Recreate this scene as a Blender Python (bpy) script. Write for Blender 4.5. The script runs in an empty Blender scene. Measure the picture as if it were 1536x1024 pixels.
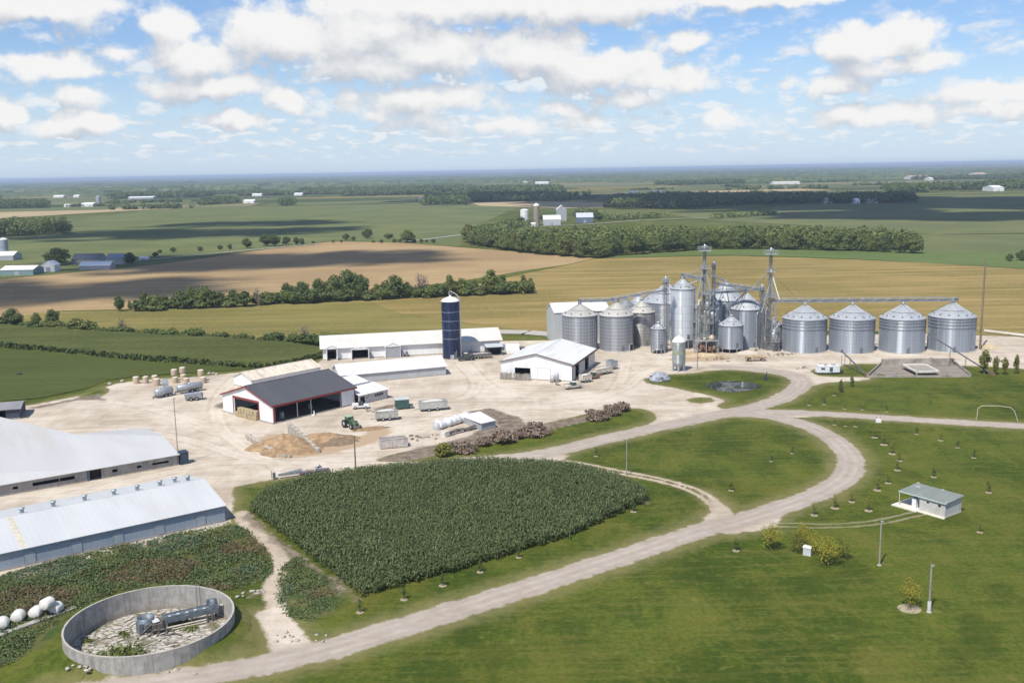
import bpy, bmesh, math, random
import numpy as np
from mathutils import Vector, Matrix
from mathutils.geometry import tessellate_polygon
R = math.radians
rnd = random.Random(7)
nrg = np.random.default_rng(11)
sc = bpy.context.scene
COL = sc.collection

# ------------------------------------------------------------------ camera geometry (survey of the place from the photo)
F = 1500.0; H = 60.0; ROLL = R(1.05); HOR = 255.5
PITCH = math.atan((512 - HOR) / F)
cP, sP, cR, sR = math.cos(PITCH), math.sin(PITCH), math.cos(ROLL), math.sin(ROLL)
def ray(x, y):
    dx, dy = x - 768, 512 - y
    rx, ry = cR*dx + sR*dy, -sR*dx + cR*dy
    return (rx, F*cP + ry*sP, -F*sP + ry*cP)
def G(x, y, z=0.0):
    d = ray(x, y); t = (z - H) / d[2]
    return (d[0]*t, d[1]*t)
def G3(x, y, z=0.0):
    a = G(x, y, z); return (a[0], a[1], z)
def Py(X, Y, Z):
    z = Z - H; dep = Y*cP - z*sP; up = F*(Y*sP + z*cP)/dep; rx = F*X/dep
    return 512 - (sR*rx + cR*up)
def ZH(bx, by, ty):
    X, Y = G(bx, by); lo, hi = 0.0, 200.0
    for _ in range(50):
        m = (lo + hi)/2
        if Py(X, Y, m) > ty: lo = m
        else: hi = m
    return lo

# ------------------------------------------------------------------ mesh builder
class MB:
    def __init__(s): s.v = []; s.f = []; s.m = []; s.s = []
    def add(s, vs, fs, m=0, smooth=False):
        b = len(s.v); s.v += [tuple(p) for p in vs]
        for f in fs:
            s.f.append(tuple(b + i for i in f)); s.m.append(m); s.s.append(smooth)
        return s
    def box(s, x0, x1, y0, y1, z0, z1, m=0, M=None):
        vs = [(x, y, z) for z in (z0, z1) for y in (y0, y1) for x in (x0, x1)]
        if M is not None: vs = [M @ Vector(p) for p in vs]
        return s.add(vs, [(0,2,3,1),(4,5,7,6),(0,1,5,4),(1,3,7,5),(3,2,6,7),(2,0,4,6)], m)
    def cbox(s, c, d, rz=0, m=0, rx=0, ry=0):
        M = Matrix.Translation(c) @ Matrix.Rotation(rz, 4, 'Z') @ Matrix.Rotation(ry, 4, 'Y') @ Matrix.Rotation(rx, 4, 'X')
        return s.box(-d[0]/2, d[0]/2, -d[1]/2, d[1]/2, -d[2]/2, d[2]/2, m, M)
    def tube(s, p, q, r, r2=None, n=8, m=0, cap=True, smooth=True):
        p, q = Vector(p), Vector(q); r2 = r if r2 is None else r2
        d = q - p
        if d.length < 1e-6: return s
        d.normalize()
        a = d.cross(Vector((0, 0, 1))) if abs(d.z) < .99 else Vector((1, 0, 0))
        a.normalize(); b = d.cross(a)
        vs = []
        for (c, rr) in ((p, r), (q, r2)):
            for i in range(n):
                t = 2*math.pi*i/n; vs.append(c + (a*math.cos(t) + b*math.sin(t))*rr)
        s.add(vs, [(i, i+n, (i+1) % n + n, (i+1) % n) for i in range(n)], m, smooth)
        if cap: s.add(vs, [tuple(range(n)), tuple(range(2*n-1, n-1, -1))], m)
        return s
    def poly(s, pts, r, n=6, m=0):
        for a, b in zip(pts, pts[1:]): s.tube(a, b, r, n=n, m=m)
        return s
    def lathe(s, prof, n=24, c=(0, 0, 0), m=0, smooth=True):
        vs = []
        for (r, z) in prof:
            for i in range(n):
                t = 2*math.pi*i/n; vs.append((c[0] + r*math.cos(t), c[1] + r*math.sin(t), c[2] + z))
        fs = []
        for k in range(len(prof)-1):
            for i in range(n):
                j = (i+1) % n; fs.append((k*n+i, k*n+j, (k+1)*n+j, (k+1)*n+i))
        return s.add(vs, fs, m, smooth)
    def slab(s, q, t, m=0):
        q = [Vector(p) for p in q]; nn = (q[1]-q[0]).cross(q[-1]-q[0]).normalized()*t; k = len(q)
        vs = q + [p - nn for p in q]
        fs = [tuple(range(k)), tuple(range(2*k-1, k-1, -1))] + [(i, i+k, (i+1) % k + k, (i+1) % k) for i in range(k)]
        return s.add(vs, fs, m)
    def prism(s, pts2, z0, z1, m=0):
        k = len(pts2); vs = [(p[0], p[1], z0) for p in pts2] + [(p[0], p[1], z1) for p in pts2]
        return s.add(vs, [tuple(range(k-1, -1, -1)), tuple(range(k, 2*k))] + [(i, (i+1) % k, (i+1) % k + k, i+k) for i in range(k)], m)
    def hexa(s, lo, hi, m=0):      # two 4-point rings
        return s.add(list(lo)+list(hi), [(3,2,1,0),(4,5,6,7)] + [(i, (i+1) % 4, (i+1) % 4+4, i+4) for i in range(4)], m)
    def blob(s, c, r, seed=0, amp=.25, n=1, m=0, flat=None):
        bm = bmesh.new(); bmesh.ops.create_icosphere(bm, subdivisions=n, radius=1.0)
        rr = random.Random(seed); ph = [rr.uniform(0, 6) for _ in range(6)]
        vs = []
        for v in bm.verts:
            p = v.co; k = 1 + amp*(math.sin(3*p.x+ph[0])*math.sin(3*p.y+ph[1]) + .6*math.sin(5*p.z+ph[2]+4*p.x) + .4*math.sin(7*p.y+ph[3]-3*p.z))*.7
            z = c[2] + p.z*r[2]*k
            if flat is not None: z = max(z, flat)
            vs.append((c[0]+p.x*r[0]*k, c[1]+p.y*r[1]*k, z))
        fs = [[v.index for v in f.verts] for f in bm.faces]; bm.free()
        return s.add(vs, fs, m, True)
    def build(s, name, mats, parent=None, loc=None, rz=0.0):
        me = bpy.data.meshes.new(name); me.from_pydata(s.v, [], s.f)
        for mt in (mats if isinstance(mats, (list, tuple)) else [mats]): me.materials.append(mt)
        me.polygons.foreach_set('material_index', s.m); me.polygons.foreach_set('use_smooth', s.s)
        me.update()
        o = bpy.data.objects.new(name, me); COL.objects.link(o)
        if parent is not None: o.parent = parent
        if loc is not None: o.location = loc
        o.rotation_euler[2] = rz
        return o
def npmesh(name, V, FQ, mat, attrs=None, smooth=False, parent=None):
    """numpy verts (N,3) and quads/tris (M,k) -> object"""
    me = bpy.data.meshes.new(name); V = np.asarray(V, dtype=np.float32); FQ = np.asarray(FQ, dtype=np.int32); k = FQ.shape[1]
    me.vertices.add(len(V)); me.vertices.foreach_set('co', V.ravel())
    me.loops.add(FQ.size); me.loops.foreach_set('vertex_index', FQ.ravel())
    me.polygons.add(len(FQ)); me.polygons.foreach_set('loop_start', np.arange(0, FQ.size, k, dtype=np.int32))
    try: me.polygons.foreach_set('loop_total', np.full(len(FQ), k, dtype=np.int32))
    except Exception: pass
    me.polygons.foreach_set('use_smooth', np.full(len(FQ), smooth, dtype=bool))
    for an, av in (attrs or {}).items():
        at = me.attributes.new(an, 'FLOAT', 'POINT'); at.data.foreach_set('value', np.asarray(av, dtype=np.float32))
    me.materials.append(mat); me.update(calc_edges=True)
    o = bpy.data.objects.new(name, me); COL.objects.link(o)
    if parent is not None: o.parent = parent
    return o

def tag(o, label=None, cat=None, group=None, kind=None):
    if label: o['label'] = label
    if cat: o['category'] = cat
    if group: o['group'] = group
    if kind: o['kind'] = kind
    return o
def T(name, label, cat, loc=(0, 0, 0), rz=0.0, group=None):
    o = bpy.data.objects.new(name, None); COL.objects.link(o); o.empty_display_size = .5
    o.location = (loc[0], loc[1], loc[2] if len(loc) > 2 else 0.0); o.rotation_euler[2] = rz
    return tag(o, label, cat, group)
def children_of(o): return [c for c in bpy.data.objects if c.parent == o]
def dup(src, loc, rz=0.0, scale=1.0, label=None, group=None, kids=None):
    c = src.copy(); COL.objects.link(c); c.location = (loc[0], loc[1], loc[2] if len(loc) > 2 else 0.0)
    c.rotation_euler[2] = rz; c.scale = (scale, scale, scale) if not isinstance(scale, tuple) else scale
    if label: c['label'] = label
    if group: c['group'] = group
    for ch in (kids if kids is not None else children_of(src)):
        d = ch.copy(); COL.objects.link(d); d.parent = c
        for gc in children_of(ch):
            e = gc.copy(); COL.objects.link(e); e.parent = d
    return c

# ------------------------------------------------------------------ materials
def newmat(name):
    m = bpy.data.materials.new(name); m.use_nodes = True
    nt = m.node_tree; b = nt.nodes['Principled BSDF']; return m, nt, b
class N:
    """small node-writing helper"""
    def __init__(s, nt): s.nt = nt
    def n(s, t, **k):
        x = s.nt.nodes.new(t)
        for a, v in k.items(): setattr(x, a, v)
        return x
    def put(s, sock, v):
        if isinstance(v, bpy.types.NodeSocket): s.nt.links.new(v, sock)
        elif isinstance(v, (tuple, list)) and len(v) == 3 and sock.type == 'RGBA': sock.default_value = (*v, 1)
        else: sock.default_value = v
    def math(s, op, a, b=0.0, c=None, clamp=False):
        x = s.n('ShaderNodeMath', operation=op, use_clamp=clamp); s.put(x.inputs[0], a); s.put(x.inputs[1], b)
        if c is not None: s.put(x.inputs[2], c)
        return x.outputs[0]
    def vm(s, op, a, b=None, scale=None):
        x = s.n('ShaderNodeVectorMath', operation=op); s.put(x.inputs[0], a)
        if b is not None: s.put(x.inputs[1], b)
        if scale is not None: s.put(x.inputs['Scale'], scale)
        return x.outputs['Value'] if op in ('LENGTH', 'DOT_PRODUCT', 'DISTANCE') else x.outputs[0]
    def ss(s, v, lo, hi, a=0.0, b=1.0):
        x = s.n('ShaderNodeMapRange', interpolation_type='SMOOTHSTEP'); s.put(x.inputs[0], v)
        for i, q in enumerate((lo, hi, a, b)): s.put(x.inputs[1+i], q)
        return x.outputs[0]
    def mix(s, f, a, b, blend='MIX'):
        x = s.n('ShaderNodeMix', data_type='RGBA', blend_type=blend, clamp_factor=True)
        s.put(x.inputs[0], f); s.put(x.inputs[6], a); s.put(x.inputs[7], b); return x.outputs[2]
    def noise(s, vec, scale, detail=3.0, rough=.55, dist=0.0, color=False):
        x = s.n('ShaderNodeTexNoise'); s.put(x.inputs['Vector'], vec); s.put(x.inputs['Scale'], scale)
        x.inputs['Detail'].default_value = detail; x.inputs['Roughness'].default_value = rough; x.inputs['Distortion'].default_value = dist
        return x.outputs[1 if color else 0]
    def cn(s, vec, scale, detail=3.0, rough=.55, dist=0.0):      # noise stretched to a fuller range
        return s.math('MULTIPLY_ADD', s.noise(vec, scale, detail, rough, dist), 2.6, -.8)
    def pos(s): return s.n('ShaderNodeNewGeometry').outputs['Position']
    def obj(s): return s.n('ShaderNodeTexCoord').outputs['Object']
    def mapv(s, v, scale=(1,1,1), rot=(0,0,0), loc=(0,0,0)):
        x = s.n('ShaderNodeMapping'); s.put(x.inputs[0], v); x.inputs['Scale'].default_value = scale; x.inputs['Rotation'].default_value = rot; x.inputs['Location'].default_value = loc
        return x.outputs[0]
    def attr(s, name): return s.n('ShaderNodeAttribute', attribute_name=name).outputs['Fac']
    def bump(s, h, strength=.3, dist=.1):
        x = s.n('ShaderNodeBump'); s.put(x.inputs['Height'], h); x.inputs['Strength'].default_value = strength; x.inputs['Distance'].default_value = dist; return x.outputs[0]
def dim(c, k): return tuple(min(1, x*k) for x in c)
MATS = {}
def M(name, base, rough=.6, metal=0.0, amt=.12, scale=1.0, stretch=(1,1,1), stain=None, stain_amt=.0, stain_scale=.4, bump=0.0, spec=.4, world=False, ribs=None):
    if name in MATS: return MATS[name]
    m, nt, b = newmat(name); k = N(nt); P = k.pos() if world else k.obj()
    v = k.mapv(P, stretch)
    f = k.noise(v, scale, 5, .6)
    c = k.mix(k.ss(f, .25, .75), dim(base, 1-amt), dim(base, 1+amt))
    if stain:
        g = k.noise(k.mapv(P, stretch, loc=(5.3, 1.7, 2.2)), stain_scale, 6, .65)
        c = k.mix(k.math('MULTIPLY', k.ss(g, .48, .68), stain_amt), c, stain)
    if ribs:      # (axis, pitch, depth): seams of a profiled sheet
        x = k.n('ShaderNodeSeparateXYZ'); k.put(x.inputs[0], P)
        fr = k.math('FRACT', k.math('DIVIDE', x.outputs[ribs[0]], ribs[1]))
        line = k.ss(k.math('ABSOLUTE', k.math('SUBTRACT', fr, .5)), .0, .12, 1.0, 0.0)
        c = k.mix(k.math('MULTIPLY', line, ribs[2]), c, dim(base, .55))
    k.put(b.inputs['Base Color'], c); b.inputs['Roughness'].default_value = rough; b.inputs['Metallic'].default_value = metal
    b.inputs['Specular IOR Level'].default_value = spec
    if bump: k.put(b.inputs['Normal'], k.bump(k.noise(P, scale*6, 4, .6), bump, .05))
    MATS[name] = m; return m

def grass_group():
    g = bpy.data.node_groups.new('grass_colour', 'ShaderNodeTree')
    g.interface.new_socket('Color', in_out='OUTPUT', socket_type='NodeSocketColor')
    g.interface.new_socket('Height', in_out='OUTPUT', socket_type='NodeSocketFloat')
    k = N(g); P = k.pos(); out = k.n('NodeGroupOutput')
    big = k.cn(P, .022, 4, .55); mid = k.cn(k.mapv(P, (1, .45, 1), (0, 0, R(20))), .13, 5, .62, .6)
    fine = k.cn(P, 1.5, 4, .7); mow = k.cn(k.mapv(P, (.12, 1.6, 1), (0, 0, R(-31))), .42, 3, .6)
    c = k.mix(k.ss(big, .34, .66), (.062, .096, .015), (.104, .136, .027))
    c = k.mix(k.math('MULTIPLY', k.ss(mid, .5, .8), .42), c, (.175, .168, .050))
    c = k.mix(k.math('MULTIPLY', k.ss(mid, .42, .2), .5), c, (.040, .070, .016))
    c = k.mix(k.math('MULTIPLY', k.ss(mow, .5, .68), .36), c, (.175, .172, .060))
    c = k.mix(k.math('MULTIPLY', k.ss(fine, .6, .25), .5), c, k.mix(.62, c, (.025, .042, .010)))
    tuft = k.cn(P, .75, 4, .7, .4)
    c = k.mix(k.math('MULTIPLY', k.ss(tuft, .54, .70), .35), c, (.15, .165, .045))
    blot = k.cn(P, .07, 7, .66, .5)
    c = k.mix(k.math('MULTIPLY', k.ss(blot, .56, .78), .24), c, (.19, .165, .055)); c = k.mix(k.math('MULTIPLY', k.ss(blot, .42, .2), .4), c, (.040, .062, .010))
    pat = k.cn(P, .35, 5, .65, .3)
    c = k.mix(k.math('MULTIPLY', k.ss(pat, .76, .98), .4), c, (.235, .21, .09))
    c = k.mix(1.0, c, (.78, .79, .48), 'MULTIPLY')
    k.put(out.inputs[0], c); k.put(out.inputs[1], k.math('ADD', fine, k.math('MULTIPLY', mid, .6)))
    return g
def gravel_group():
    g = bpy.data.node_groups.new('gravel_colour', 'ShaderNodeTree')
    g.interface.new_socket('Color', in_out='OUTPUT', socket_type='NodeSocketColor')
    k = N(g); P = k.pos(); out = k.n('NodeGroupOutput')
    dv = lambda vec, sc_, det, ro, di, amp: k.math('MULTIPLY', k.math('SUBTRACT', k.noise(vec, sc_, det, ro, di), .5), amp)
    big = dv(P, .045, 4, .6, .4, .95); blo = dv(P, .12, 6, .62, .7, .95); stk = dv(k.mapv(P, (1, .3, 1), (0, 0, R(35))), .35, 5, .65, .8, .6)
    trk = dv(k.mapv(P, (.08, 1.3, 1), (0, 0, R(38))), .5, 4, .6, .4, .6); tr2 = dv(k.mapv(P, (.08, 1.3, 1), (0, 0, R(-20))), .45, 4, .6, .4, .45); fi = dv(P, 2.6, 4, .75, 0, .8)
    yd = k.math('ADD', k.attr('ydist'), dv(P, .5, 3, .6, 0, 1.2))
    path = k.math('MULTIPLY', k.ss(yd, 7.0, 1.5), .15)
    light = k.math('MULTIPLY', k.ss(k.math('ABSOLUTE', k.math('SUBTRACT', yd, .95)), .6, .05), .09)
    dark = k.math('MULTIPLY', k.ss(k.math('ABSOLUTE', k.math('SUBTRACT', yd, 1.9)), .9, .05), -.15)
    v = .50
    for t in (big, blo, stk, trk, tr2, fi, path, light, dark): v = k.math('ADD', v, t)
    c = k.mix(k.ss(v, .02, .98), (.345, .28, .21), (.60, .532, .446))
    k.put(out.inputs[0], c); return g
GRASS = grass_group(); GRAVEL = gravel_group()

def near_ground():
    m, nt, b = newmat('near_ground'); k = N(nt); P = k.pos()
    gr = k.n('ShaderNodeGroup', node_tree=GRASS); gv = k.n('ShaderNodeGroup', node_tree=GRAVEL).outputs[0]
    n1 = k.cn(P, .55, 5, .7); n2 = k.cn(P, .16, 4, .6)
    jit = k.math('ADD', k.math('MULTIPLY', k.math('SUBTRACT', n1, .5), 1.5), k.math('MULTIPLY', k.math('SUBTRACT', n2, .5), 1.4))
    sg = k.attr('gravel'); so = k.attr('soil'); tr = k.attr('track'); sk = k.attr('scrub'); rd_ = k.attr('rdist'); td_ = k.attr('tdist'); pd_ = k.attr('pdist'); sand = k.attr('sand')
    c = gr.outputs[0]
    # coarse growth under the weeds
    rough = k.mix(k.ss(n2, .35, .65), (.045, .075, .018), (.10, .10, .035))
    c = k.mix(k.ss(k.math('ADD', sk, jit), -1.0, 1.5), c, rough)
    # thin, trodden and dry grass along the gravel
    dry = k.math('MULTIPLY', k.ss(k.math('ADD', sg, k.math('MULTIPLY', jit, 1.2)), -4.2, .2), .62)
    c = k.mix(dry, c, (.215, .19, .085))
    rut = k.ss(k.math('ABSOLUTE', k.math('SUBTRACT', rd_, .95)), .75, .15)
    r2 = k.ss(k.math('ADD', k.math('ABSOLUTE', k.math('SUBTRACT', td_, .95)), k.math('MULTIPLY', k.math('SUBTRACT', n1, .5), .7)), .65, .25)
    r3 = k.math('MULTIPLY', k.ss(k.math('ADD', k.math('ABSOLUTE', k.math('SUBTRACT', pd_, .9)), k.math('MULTIPLY', k.math('SUBTRACT', n1, .5), .5)), .45, .15), .4)
    trk = k.math('MAXIMUM', k.ss(k.math('ADD', tr, k.math('MULTIPLY', jit, .16)), .42, .72), k.math('MAXIMUM', r2, r3))
    c = k.mix(k.math('MULTIPLY', k.ss(td_, 2.6, 1.2), .45), c, (.20, .18, .085))
    c = k.mix(trk, c, k.mix(.35, gv, (.36, .27, .18)))
    rcol = k.mix(k.math('MULTIPLY', rut, k.ss(n2, .3, .65, .2, .7)), k.mix(n1, (.27, .235, .20), (.36, .31, .27)), k.mix(n1, (.37, .325, .285), (.46, .41, .365)))
    rd = k.mix(k.math('MULTIPLY', k.ss(rd_, 4.2, 2.2), .72), gv, rcol)
    c = k.mix(k.ss(k.math('ADD', sg, k.math('MULTIPLY', jit, .5)), -.35, .45), c, rd)
    c = k.mix(k.ss(k.math('ADD', so, jit), -.5, .9), c, k.mix(k.ss(n1, .3, .7), (.15, .118, .09), (.24, .195, .15)))
    c = k.mix(k.ss(k.math('ADD', sand, jit), -.6, 1.2), c, (.40, .30, .20))
    k.put(b.inputs['Base Color'], c); b.inputs['Roughness'].default_value = .95; b.inputs['Specular IOR Level'].default_value = .12
    gmask = k.ss(sg, .6, -.6)
    k.put(b.inputs['Normal'], k.bump(k.math('MULTIPLY', gr.outputs[1], gmask), .35, .16))
    return m
def plain_ground():
    m, nt, b = newmat('grassland'); k = N(nt)
    gr = k.n('ShaderNodeGroup', node_tree=GRASS); P = k.pos()
    far = k.noise(P, .004, 5, .6)
    c = k.mix(k.math('MULTIPLY', k.ss(far, .4, .65), .5), gr.outputs[0], (.16, .16, .06))
    k.put(b.inputs['Base Color'], c); b.inputs['Roughness'].default_value = .95; b.inputs['Specular IOR Level'].default_value = .1
    return m
def field_mat(name, c1, c2, c3=None, rot=0.0, rows=.35, amt=.5, big=.012):
    """crop or bare soil: drill rows, tramlines and patches"""
    m, nt, b = newmat(name); k = N(nt); P = k.pos()
    v = k.mapv(P, (.06, 1, 1), (0, 0, rot))
    a = k.cn(P, big, 5, .6); r = k.cn(v, .12, 5, .65, .2); r2 = k.cn(v, rows, 3, .6); f = k.cn(P, .5, 4, .7)
    c = k.mix(k.ss(k.math('ADD', k.math('MULTIPLY', a, .6), k.math('MULTIPLY', r, .4)), .3, .7), c1, c2)
    if c3: c = k.mix(k.math('MULTIPLY', k.ss(r, .54, .8), amt), c, c3)
    c = k.mix(k.math('MULTIPLY', k.ss(r2, .45, .7), .25), c, dim(c1, .6))
    c = k.mix(k.math('MULTIPLY', k.ss(f, .3, .7), .35), c, dim(c2, 1.18))
    k.put(b.inputs['Base Color'], c); b.inputs['Roughness'].default_value = .95; b.inputs['Specular IOR Level'].default_value = .08
    return m
def leaf_mat(name, c1, c2, c3, trans=.25):
    m, nt, b = newmat(name); k = N(nt)
    oi = k.n('ShaderNodeObjectInfo').outputs['Random']; t = k.attr('tone'); n1 = k.noise(k.pos(), .35, 3, .6)
    c = k.mix(k.ss(k.math('ADD', k.math('MULTIPLY', t, .6), k.math('MULTIPLY', n1, .4)), .2, .8), c1, c2)
    c = k.mix(k.math('MULTIPLY', oi, .5), c, c3)
    k.put(b.inputs['Base Color'], c); b.inputs['Roughness'].default_value = .62; b.inputs['Specular IOR Level'].default_value = .3
    tr = k.n('ShaderNodeBsdfTranslucent'); k.put(tr.inputs[0], k.mix(.5, c, (.16, .22, .03)))
    mx = k.n('ShaderNodeMixShader'); mx.inputs[0].default_value = trans
    nt.links.new(b.outputs[0], mx.inputs[1]); nt.links.new(tr.outputs[0], mx.inputs[2])
    nt.links.new(mx.outputs[0], nt.nodes['Material Output'].inputs[0])
    return m
def bin_mat(name, base, rough, ring, seg, horiz, metal=.75, tan=0.0, var=.10, stripe=False):
    """galvanised sheets: every panel its own weathering, dark seams between the rings"""
    m, nt, b = newmat(name); k = N(nt); x = k.n('ShaderNodeSeparateXYZ'); k.put(x.inputs[0], k.obj())
    ang = k.math('DIVIDE', k.math('ARCTAN2', x.outputs[1], x.outputs[0]), 2*math.pi/seg)
    zz = k.math('DIVIDE', x.outputs[2], ring)
    cid = k.n('ShaderNodeCombineXYZ'); k.put(cid.inputs[0], k.math('FLOOR', k.math('ADD', ang, .5))); k.put(cid.inputs[1], 1.0 if stripe else k.math('FLOOR', zz))
    k.put(cid.inputs[2], k.n('ShaderNodeObjectInfo').outputs['Random'])
    w = k.n('ShaderNodeTexWhiteNoise'); k.put(w.inputs[0], cid.outputs[0]); wv = w.outputs[0]
    c = k.mix(wv, dim(base, 1-var), dim(base, 1+var))
    streak = k.noise(k.mapv(k.obj(), (1, 1, .07)), 2.2, 4, .65)
    c = k.mix(k.math('MULTIPLY', k.ss(streak, .5, .75), .35), c, dim(base, .62))
    if tan: c = k.mix(k.math('MULTIPLY', k.ss(x.outputs[2], 7, 1), tan), c, (.36, .31, .24))
    if stripe:
        fa = k.math('ABSOLUTE', k.math('SUBTRACT', k.math('FRACT', k.math('ADD', ang, .5)), .5)); c = k.mix(k.math('MULTIPLY', k.ss(fa, .36, .48), stripe), c, dim(base, .4))
    if horiz:
        fz = k.math('ABSOLUTE', k.math('SUBTRACT', k.math('FRACT', zz), .5))
        c = k.mix(k.math('MULTIPLY', k.ss(fz, .42, .48), horiz), c, dim(base, .22))
    k.put(b.inputs['Base Color'], c); b.inputs['Metallic'].default_value = metal
    k.put(b.inputs['Roughness'], k.ss(wv, 0, 1, rough-.04, rough+.06))
    # horizontal corrugation: the gloss is drawn out up and down the wall
    b.inputs['Anisotropic'].default_value = .92; b.inputs['Anisotropic Rotation'].default_value = .25
    tg = k.n('ShaderNodeTangent'); tg.direction_type = 'RADIAL'; tg.axis = 'Z'; nt.links.new(tg.outputs[0], b.inputs['Tangent'])
    return m

# ------------------------------------------------------------------ camera, sun, sky
cam = bpy.data.cameras.new('camera'); camo = bpy.data.objects.new('camera', cam); COL.objects.link(camo)
cam.sensor_width = 36.0; cam.lens = 36.0*F/1536; cam.clip_end = 200000; cam.clip_start = 1
fw = Vector((0, cP, -sP)); up0 = Vector((0, sP, cP)); rt0 = Vector((1, 0, 0))
rt = rt0*cR - up0*sR; up = up0*cR + rt0*sR      # the horizon rises a little to the right
mw = Matrix((( rt.x, up.x, -fw.x, 0), (rt.y, up.y, -fw.y, 0), (rt.z, up.z, -fw.z, H), (0, 0, 0, 1)))
camo.matrix_world = mw
sc.camera = camo
SUN_EL, SUN_HEAD = R(56), R(31)
sun = bpy.data.lights.new('sun', 'SUN'); sun.energy = 4.5; sun.angle = R(.55); sun.color = (1.0, .945, .85)
suno = bpy.data.objects.new('sun', sun); COL.objects.link(suno)
ldir = Vector((math.sin(SUN_HEAD)*math.cos(SUN_EL), math.cos(SUN_HEAD)*math.cos(SUN_EL), -math.sin(SUN_EL)))
suno.rotation_euler = ldir.to_track_quat('-Z', 'Y').to_euler(); suno.location = (-60, -60, 200)
SUNV = -ldir

def build_world():
    w = bpy.data.worlds.new('World'); sc.world = w; w.use_nodes = True
    nt = w.node_tree; bg = nt.nodes['Background']; k = N(nt)
    sky = k.n('ShaderNodeTexSky'); sky.sky_type = 'NISHITA'; sky.sun_disc = False
    sky.sun_elevation = SUN_EL; sky.sun_rotation = R(180) + SUN_HEAD; sky.altitude = 200; sky.air_density = 1.0; sky.dust_density = .7; sky.ozone_density = 2.2
    D = k.n('ShaderNodeTexCoord').outputs['Generated']
    x = k.n('ShaderNodeSeparateXYZ'); k.put(x.inputs[0], D)
    az = k.math('ARCTAN2', x.outputs[0], x.outputs[1]); el = k.math('ARCSINE', k.math('MINIMUM', k.math('MAXIMUM', x.outputs[2], -1.0), 1.0))
    def ae(px, py):
        d = Vector(ray(px, py)).normalized(); return math.atan2(d.x, d.y), math.asin(d.z)
    BL = [(290,88,85,34,1), (425,55,110,48,1), (560,48,110,52,1), (650,75,120,40,1), (560,100,140,26,.8), (800,80,110,44,1), (900,105,110,40,1), (1000,118,75,24,1),
          (255,40,48,22,.9), (60,8,150,32,1), (75,102,72,24,.9), (112,145,50,22,.7), (105,186,72,21,1), (12,168,32,22,.9), (320,132,110,24,.9), (430,146,42,20,.9),
          (350,186,60,14,.7), (1300,68,92,30,1), (1370,44,44,24,1), (1345,100,105,22,.9), (1255,126,66,18,.8), (1490,134,80,20,.8), (1030,64,60,17,.8), (1085,96,30,12,.4),
          (640,148,150,26,.8), (835,166,46,18,.8), (940,152,60,16,.7), (1085,180,40,16,.7), (790,6,380,34,1), (1130,0,190,16,1), (620,5,190,26,1), (1300,175,150,18,.6), (1480,165,60,16,.7),
          (760,190,210,20,.55), (560,165,80,14,.6), (180,82,26,10,.4)]
    def field(dv):
        a = k.math('ADD', az, dv[0]); e = k.math('ADD', el, dv[1])
        cv = k.n('ShaderNodeCombineXYZ'); k.put(cv.inputs[0], a); k.put(cv.inputs[1], e); C = cv.outputs[0]
        wob = k.noise(C, 26, 3, .6, color=True)
        Cw = k.vm('ADD', C, k.vm('SCALE', k.vm('SUBTRACT', wob, (.5, .5, .5)), scale=.028))
        acc = None
        for (px, py, rx, ry, s) in BL:
            A, Ee = ae(px, py)
            L = k.vm('LENGTH', k.vm('MULTIPLY', k.vm('SUBTRACT', Cw, (A, Ee, .0)), (F/rx, F/ry, 0.0)))
            f = k.math('MULTIPLY', k.math('SUBTRACT', 1.08, L), s)
            acc = f if acc is None else k.math('SMOOTH_MAX', acc, f, .22)
        hi = k.noise(k.mapv(C, (1, 1.15, 1)), 27, 10, .58)
        d = k.math('ADD', k.math('MAXIMUM', acc, -.35), k.math('MULTIPLY', k.math('SUBTRACT', hi, .5), 2.1))
        # a field of small clouds that thins out and flattens towards the horizon
        ez = k.math('ADD', k.math('MAXIMUM', e, 0.0), .030)
        pv = k.n('ShaderNodeCombineXYZ'); k.put(pv.inputs[0], k.math('DIVIDE', a, ez)); k.put(pv.inputs[1], k.math('DIVIDE', .17, ez)); k.put(pv.inputs[2], 3.3)
        lA = k.noise(k.mapv(C, (1, 2.4, 1), loc=(.37, .2, 1.5)), 24, 7, .55); lB = k.noise(k.mapv(C, (1, 3.2, 1), loc=(.7, .5, 3.5)), 46, 6, .55); lC = k.noise(pv.outputs[0], 2.3, 5, .52)
        wA = k.ss(e, .035, .075); lo = k.math('ADD', k.math('MULTIPLY', lA, wA), k.math('MULTIPLY', lB, k.math('SUBTRACT', 1.0, wA)))
        hiw = k.ss(e, .2, .3); lo = k.math('ADD', k.math('MULTIPLY', lC, hiw), k.math('MULTIPLY', lo, k.math('SUBTRACT', 1.0, hiw)))
        lowmask = k.math('MULTIPLY', k.ss(e, .006, .022), k.math('ADD', k.ss(e, .22, .05), k.ss(e, .2, .38)))
        d2 = k.math('MULTIPLY', k.math('SUBTRACT', lo, .485), k.math('MULTIPLY', lowmask, 4.2))
        return d, d2, acc
    d0, l0, c0 = field((0.0, 0.0)); d1, l1, c1 = field((.007, .013)); _d, _l, c2 = field((.006, .030))
    a1 = k.ss(d0, -.08, .48); a2 = k.math('MULTIPLY', k.ss(l0, -.05, .55), .72)
    alpha = k.math('SMOOTH_MAX', a1, a2, .2, True)
    sh1 = k.math('ADD', k.math('ADD', .62, k.math('MULTIPLY', k.math('SUBTRACT', d0, d1), .55)), k.math('MULTIPLY', k.math('SUBTRACT', c0, c2), .48)); sh2 = k.math('ADD', .62, k.math('MULTIPLY', k.math('SUBTRACT', l0, l1), .6))
    thick = k.ss(d0, .45, 1.5)
    sh = k.math('SUBTRACT', k.mix(k.ss(k.math('SUBTRACT', a1, a2), -.25, .25), sh2, sh1), k.math('MULTIPLY', thick, .10))
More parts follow.
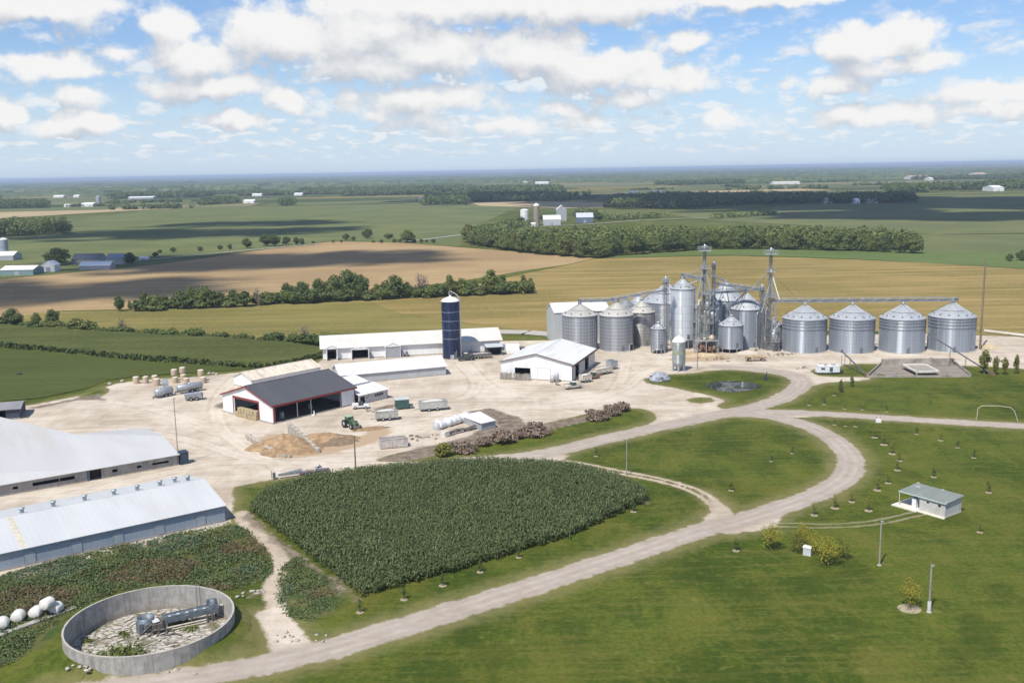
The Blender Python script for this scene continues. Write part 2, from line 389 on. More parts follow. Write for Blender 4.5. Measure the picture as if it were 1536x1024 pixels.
    overhead = k.math('MULTIPLY', k.ss(el, .135, .172), .22)
    sh = k.math('SUBTRACT', sh, overhead)
    ccol = k.mix(k.ss(sh, .0, 1.0), (.45, .485, .55), (.785, .785, .78))
    skc = k.n('ShaderNodeVectorMath', operation='SCALE'); k.put(skc.inputs[0], sky.outputs[0]); skc.inputs['Scale'].default_value = .105
    base = k.vm('MULTIPLY', skc.outputs[0], (.80, .93, 1.14))
    # pale band above the horizon, the far air
    hz = k.math('MULTIPLY', k.ss(el, .13, .0), .72)
    base = k.mix(hz, base, (.56, .68, .84))
    fade = k.math('MULTIPLY', alpha, k.ss(el, .002, .045, .45, 1.0))
    col = k.mix(fade, base, ccol)
    # the sky below the horizon is never seen; keep it dull
    nt.links.new(col, bg.inputs[0]); bg.inputs[1].default_value = 1.0
build_world()
sc.view_settings.view_transform = 'Standard'; sc.view_settings.look = 'None'; sc.view_settings.exposure = .22; sc.view_settings.gamma = 1

# ------------------------------------------------------------------ the ground near the farm: one lattice, shaped by outlines surveyed on the photo
def chaikin(p, n=1, closed=True):
    p = [tuple(q) for q in p]
    for _ in range(n):
        out = [] if closed else [p[0]]
        m = len(p) if closed else len(p)-1
        for i in range(m):
            a, b = p[i], p[(i+1) % len(p)]
            out += [(a[0]*.75+b[0]*.25, a[1]*.75+b[1]*.25), (a[0]*.25+b[0]*.75, a[1]*.25+b[1]*.75)]
        if not closed: out.append(p[-1])
        p = out
    return p
def W(px): return [G(*q) for q in px]
X0, X1, Y0, Y1, ST = -140.0, 220.0, 96.0, 352.0, .8
nx, ny = int((X1-X0)/ST)+1, int((Y1-Y0)/ST)+1
gx = X0 + np.arange(nx)*ST; gy = Y0 + np.arange(ny)*ST
GXX, GYY = np.meshgrid(gx, gy); PXf, PYf = GXX.ravel(), GYY.ravel()
def sd_poly(poly, PX=None, PY=None, cut=14.0):
    """signed distance, positive inside"""
    PX = PXf if PX is None else PX; PY = PYf if PY is None else PY
    poly = np.array(poly); out = np.full(PX.shape, -cut)
    lo, hi = poly.min(0)-cut, poly.max(0)+cut
    s = np.where((PX > lo[0]) & (PX < hi[0]) & (PY > lo[1]) & (PY < hi[1]))[0]
    x, y = PX[s], PY[s]; d2 = np.full(x.shape, 1e9); ins = np.zeros(x.shape, bool)
    n = len(poly)
    for i in range(n):
        ax, ay = poly[i]; bx, by = poly[(i+1) % n]
        ex, ey = bx-ax, by-ay; t = np.clip(((x-ax)*ex+(y-ay)*ey)/(ex*ex+ey*ey+1e-9), 0, 1)
        d2 = np.minimum(d2, (x-ax-t*ex)**2+(y-ay-t*ey)**2)
        c = ((ay > y) != (by > y)); 
        if abs(by-ay) > 1e-9: ins ^= c & (x < ax+(y-ay)/(by-ay)*ex)
    out[s] = np.where(ins, 1, -1)*np.minimum(np.sqrt(d2), cut); return out
def d_line(line, PX=None, PY=None, cut=14.0):
    PX = PXf if PX is None else PX; PY = PYf if PY is None else PY
    line = np.array(line); out = np.full(PX.shape, cut)
    lo, hi = line.min(0)-cut, line.max(0)+cut
    s = np.where((PX > lo[0]) & (PX < hi[0]) & (PY > lo[1]) & (PY < hi[1]))[0]
    x, y = PX[s], PY[s]; d2 = np.full(x.shape, cut*cut)
    for (ax, ay), (bx, by) in zip(line[:-1], line[1:]):
        ex, ey = bx-ax, by-ay; t = np.clip(((x-ax)*ex+(y-ay)*ey)/(ex*ex+ey*ey+1e-9), 0, 1)
        d2 = np.minimum(d2, (x-ax-t*ex)**2+(y-ay-t*ey)**2)
    out[s] = np.sqrt(d2); return out

YARD = [(-80,640),(0,610),(35,609),(62,605),(100,597),(140,590),(165,577),(200,571),(255,567),(310,564),(350,559),(430,552),(486,545),(488,516),(500,502),(750,503),(770,511),(835,505),(842,500),
        (1000,494),(1300,496),(1470,498),(1536,506),(1660,514),(1660,562),(1536,553),(1480,549),(1360,546),(1268,545),(1262,551),(1218,556),(1222,563),(1262,566),(1305,565),(1308,570),(1240,573),(1212,580),(1185,596),(1150,608),(1100,620),
        (1000,641),(900,664),(830,682),(760,690),(640,697),(540,704),(500,709),(410,718),(375,725),(345,733),(352,752),(345,790),(250,810),(0,872),(-110,905)]
ISL1 = [(962,569),(985,563),(1006,561),(1035,560),(1060,556),(1090,554),(1120,556),(1165,561),(1190,569),(1193,578),(1172,592),(1140,602),(1105,612),(1084,614),(1072,608),(1090,602),(1078,596),(1042,588),(1002,580),(970,575)]
ISL1B = [(1030,598),(1048,595),(1070,597),(1072,602),(1052,605),(1034,603)]
ISL2 = [(985,619),(984,630),(970,637),(930,649),(880,660),(800,678),(720,687),(640,692),(575,693),(560,688),(650,668),(740,651),(830,632),(900,615),(955,610)]
SOIL2 = [(575,692),(560,688),(650,667),(700,655),(722,640),(745,640),(790,640),(850,628),(885,622),(890,630),(840,642),(790,655),(740,664),(690,674),(655,684),(620,690)]
GRASSV = [(1220,552),(1262,551),(1300,552),(1305,561),(1262,560),(1215,561)]
SOILPATCH = [[(372,768),(380,776),(545,901),(530,906),(505,890),(430,830),(392,800),(366,775)], [(955,742),(975,748),(968,755),(945,752)], [(322,607),(340,601),(362,603),(366,608),(345,613),(326,613)], [(700,617),(735,611),(785,628),(792,642),(760,647),(748,640)], [(560,612),(600,603),(606,607),(566,617)], [(40,612),(100,600),(150,590),(160,600),(120,600),(60,612)], [(370,890),(396,884),(392,896),(372,898)]]
LGRASS = [(118,592),(140,583),(165,580),(162,590),(140,598),(115,600)]
ROADC = [(1085,621),(1140,621),(1200,633),(1248,655),(1277,684),(1276,710),(1247,732),(1190,755),(1100,783),(1040,798),(960,826),(880,852),(800,878),(700,909),(600,941),(500,972),(400,996),(280,1017),(180,1032),(60,1050)]
ROADB = [(1060,624),(1120,619),(1180,618),(1250,621),(1350,628),(1450,634),(1536,639),(1700,648)]
ROADA = [(700,692),(800,684),(880,665),(960,646),(1050,628),(1120,614),(1165,601),(1195,585),(1206,572),(1190,562),(1160,556),(1080,550)]
APRON = [[(1050,782),(1072,765),(1060,740),(1092,762),(1128,790),(1105,800),(1040,800)], [(1150,770),(1172,775),(1165,790),(1130,797),(1090,797),(1080,785)], [(382,920),(425,905),(440,930),(475,972),(480,990),(380,1000),(408,975)], [(1130,612),(1190,617),(1250,624),(1170,626),(1120,624)], [(855,682),(830,700),(760,694),(800,680)]]
TRACKD = [(800,690),(850,692),(930,708),(1010,724),(1058,742),(1082,766),(1075,790)]
TRACKL = [(362,770),(365,782),(392,802),(418,826),(425,850),(405,880),(412,905),(430,940)]
TRACKP = [(1150,786),(1240,789),(1320,783),(1372,770),(1400,764)]
SCRUB = [[(-40,900),(0,862),(100,838),(200,815),(345,786),(372,800),(402,832),(400,868),(350,884),(300,878),(240,872),(150,890),(100,925),(95,960),(60,975),(-40,1010)], [(425,850),(450,835),(500,880),(520,905),(480,930),(440,925),(420,900)]]
POND = [(1056,576),(1066,571),(1090,568),(1115,569),(1135,573),(1146,577),(1130,582),(1105,586),(1085,585),(1066,581)]
SANDP = [[(368,668),(400,645),(470,655),(535,655),(560,640),(585,640),(600,650),(560,668),(500,682),(440,690),(395,688)], [(985,540),(1010,527),(1060,525),(1100,532),(1105,540),(1040,545)]]
TANKC = (-48.5, 124.3); TANKR = 10.75

cP2 = lambda px: chaikin(W(px), 1)
s_yard = sd_poly(cP2(YARD)); s_i1 = sd_poly(cP2(ISL1)); s_i1b = sd_poly(cP2(ISL1B)); s_i2 = sd_poly(cP2(ISL2)); s_gv = sd_poly(cP2(GRASSV)); s_lg = sd_poly(cP2(LGRASS))
s_soil = sd_poly(cP2(SOIL2))
for q in SOILPATCH: s_soil = np.maximum(s_soil, sd_poly(W(q)))
LC, LB, LA = [chaikin(W(q), 2, False) for q in (ROADC, ROADB, ROADA)]
dC, dB, dA = d_line(LC), d_line(LB), d_line(LA)
s_road = np.maximum(np.maximum(2.75-dC, 2.7-dB), 3.0-dA)
s_ap = np.full(PXf.shape, -14.0)
for q in APRON: s_ap = np.maximum(s_ap, sd_poly(W(q)))
isl = np.maximum.reduce([s_i1, s_i1b, s_i2, s_gv, s_lg])
s_yard2 = np.minimum(s_yard, -isl)
s_gravel = np.maximum.reduce([s_yard2, s_road, s_ap])
tD, tL, tP = d_line(chaikin(W(TRACKD), 2, False)), d_line(chaikin(W(TRACKL), 2, False)), d_line(chaikin(W(TRACKP), 2, False))
def two_rut(d, half, w): return np.clip(1-np.abs(d-half)/w, 0, 1)
track = np.clip(1.35-tL/2.1, 0, 1)*.8
dr = np.minimum(np.minimum(dC, dB), dA)
rut = np.clip(1-np.abs(dr-1.0)/.9, 0, 1)*(dr < 3.2)
YL = [[(20,655),(150,640),(280,655),(400,700),(560,697),(760,684)], [(300,640),(340,655),(520,652),(600,652),(700,612),(820,610),(960,632)], [(360,560),(320,600),(330,650),(420,702)], [(690,545),(720,575),(700,600),(640,600),(560,640)], [(700,545),(740,590),(850,600),(940,585),(960,560),(1010,545),(1120,546),(1300,540),(1500,545)], [(940,540),(930,580),(900,600),(780,612),(640,632),(520,660)], [(90,745),(200,720),(330,690),(480,695)], [(925,545),(1000,541),(1120,545)], [(160,600),(240,615),(320,640)]]
d_y = np.minimum.reduce([d_line(chaikin(W(q), 2, False), cut=8.0) for q in YL])
s_scrub = np.full(PXf.shape, -14.0)
for q in SCRUB: s_scrub = np.maximum(s_scrub, sd_poly(cP2(q)))
s_pond = sd_poly(cP2(POND))
s_sand = np.full(PXf.shape, -14.0)
for q in SANDP: s_sand = np.maximum(s_sand, sd_poly(cP2(q)))
s_sand -= 1.0
dT = np.hypot(PXf-TANKC[0], PYf-TANKC[1])
# relief: gentle undulation in the grass, the pond's hollow, the bank round the sunk tank
und = .10*np.sin(PXf*.11+.7)*np.sin(PYf*.09+PXf*.03) + .06*np.sin(PXf*.31)*np.sin(PYf*.27+1)
Z = und*np.clip(-s_gravel/4, 0, 1)
Z += np.where(s_pond > -2, -np.clip((s_pond+2)*.28, 0, .9), 0)
Z += np.where(dT < TANKR-.1, -.9, 1.0*np.clip(1-(dT-TANKR)/5.5, 0, 1)*np.clip(-s_gravel/2.2, 0, 1))
edge = np.minimum.reduce([PXf-X0, X1-PXf, PYf-Y0, Y1-PYf]); Z *= np.clip(edge/8, 0, 1)
ii = (np.arange(ny-1)[:, None]*nx + np.arange(nx-1)[None, :]).ravel()
quads = np.stack([ii, ii+1, ii+1+nx, ii+nx], 1); quads = quads[dT[quads].min(1) > TANKR+.7]
qc = lambda a: a[quads].mean(1)
near_mat = near_ground()
q_pond, q_road, q_yard, q_track = qc(s_pond), qc(np.maximum(s_road, -9)), qc(np.maximum(s_yard2, s_ap)), qc(track)
cat = np.zeros(len(quads), int)                       # 0 lawn, 1 yard, 2 road, 3 track
cat[(q_track > .3) | (qc(tD) < 1.5)] = 3; cat[q_yard > 0] = 1; cat[(q_road > 0) & (q_road >= q_yard - 1.5)] = 2
AT = {'gravel': s_gravel, 'soil': s_soil, 'track': track, 'scrub': s_scrub, 'rdist': np.minimum(dr, 6), 'tdist': np.minimum(tD, 6), 'pdist': np.minimum(tP, 6), 'sand': s_sand, 'ydist': d_y}
for ci, nm in enumerate(('lawn', 'farmyard_ground', 'road', 'farm_track')):
    q = quads[cat == ci]; used = np.unique(q); mp = np.zeros(len(PXf), int); mp[used] = np.arange(len(used))
    V = np.stack([PXf[used], PYf[used], Z[used]], 1)
    o = npmesh(nm, V, mp[q], near_mat, {a: b[used] for a, b in AT.items()}, smooth=True)
    tag(o, kind='structure')
def zground(x, y):
    i = int(round((x-X0)/ST)); j = int(round((y-Y0)/ST))
    return float(Z[j*nx+i]) if 0 <= i < nx and 0 <= j < ny else 0.0

# the grass bank that meets the tank wall in a clean circle
rad = np.array([TANKR-.08, TANKR+.5, TANKR+1.2, TANKR+2.1, TANKR+2.6]); na = 120
an = np.linspace(0, 2*np.pi, na, endpoint=False); RR, AA = np.meshgrid(rad, an, indexing='ij')
bx_ = (TANKC[0]+RR*np.cos(AA)).ravel(); by_ = (TANKC[1]+RR*np.sin(AA)).ravel()
gi = np.clip(np.round((bx_-X0)/ST).astype(int), 0, nx-1)+nx*np.clip(np.round((by_-Y0)/ST).astype(int), 0, ny-1)
bz_ = 1.0*np.clip(1-(RR.ravel()-TANKR)/5.5, 0, 1)*np.clip(-s_gravel[gi]/2.2, 0, 1)+.05; bz_[-na:] -= .30
i_ = (np.arange(len(rad)-1)[:, None]*na+np.arange(na)[None, :]).ravel(); j_ = (np.arange(len(rad)-1)[:, None]*na+(np.arange(na)[None, :]+1) % na).ravel()
o = npmesh('grass_bank', np.stack([bx_, by_, bz_], 1), np.stack([i_, i_+na, j_+na, j_], 1), near_mat, {a: b[gi] for a, b in AT.items()}, smooth=True); tag(o, kind='structure')
# pond water
m, nt, b = newmat('pond_water'); k = N(nt)
b.inputs['Base Color'].default_value = (.075, .085, .06, 1); b.inputs['Roughness'].default_value = .03; b.inputs['Specular IOR Level'].default_value = .35
b.inputs['Base Color'].default_value = (.030, .036, .022, 1)
wm = MB(); pw = chaikin(W(POND), 2); wm.add([(p[0], p[1], -.42) for p in pw], [tuple(range(len(pw)))])
tag(wm.build('pond_water', m), kind='structure')

# the land beyond: four great sheets round the lattice, to the horizon
gm = plain_ground(); FAR = 60000.0
g = MB()
xs = [-FAR, X0, X1, FAR]; ys = [-FAR*.2, Y0, Y1, 3000, FAR]
vs = [(x, y, 0) for y in ys for x in xs]
fs = [(j*4+i, j*4+i+1, (j+1)*4+i+1, (j+1)*4+i) for j in range(4) for i in range(3) if not (i == 1 and j == 1)]
g.add(vs, fs); tag(g.build('ground', gm), kind='structure')

# ------------------------------------------------------------------ fields: thin sheets over the ground
def sheet(name, px, mat, z, world=False):
    p = [tuple(q) for q in px] if world else W(px)
    b = MB(); b.add([(q[0], q[1], z) for q in p], [tuple(t) for t in tessellate_polygon([[Vector((q[0], q[1], 0)) for q in p]])])
    # tessellation keeps the winding of its input: turn faces up
    o = b.build(name, mat); me = o.data
    if sum(pl.normal.z for pl in me.polygons) < 0: me.flip_normals()
    return tag(o, kind='structure')
PLOW = field_mat('plowed_soil', (.275, .19, .100), (.365, .26, .135), (.405, .295, .16), R(-12), .3, .5)
OLIVE = field_mat('ripening_beans', (.185, .150, .047), (.285, .213, .080), (.345, .245, .102), R(3), .25, .6)
OLIVE2 = field_mat('stubble_grass', (.148, .136, .041), (.220, .186, .059), (.268, .213, .077), R(-8), .3, .5)
GREEN1 = field_mat('bean_field_green', (.095, .122, .046), (.150, .165, .062), (.18, .18, .075), R(-6), .2, .5)
GREEN2 = field_mat('young_crop_green', (.095, .135, .042), (.12, .16, .05), None, R(4), .3)
GREEN3 = field_mat('far_field_green', (.10, .122, .048), (.15, .16, .062), (.18, .175, .08), R(8), .12, .5)
TAN = field_mat('wheat_stubble', (.36, .28, .15), (.42, .33, .19), None, R(5), .2)
MEADOW = field_mat('meadow', (.054, .073, .018), (.072, .088, .023), (.090, .098, .030), R(-15), .3, .4)
sheet('plowed_field', [(-500,520),(-100,462),(-20,424),(0,419),(110,409),(240,396),(400,374),(500,362),(600,364),(690,371),(790,379),(893,387),(850,397),(800,404),(700,420),(560,438),(430,449),(180,464),(90,466),(0,478),(-100,488),(-300,540)], PLOW, .06)
sheet('bean_field', [(893,388),(940,387),(1100,384),(1180,386),(1290,390),(1400,395),(1536,404),(1800,418),(1900,520),(1536,505),(1300,497),(1000,494),(842,500),(800,497),(770,494),(745,490),(600,470),(560,455),(650,440),(800,408),(850,398)], OLIVE, .10)
sheet('stubble_field', [(-60,478),(90,467),(180,466),(430,452),(560,445),(640,440),(700,455),(800,497),(750,503),(640,500),(500,500),(480,497),(486,520),(440,514),(300,502),(200,494),(90,491),(0,493),(-60,492)], OLIVE2, .05)
sheet('green_strip', [(893,387),(960,381),(1080,373),(1300,376),(1420,377),(1536,382),(1800,392),(1800,417),(1536,403),(1290,389),(1180,385),(1090,383),(940,386)], GREEN2, .16)
sheet('meadow', [(-300,545),(0,524),(120,533),(250,545),(385,553),(330,557),(255,561),(200,565),(160,571),(130,583),(95,590),(62,597),(0,602),(-80,626),(-300,680)], MEADOW, .13)
sheet('bean_field', [(-900,430),(-200,440),(0,418),(110,408),(240,395),(400,373),(500,361),(600,363),(690,369),(700,345),(760,318),(640,306),(420,308),(250,313),(120,328),(0,331),(-500,340)], GREEN1, .08)
sheet('wheat_stubble_field', [(-300,330),(0,328),(80,323),(200,316),(262,313),(200,312),(100,311),(0,315),(-300,322)], TAN, .3)
sheet('green_field', [(1090,370),(1390,352),(1536,352),(1900,356),(1900,392),(1536,382),(1420,377),(1300,376)], GREEN3, .2)
sheet('green_field', [(1000,322),(1100,318),(1230,304),(1400,294),(1536,290),(1900,288),(1900,350),(1536,350),(1400,352),(1200,338),(1080,332)], GREEN3, .25)
sheet('green_field', [(600,306),(760,318),(790,308),(905,312),(880,302),(700,301)], GREEN1, .35)
sheet('wheat_stubble_field', [(708,305),(790,302),(905,304),(905,312),(850,313),(720,309)], TAN, .5)

# ------------------------------------------------------------------ vegetation
LEAF = leaf_mat('leaf_green', (.092, .130, .034), (.215, .255, .082), (.17, .17, .05))
LEAFD = leaf_mat('leaf_dark', (.066, .102, .031), (.15, .195, .063), (.12, .14, .05))
LEAFY = leaf_mat('leaf_yellow', (.26, .24, .03), (.42, .38, .06), (.34, .30, .04), .35)
LEAFS = leaf_mat('leaf_sapling', (.15, .165, .03), (.24, .25, .05), (.22, .19, .04), .35)
LEAFS2 = leaf_mat('leaf_sapling_dark', (.07, .10, .025), (.12, .155, .04), (.10, .12, .03), .3)
LEAFR = leaf_mat('leaf_rust', (.17, .125, .095), (.30, .225, .17), (.23, .17, .13), .15)
BARK = M('bark', (.13, .10, .075), .9, scale=3, amt=.3)
GREYTWIG = M('dead_wood', (.24, .205, .18), .9, scale=2, amt=.25)
CORNM = leaf_mat('maize_leaf', (.040, .064, .017), (.25, .285, .125), (.085, .115, .04), .33)  # pale end of the leaf tones puts sun glints into the colour
CROPM = leaf_mat('crop_leaf', (.085, .130, .034), (.140, .185, .058), (.1, .14, .045), .25)

def leafquads(rng, C, Nn, size, aspect=1.0):
    """one bent-free quad per centre C, facing Nn (with jitter)"""
    n = len(C); A = rng.normal(size=(n, 3)); Nn = Nn/np.linalg.norm(Nn, axis=1, keepdims=True)
    U = np.cross(Nn, A); U /= np.linalg.norm(U, axis=1, keepdims=True)+1e-9; Wv = np.cross(Nn, U)
    s = size*rng.uniform(.6, 1.3, (n, 1)); U = U*s*.5*aspect; Wv = Wv*s*.5
    V = np.stack([C-U-Wv*.6, C+U*.7-Wv, C+U+Wv*.6, C-U*.7+Wv], 1).reshape(-1, 3)
    return V, np.arange(4*n).reshape(n, 4)
def crown_pts(rng, lobes, n, inner=.25, upb=.35, nj=.55):
    Cs = []; Ns = []
    w = np.array([l[1][0]*l[1][2] for l in lobes]); w = w/w.sum()
    for (c, r), ww in zip(lobes, w):
        m = max(6, int(n*ww)); d = rng.normal(size=(m, 3)); d /= np.linalg.norm(d, axis=1, keepdims=True)
        rad = np.where(rng.random((m, 1)) < inner, rng.uniform(.35, .8, (m, 1)), rng.uniform(.82, 1.12, (m, 1)))
        # uneven surface: clumps bulge
        cl = 1+.13*np.sin(4.1*d[:, :1]+c[0]*3)*np.sin(3.7*d[:, 1:2]+c[1]*2+1)+.10*np.sin(6.3*d[:, 2:3]+c[2])
        Cs.append(np.array(c)+d*np.array(r)*rad*cl); Ns.append(d+np.array([0, 0, upb])+rng.normal(size=(m, 3))*nj)
    return np.concatenate(Cs), np.concatenate(Ns)
def tree_lobes(rng, h, w, base=.22, k=7):
    L = [((0, 0, h*(.5+base*.4)), (w*.36, w*.36, h*.36))]
    for i in range(k):
        a = 2*math.pi*i/k+rng.uniform(-.4, .4); zz = rng.uniform(base+.14, .78)*h; rr = w*rng.uniform(.20, .33)*(1.15-.55*abs(zz/h-.5))
        L.append(((math.cos(a)*rr*.95, math.sin(a)*rr*.95, zz), (w*rng.uniform(.17, .26),)*2+(h*rng.uniform(.11, .19),)))
    L.append((( rng.uniform(-.1, .1)*w, rng.uniform(-.1, .1)*w, h*.86), (w*.2, w*.2, h*.13)))
    return L
def tree_meshes(seed, h, w, n, leaf, mat, base=.22, k=7, trunk=True, bark=None, inner=.25, bare=False):
    rng = np.random.default_rng(seed); L = tree_lobes(rng, h, w, base, k)
    if bare: n = int(n*.12)
    C, Nn = crown_pts(rng, L, n, inner); V, Q = leafquads(rng, C, Nn, leaf)
    keep = V[:, 2].reshape(-1, 4).min(1) > .05; Q = Q[keep]
    crown = npmesh('crown', V, Q, mat, {'tone': np.repeat(rng.random(len(C)), 4)})
    t = MB(); r = max(.05, h*.022)
    t.tube((0, 0, -.3), (0, 0, h*.45), r*1.3, r*.8, 7)
    for (c, rr) in L[:7 if not bare else len(L)]:
        st = Vector((0, 0, h*(.25+.2*rng.random()))); en = Vector(c)
        t.tube(st, st.lerp(en, .9), r*.6, r*.2, 5)
        if bare:
            for _ in range(14):
                d = Vector(rng.normal(size=3)).normalized(); t.tube(st.lerp(en, .5+.4*rng.random()), en+Vector((d.x*rr[0], d.y*rr[1], abs(d.z)*rr[2]))*1.1, r*.22, r*.05, 4)
    tk = t.build('trunk', bark or BARK)
    return crown, tk
def tree_proto(name, label, cat, seed, h, w, n, leaf, mat, group=None, **kw):
    e = T(name, label, cat, group=group); c, t = tree_meshes(seed, h, w, n, leaf, mat, **kw); c.parent = e; t.parent = e
    e['_h'] = h
    return e
PROTO = {}
def plant(kind, x, y, h, label, group=None, name=None, sx=None, z=None):
    """first use moves the prototype itself, later ones copy it"""
    p = PROTO[kind]; s = h/p['h']; zz = zground(x, y) if z is None else z; rz = rnd.uniform(0, 6.28)
    sc3 = (s*(sx or 1), s*(sx or 1), s)
    if not p.get('used'):
        e = p['e']; e.location = (x, y, zz); e.rotation_euler[2] = rz; e.scale = sc3; p['used'] = True; p['kids'] = children_of(e)
    else:
        e = dup(p['e'], (x, y, zz), rz, sc3, kids=p['kids'])
    e['label'] = label
    if name: e.name = name
    if group: e['group'] = group
    elif 'group' in e: del e['group']
    return e
def proto(kind, nm, cat, *a, **k):
    e = tree_proto(nm, 'tree', cat, *a, **k); h = e['_h']; del e['_h']; PROTO[kind] = {'e': e, 'h': h}
proto('oak', 'broadleaf_tree', 'tree', 1, 14, 13.5, 3600, .72, LEAF, base=.06, k=8)
proto('oak2', 'broadleaf_tree', 'tree', 2, 14, 12.5, 3400, .72, LEAFD, k=9, base=.05)
proto('elm', 'broadleaf_tree', 'tree', 3, 14, 10.5, 2600, .66, LEAF, base=.03, k=9)
proto('bush', 'shrub', 'shrub', 4, 5, 6.5, 1300, .6, LEAFD, base=0.0)
proto('bush2', 'shrub', 'shrub', 5, 5, 7, 1200, .6, LEAF, base=0.0, k=9)
proto('bare', 'bare_tree', 'tree', 6, 12, 9, 1500, .6, LEAFR, bare=True, bark=GREYTWIG, base=.1)
proto('brush', 'brush_pile', 'brush pile', 8, 1.8, 5.5, 900, .34, LEAFR, base=0.0, k=9, bark=GREYTWIG)
proto('brushg', 'shrub', 'shrub', 9, 2.4, 2.6, 700, .34, LEAFS, base=.1)
proto('fir', 'young_conifer', 'young tree', 10, 4, 1.5, 420, .24, LEAFD, base=.05, k=5)
proto('poplar', 'columnar_tree', 'tree', 12, 8, 3.4, 1100, .36, LEAFS, base=.05, k=8)
proto('gold', 'golden_young_tree', 'young tree', 13, 4.2, 3.6, 1300, .15, LEAFY, base=.12, k=10)
proto('goldg', 'young_tree', 'young tree', 14, 4, 3.2, 1000, .15, LEAFS, base=.15, k=8)
# a sapling with its mulch ring of pale chips
def sapling_proto():
    e = T('sapling', 'sapling', 'sapling'); c, t = tree_meshes(21, 2.3, 1.25, 120, .15, LEAFS, base=.2, k=6); c.parent = e; t.parent = e
    mb = MB(); mb.lathe([(.0, .06), (.36, .07), (.56, .04), (.66, -.05)], 12); mb.build('mulch_ring', M('mulch_chips', (.34, .29, .20), .95, scale=4, amt=.35, stain=(.13, .10, .06), stain_amt=.8, stain_scale=1.5), e)
    PROTO['sapling'] = {'e': e, 'h': 2.3}
    e = T('sapling', 'sapling', 'sapling'); c, t = tree_meshes(22, 2.3, 1.2, 120, .16, LEAFS2, base=.2, k=5); c.parent = e; t.parent = e
    mb = MB(); mb.lathe([(.0, .06), (.34, .07), (.52, .04), (.62, -.05)], 12); mb.build('mulch_ring', MATS['mulch_chips'], e)
    PROTO['saplingd'] = {'e': e, 'h': 2.3}
sapling_proto()
bpy.context.view_layer.update()

SAP = [((1214,607.6), 's', 'lawn beside the gravel junction'), ((1236,606.5), 'd', 'lawn beside the gravel junction'), ((1251,593), 's', ''), ((1267,613), 's', ''), ((1294,614.6), 's', ''), ((1330,617.5), 'd', ''),
       ((1252,637), 's', 'r'), ((1268,639), 's', 'r'), ((1283,639.6), 's', 'r'), ((1312,655.8), 's', 'c'), ((1326,666.5), 's', 'c'), ((1338,680.6), 's', 'c'), ((1349,691), 's', 'c'), ((1346,704.7), 's', 'c'),
       ((1332,724), 's', 'c'), ((1316,734), 's', 'c'), ((1303,765), 's', 'c'), ((1277.5,751.6), 's', 'c'), ((1252,761), 's', 'c'), ((1221,772), 's', 'c'), ((1375,651), 'd', 'f'), ((1411,660), 's', 'f'), ((1436.5,670.6), 'd', 'f'),
       ((1461,686), 'd', 'f'), ((1400.6,715), 'd', 'f'), ((1483,738), 'd', 'f'), ((1470,798), 's', 'f'), ((1157,692), 'd', 'm'), ((1188,680.5), 'd', 'm'), ((1096.5,736), 'd', 'm'), ((1104,825), 'd', 'x'), ((894,684), 'd', 'm'),
       ((606,899), 'd', 'k'), ((664,878), 'd', 'k'), ((720,857), 'd', 'k'), ((778,836), 'd', 'k'), ((540,919), 'd', 'k'), ((950,767), 'd', 'k')]
for i, (p, kd, wh) in enumerate(SAP):
    x, y = G(*p); h = {'c': 2.7, 'r': 1.9, 'f': 2.1, 'k': 2.2, 'm': 2.0}.get(wh, 2.1)*rnd.uniform(.85, 1.15)
    lb = {'c': ('thin yellow green sapling in a mulch ring in the curving row beside the looping drive', 'saplings in the curving row along the drive'),
          'r': ('tiny sapling in a pale mulch ring just below the upper gravel road', 'tiny saplings below the upper road'),
          'f': ('lone small sapling scattered over the right lawn above the hut', 'saplings scattered on the right lawn'),
          'm': ('dark green sapling on the mown oval lawn inside the loop of road', 'saplings on the oval lawn'),
          'x': ('pale thin sapling with mulch on the grass just below the road fork', None),
          'k': ('dark small sapling on the grass strip between maize and road', 'saplings between the maize and the road')}.get(wh, ('small sapling on the triangular lawn below the concrete pit', 'saplings below the concrete pit'))
    plant('saplingd' if kd == 'd' else 'sapling', x, y, h, lb[0], lb[1])
for p, h, lb in (((1261,588), 3.6, 'dark young conifer in mulch on the lawn edge nearer the junction'), ((1278,579.5), 3.2, 'dark young conifer standing nearest the concrete pit corner')):
    x, y = G(*p); plant('fir', x, y, h, lb)
for p, kd, h, lb, sx in (((1157,823), 'gold', 4.3, 'golden young tree standing alone left of the white box', 1), ((1195,827), 'goldg', 3.6, 'pale green young tree immediately left of the white box', 1), ((1204,816), 'gold', 3.8, 'slim yellow young tree behind the white box', .75),
                     ((1223,831), 'gold', 3.9, 'yellow young tree immediately right of the white box', .9), ((1241,847), 'gold', 4.4, 'largest bright golden young tree in front of the clump', 1.1), ((1263,837), 'goldg', 3.4, 'dark green bushy young tree at the right end of the golden clump', 1),
                     ((1365,912), 'gold', 4.3, 'yellow green young tree in a mulch ring beside the lower lamp post', .85)):
    x, y = G(*p); plant(kd, x, y, h, lb, sx=sx)
x, y = G(1365,912.5); mb = MB(); mb.lathe([(.0, .06), (1.2, .07), (1.75, -.05)], 16); tag(mb.build('mulch_bed', MATS['mulch_chips'], loc=(x, y, zground(x, y))), 'round bed of pale mulch under the young tree by the lamp post', 'mulch bed')
for p, h, sx, lb in (((1476,560), 7.2, 1.1, 'bushy green tree at the right corner of the concrete pit'), ((1493,562), 5.6, .8, 'slim poplar directly right of the bushy corner tree'), ((1507,562), 5.2, .9, 'slim poplar in the middle of the pit side row'), ((1524,561), 5.8, .7, 'narrow poplar at the right end of the pit side row')):
    x, y = G(*p); plant('poplar', x, y, h, lb, sx=sx)
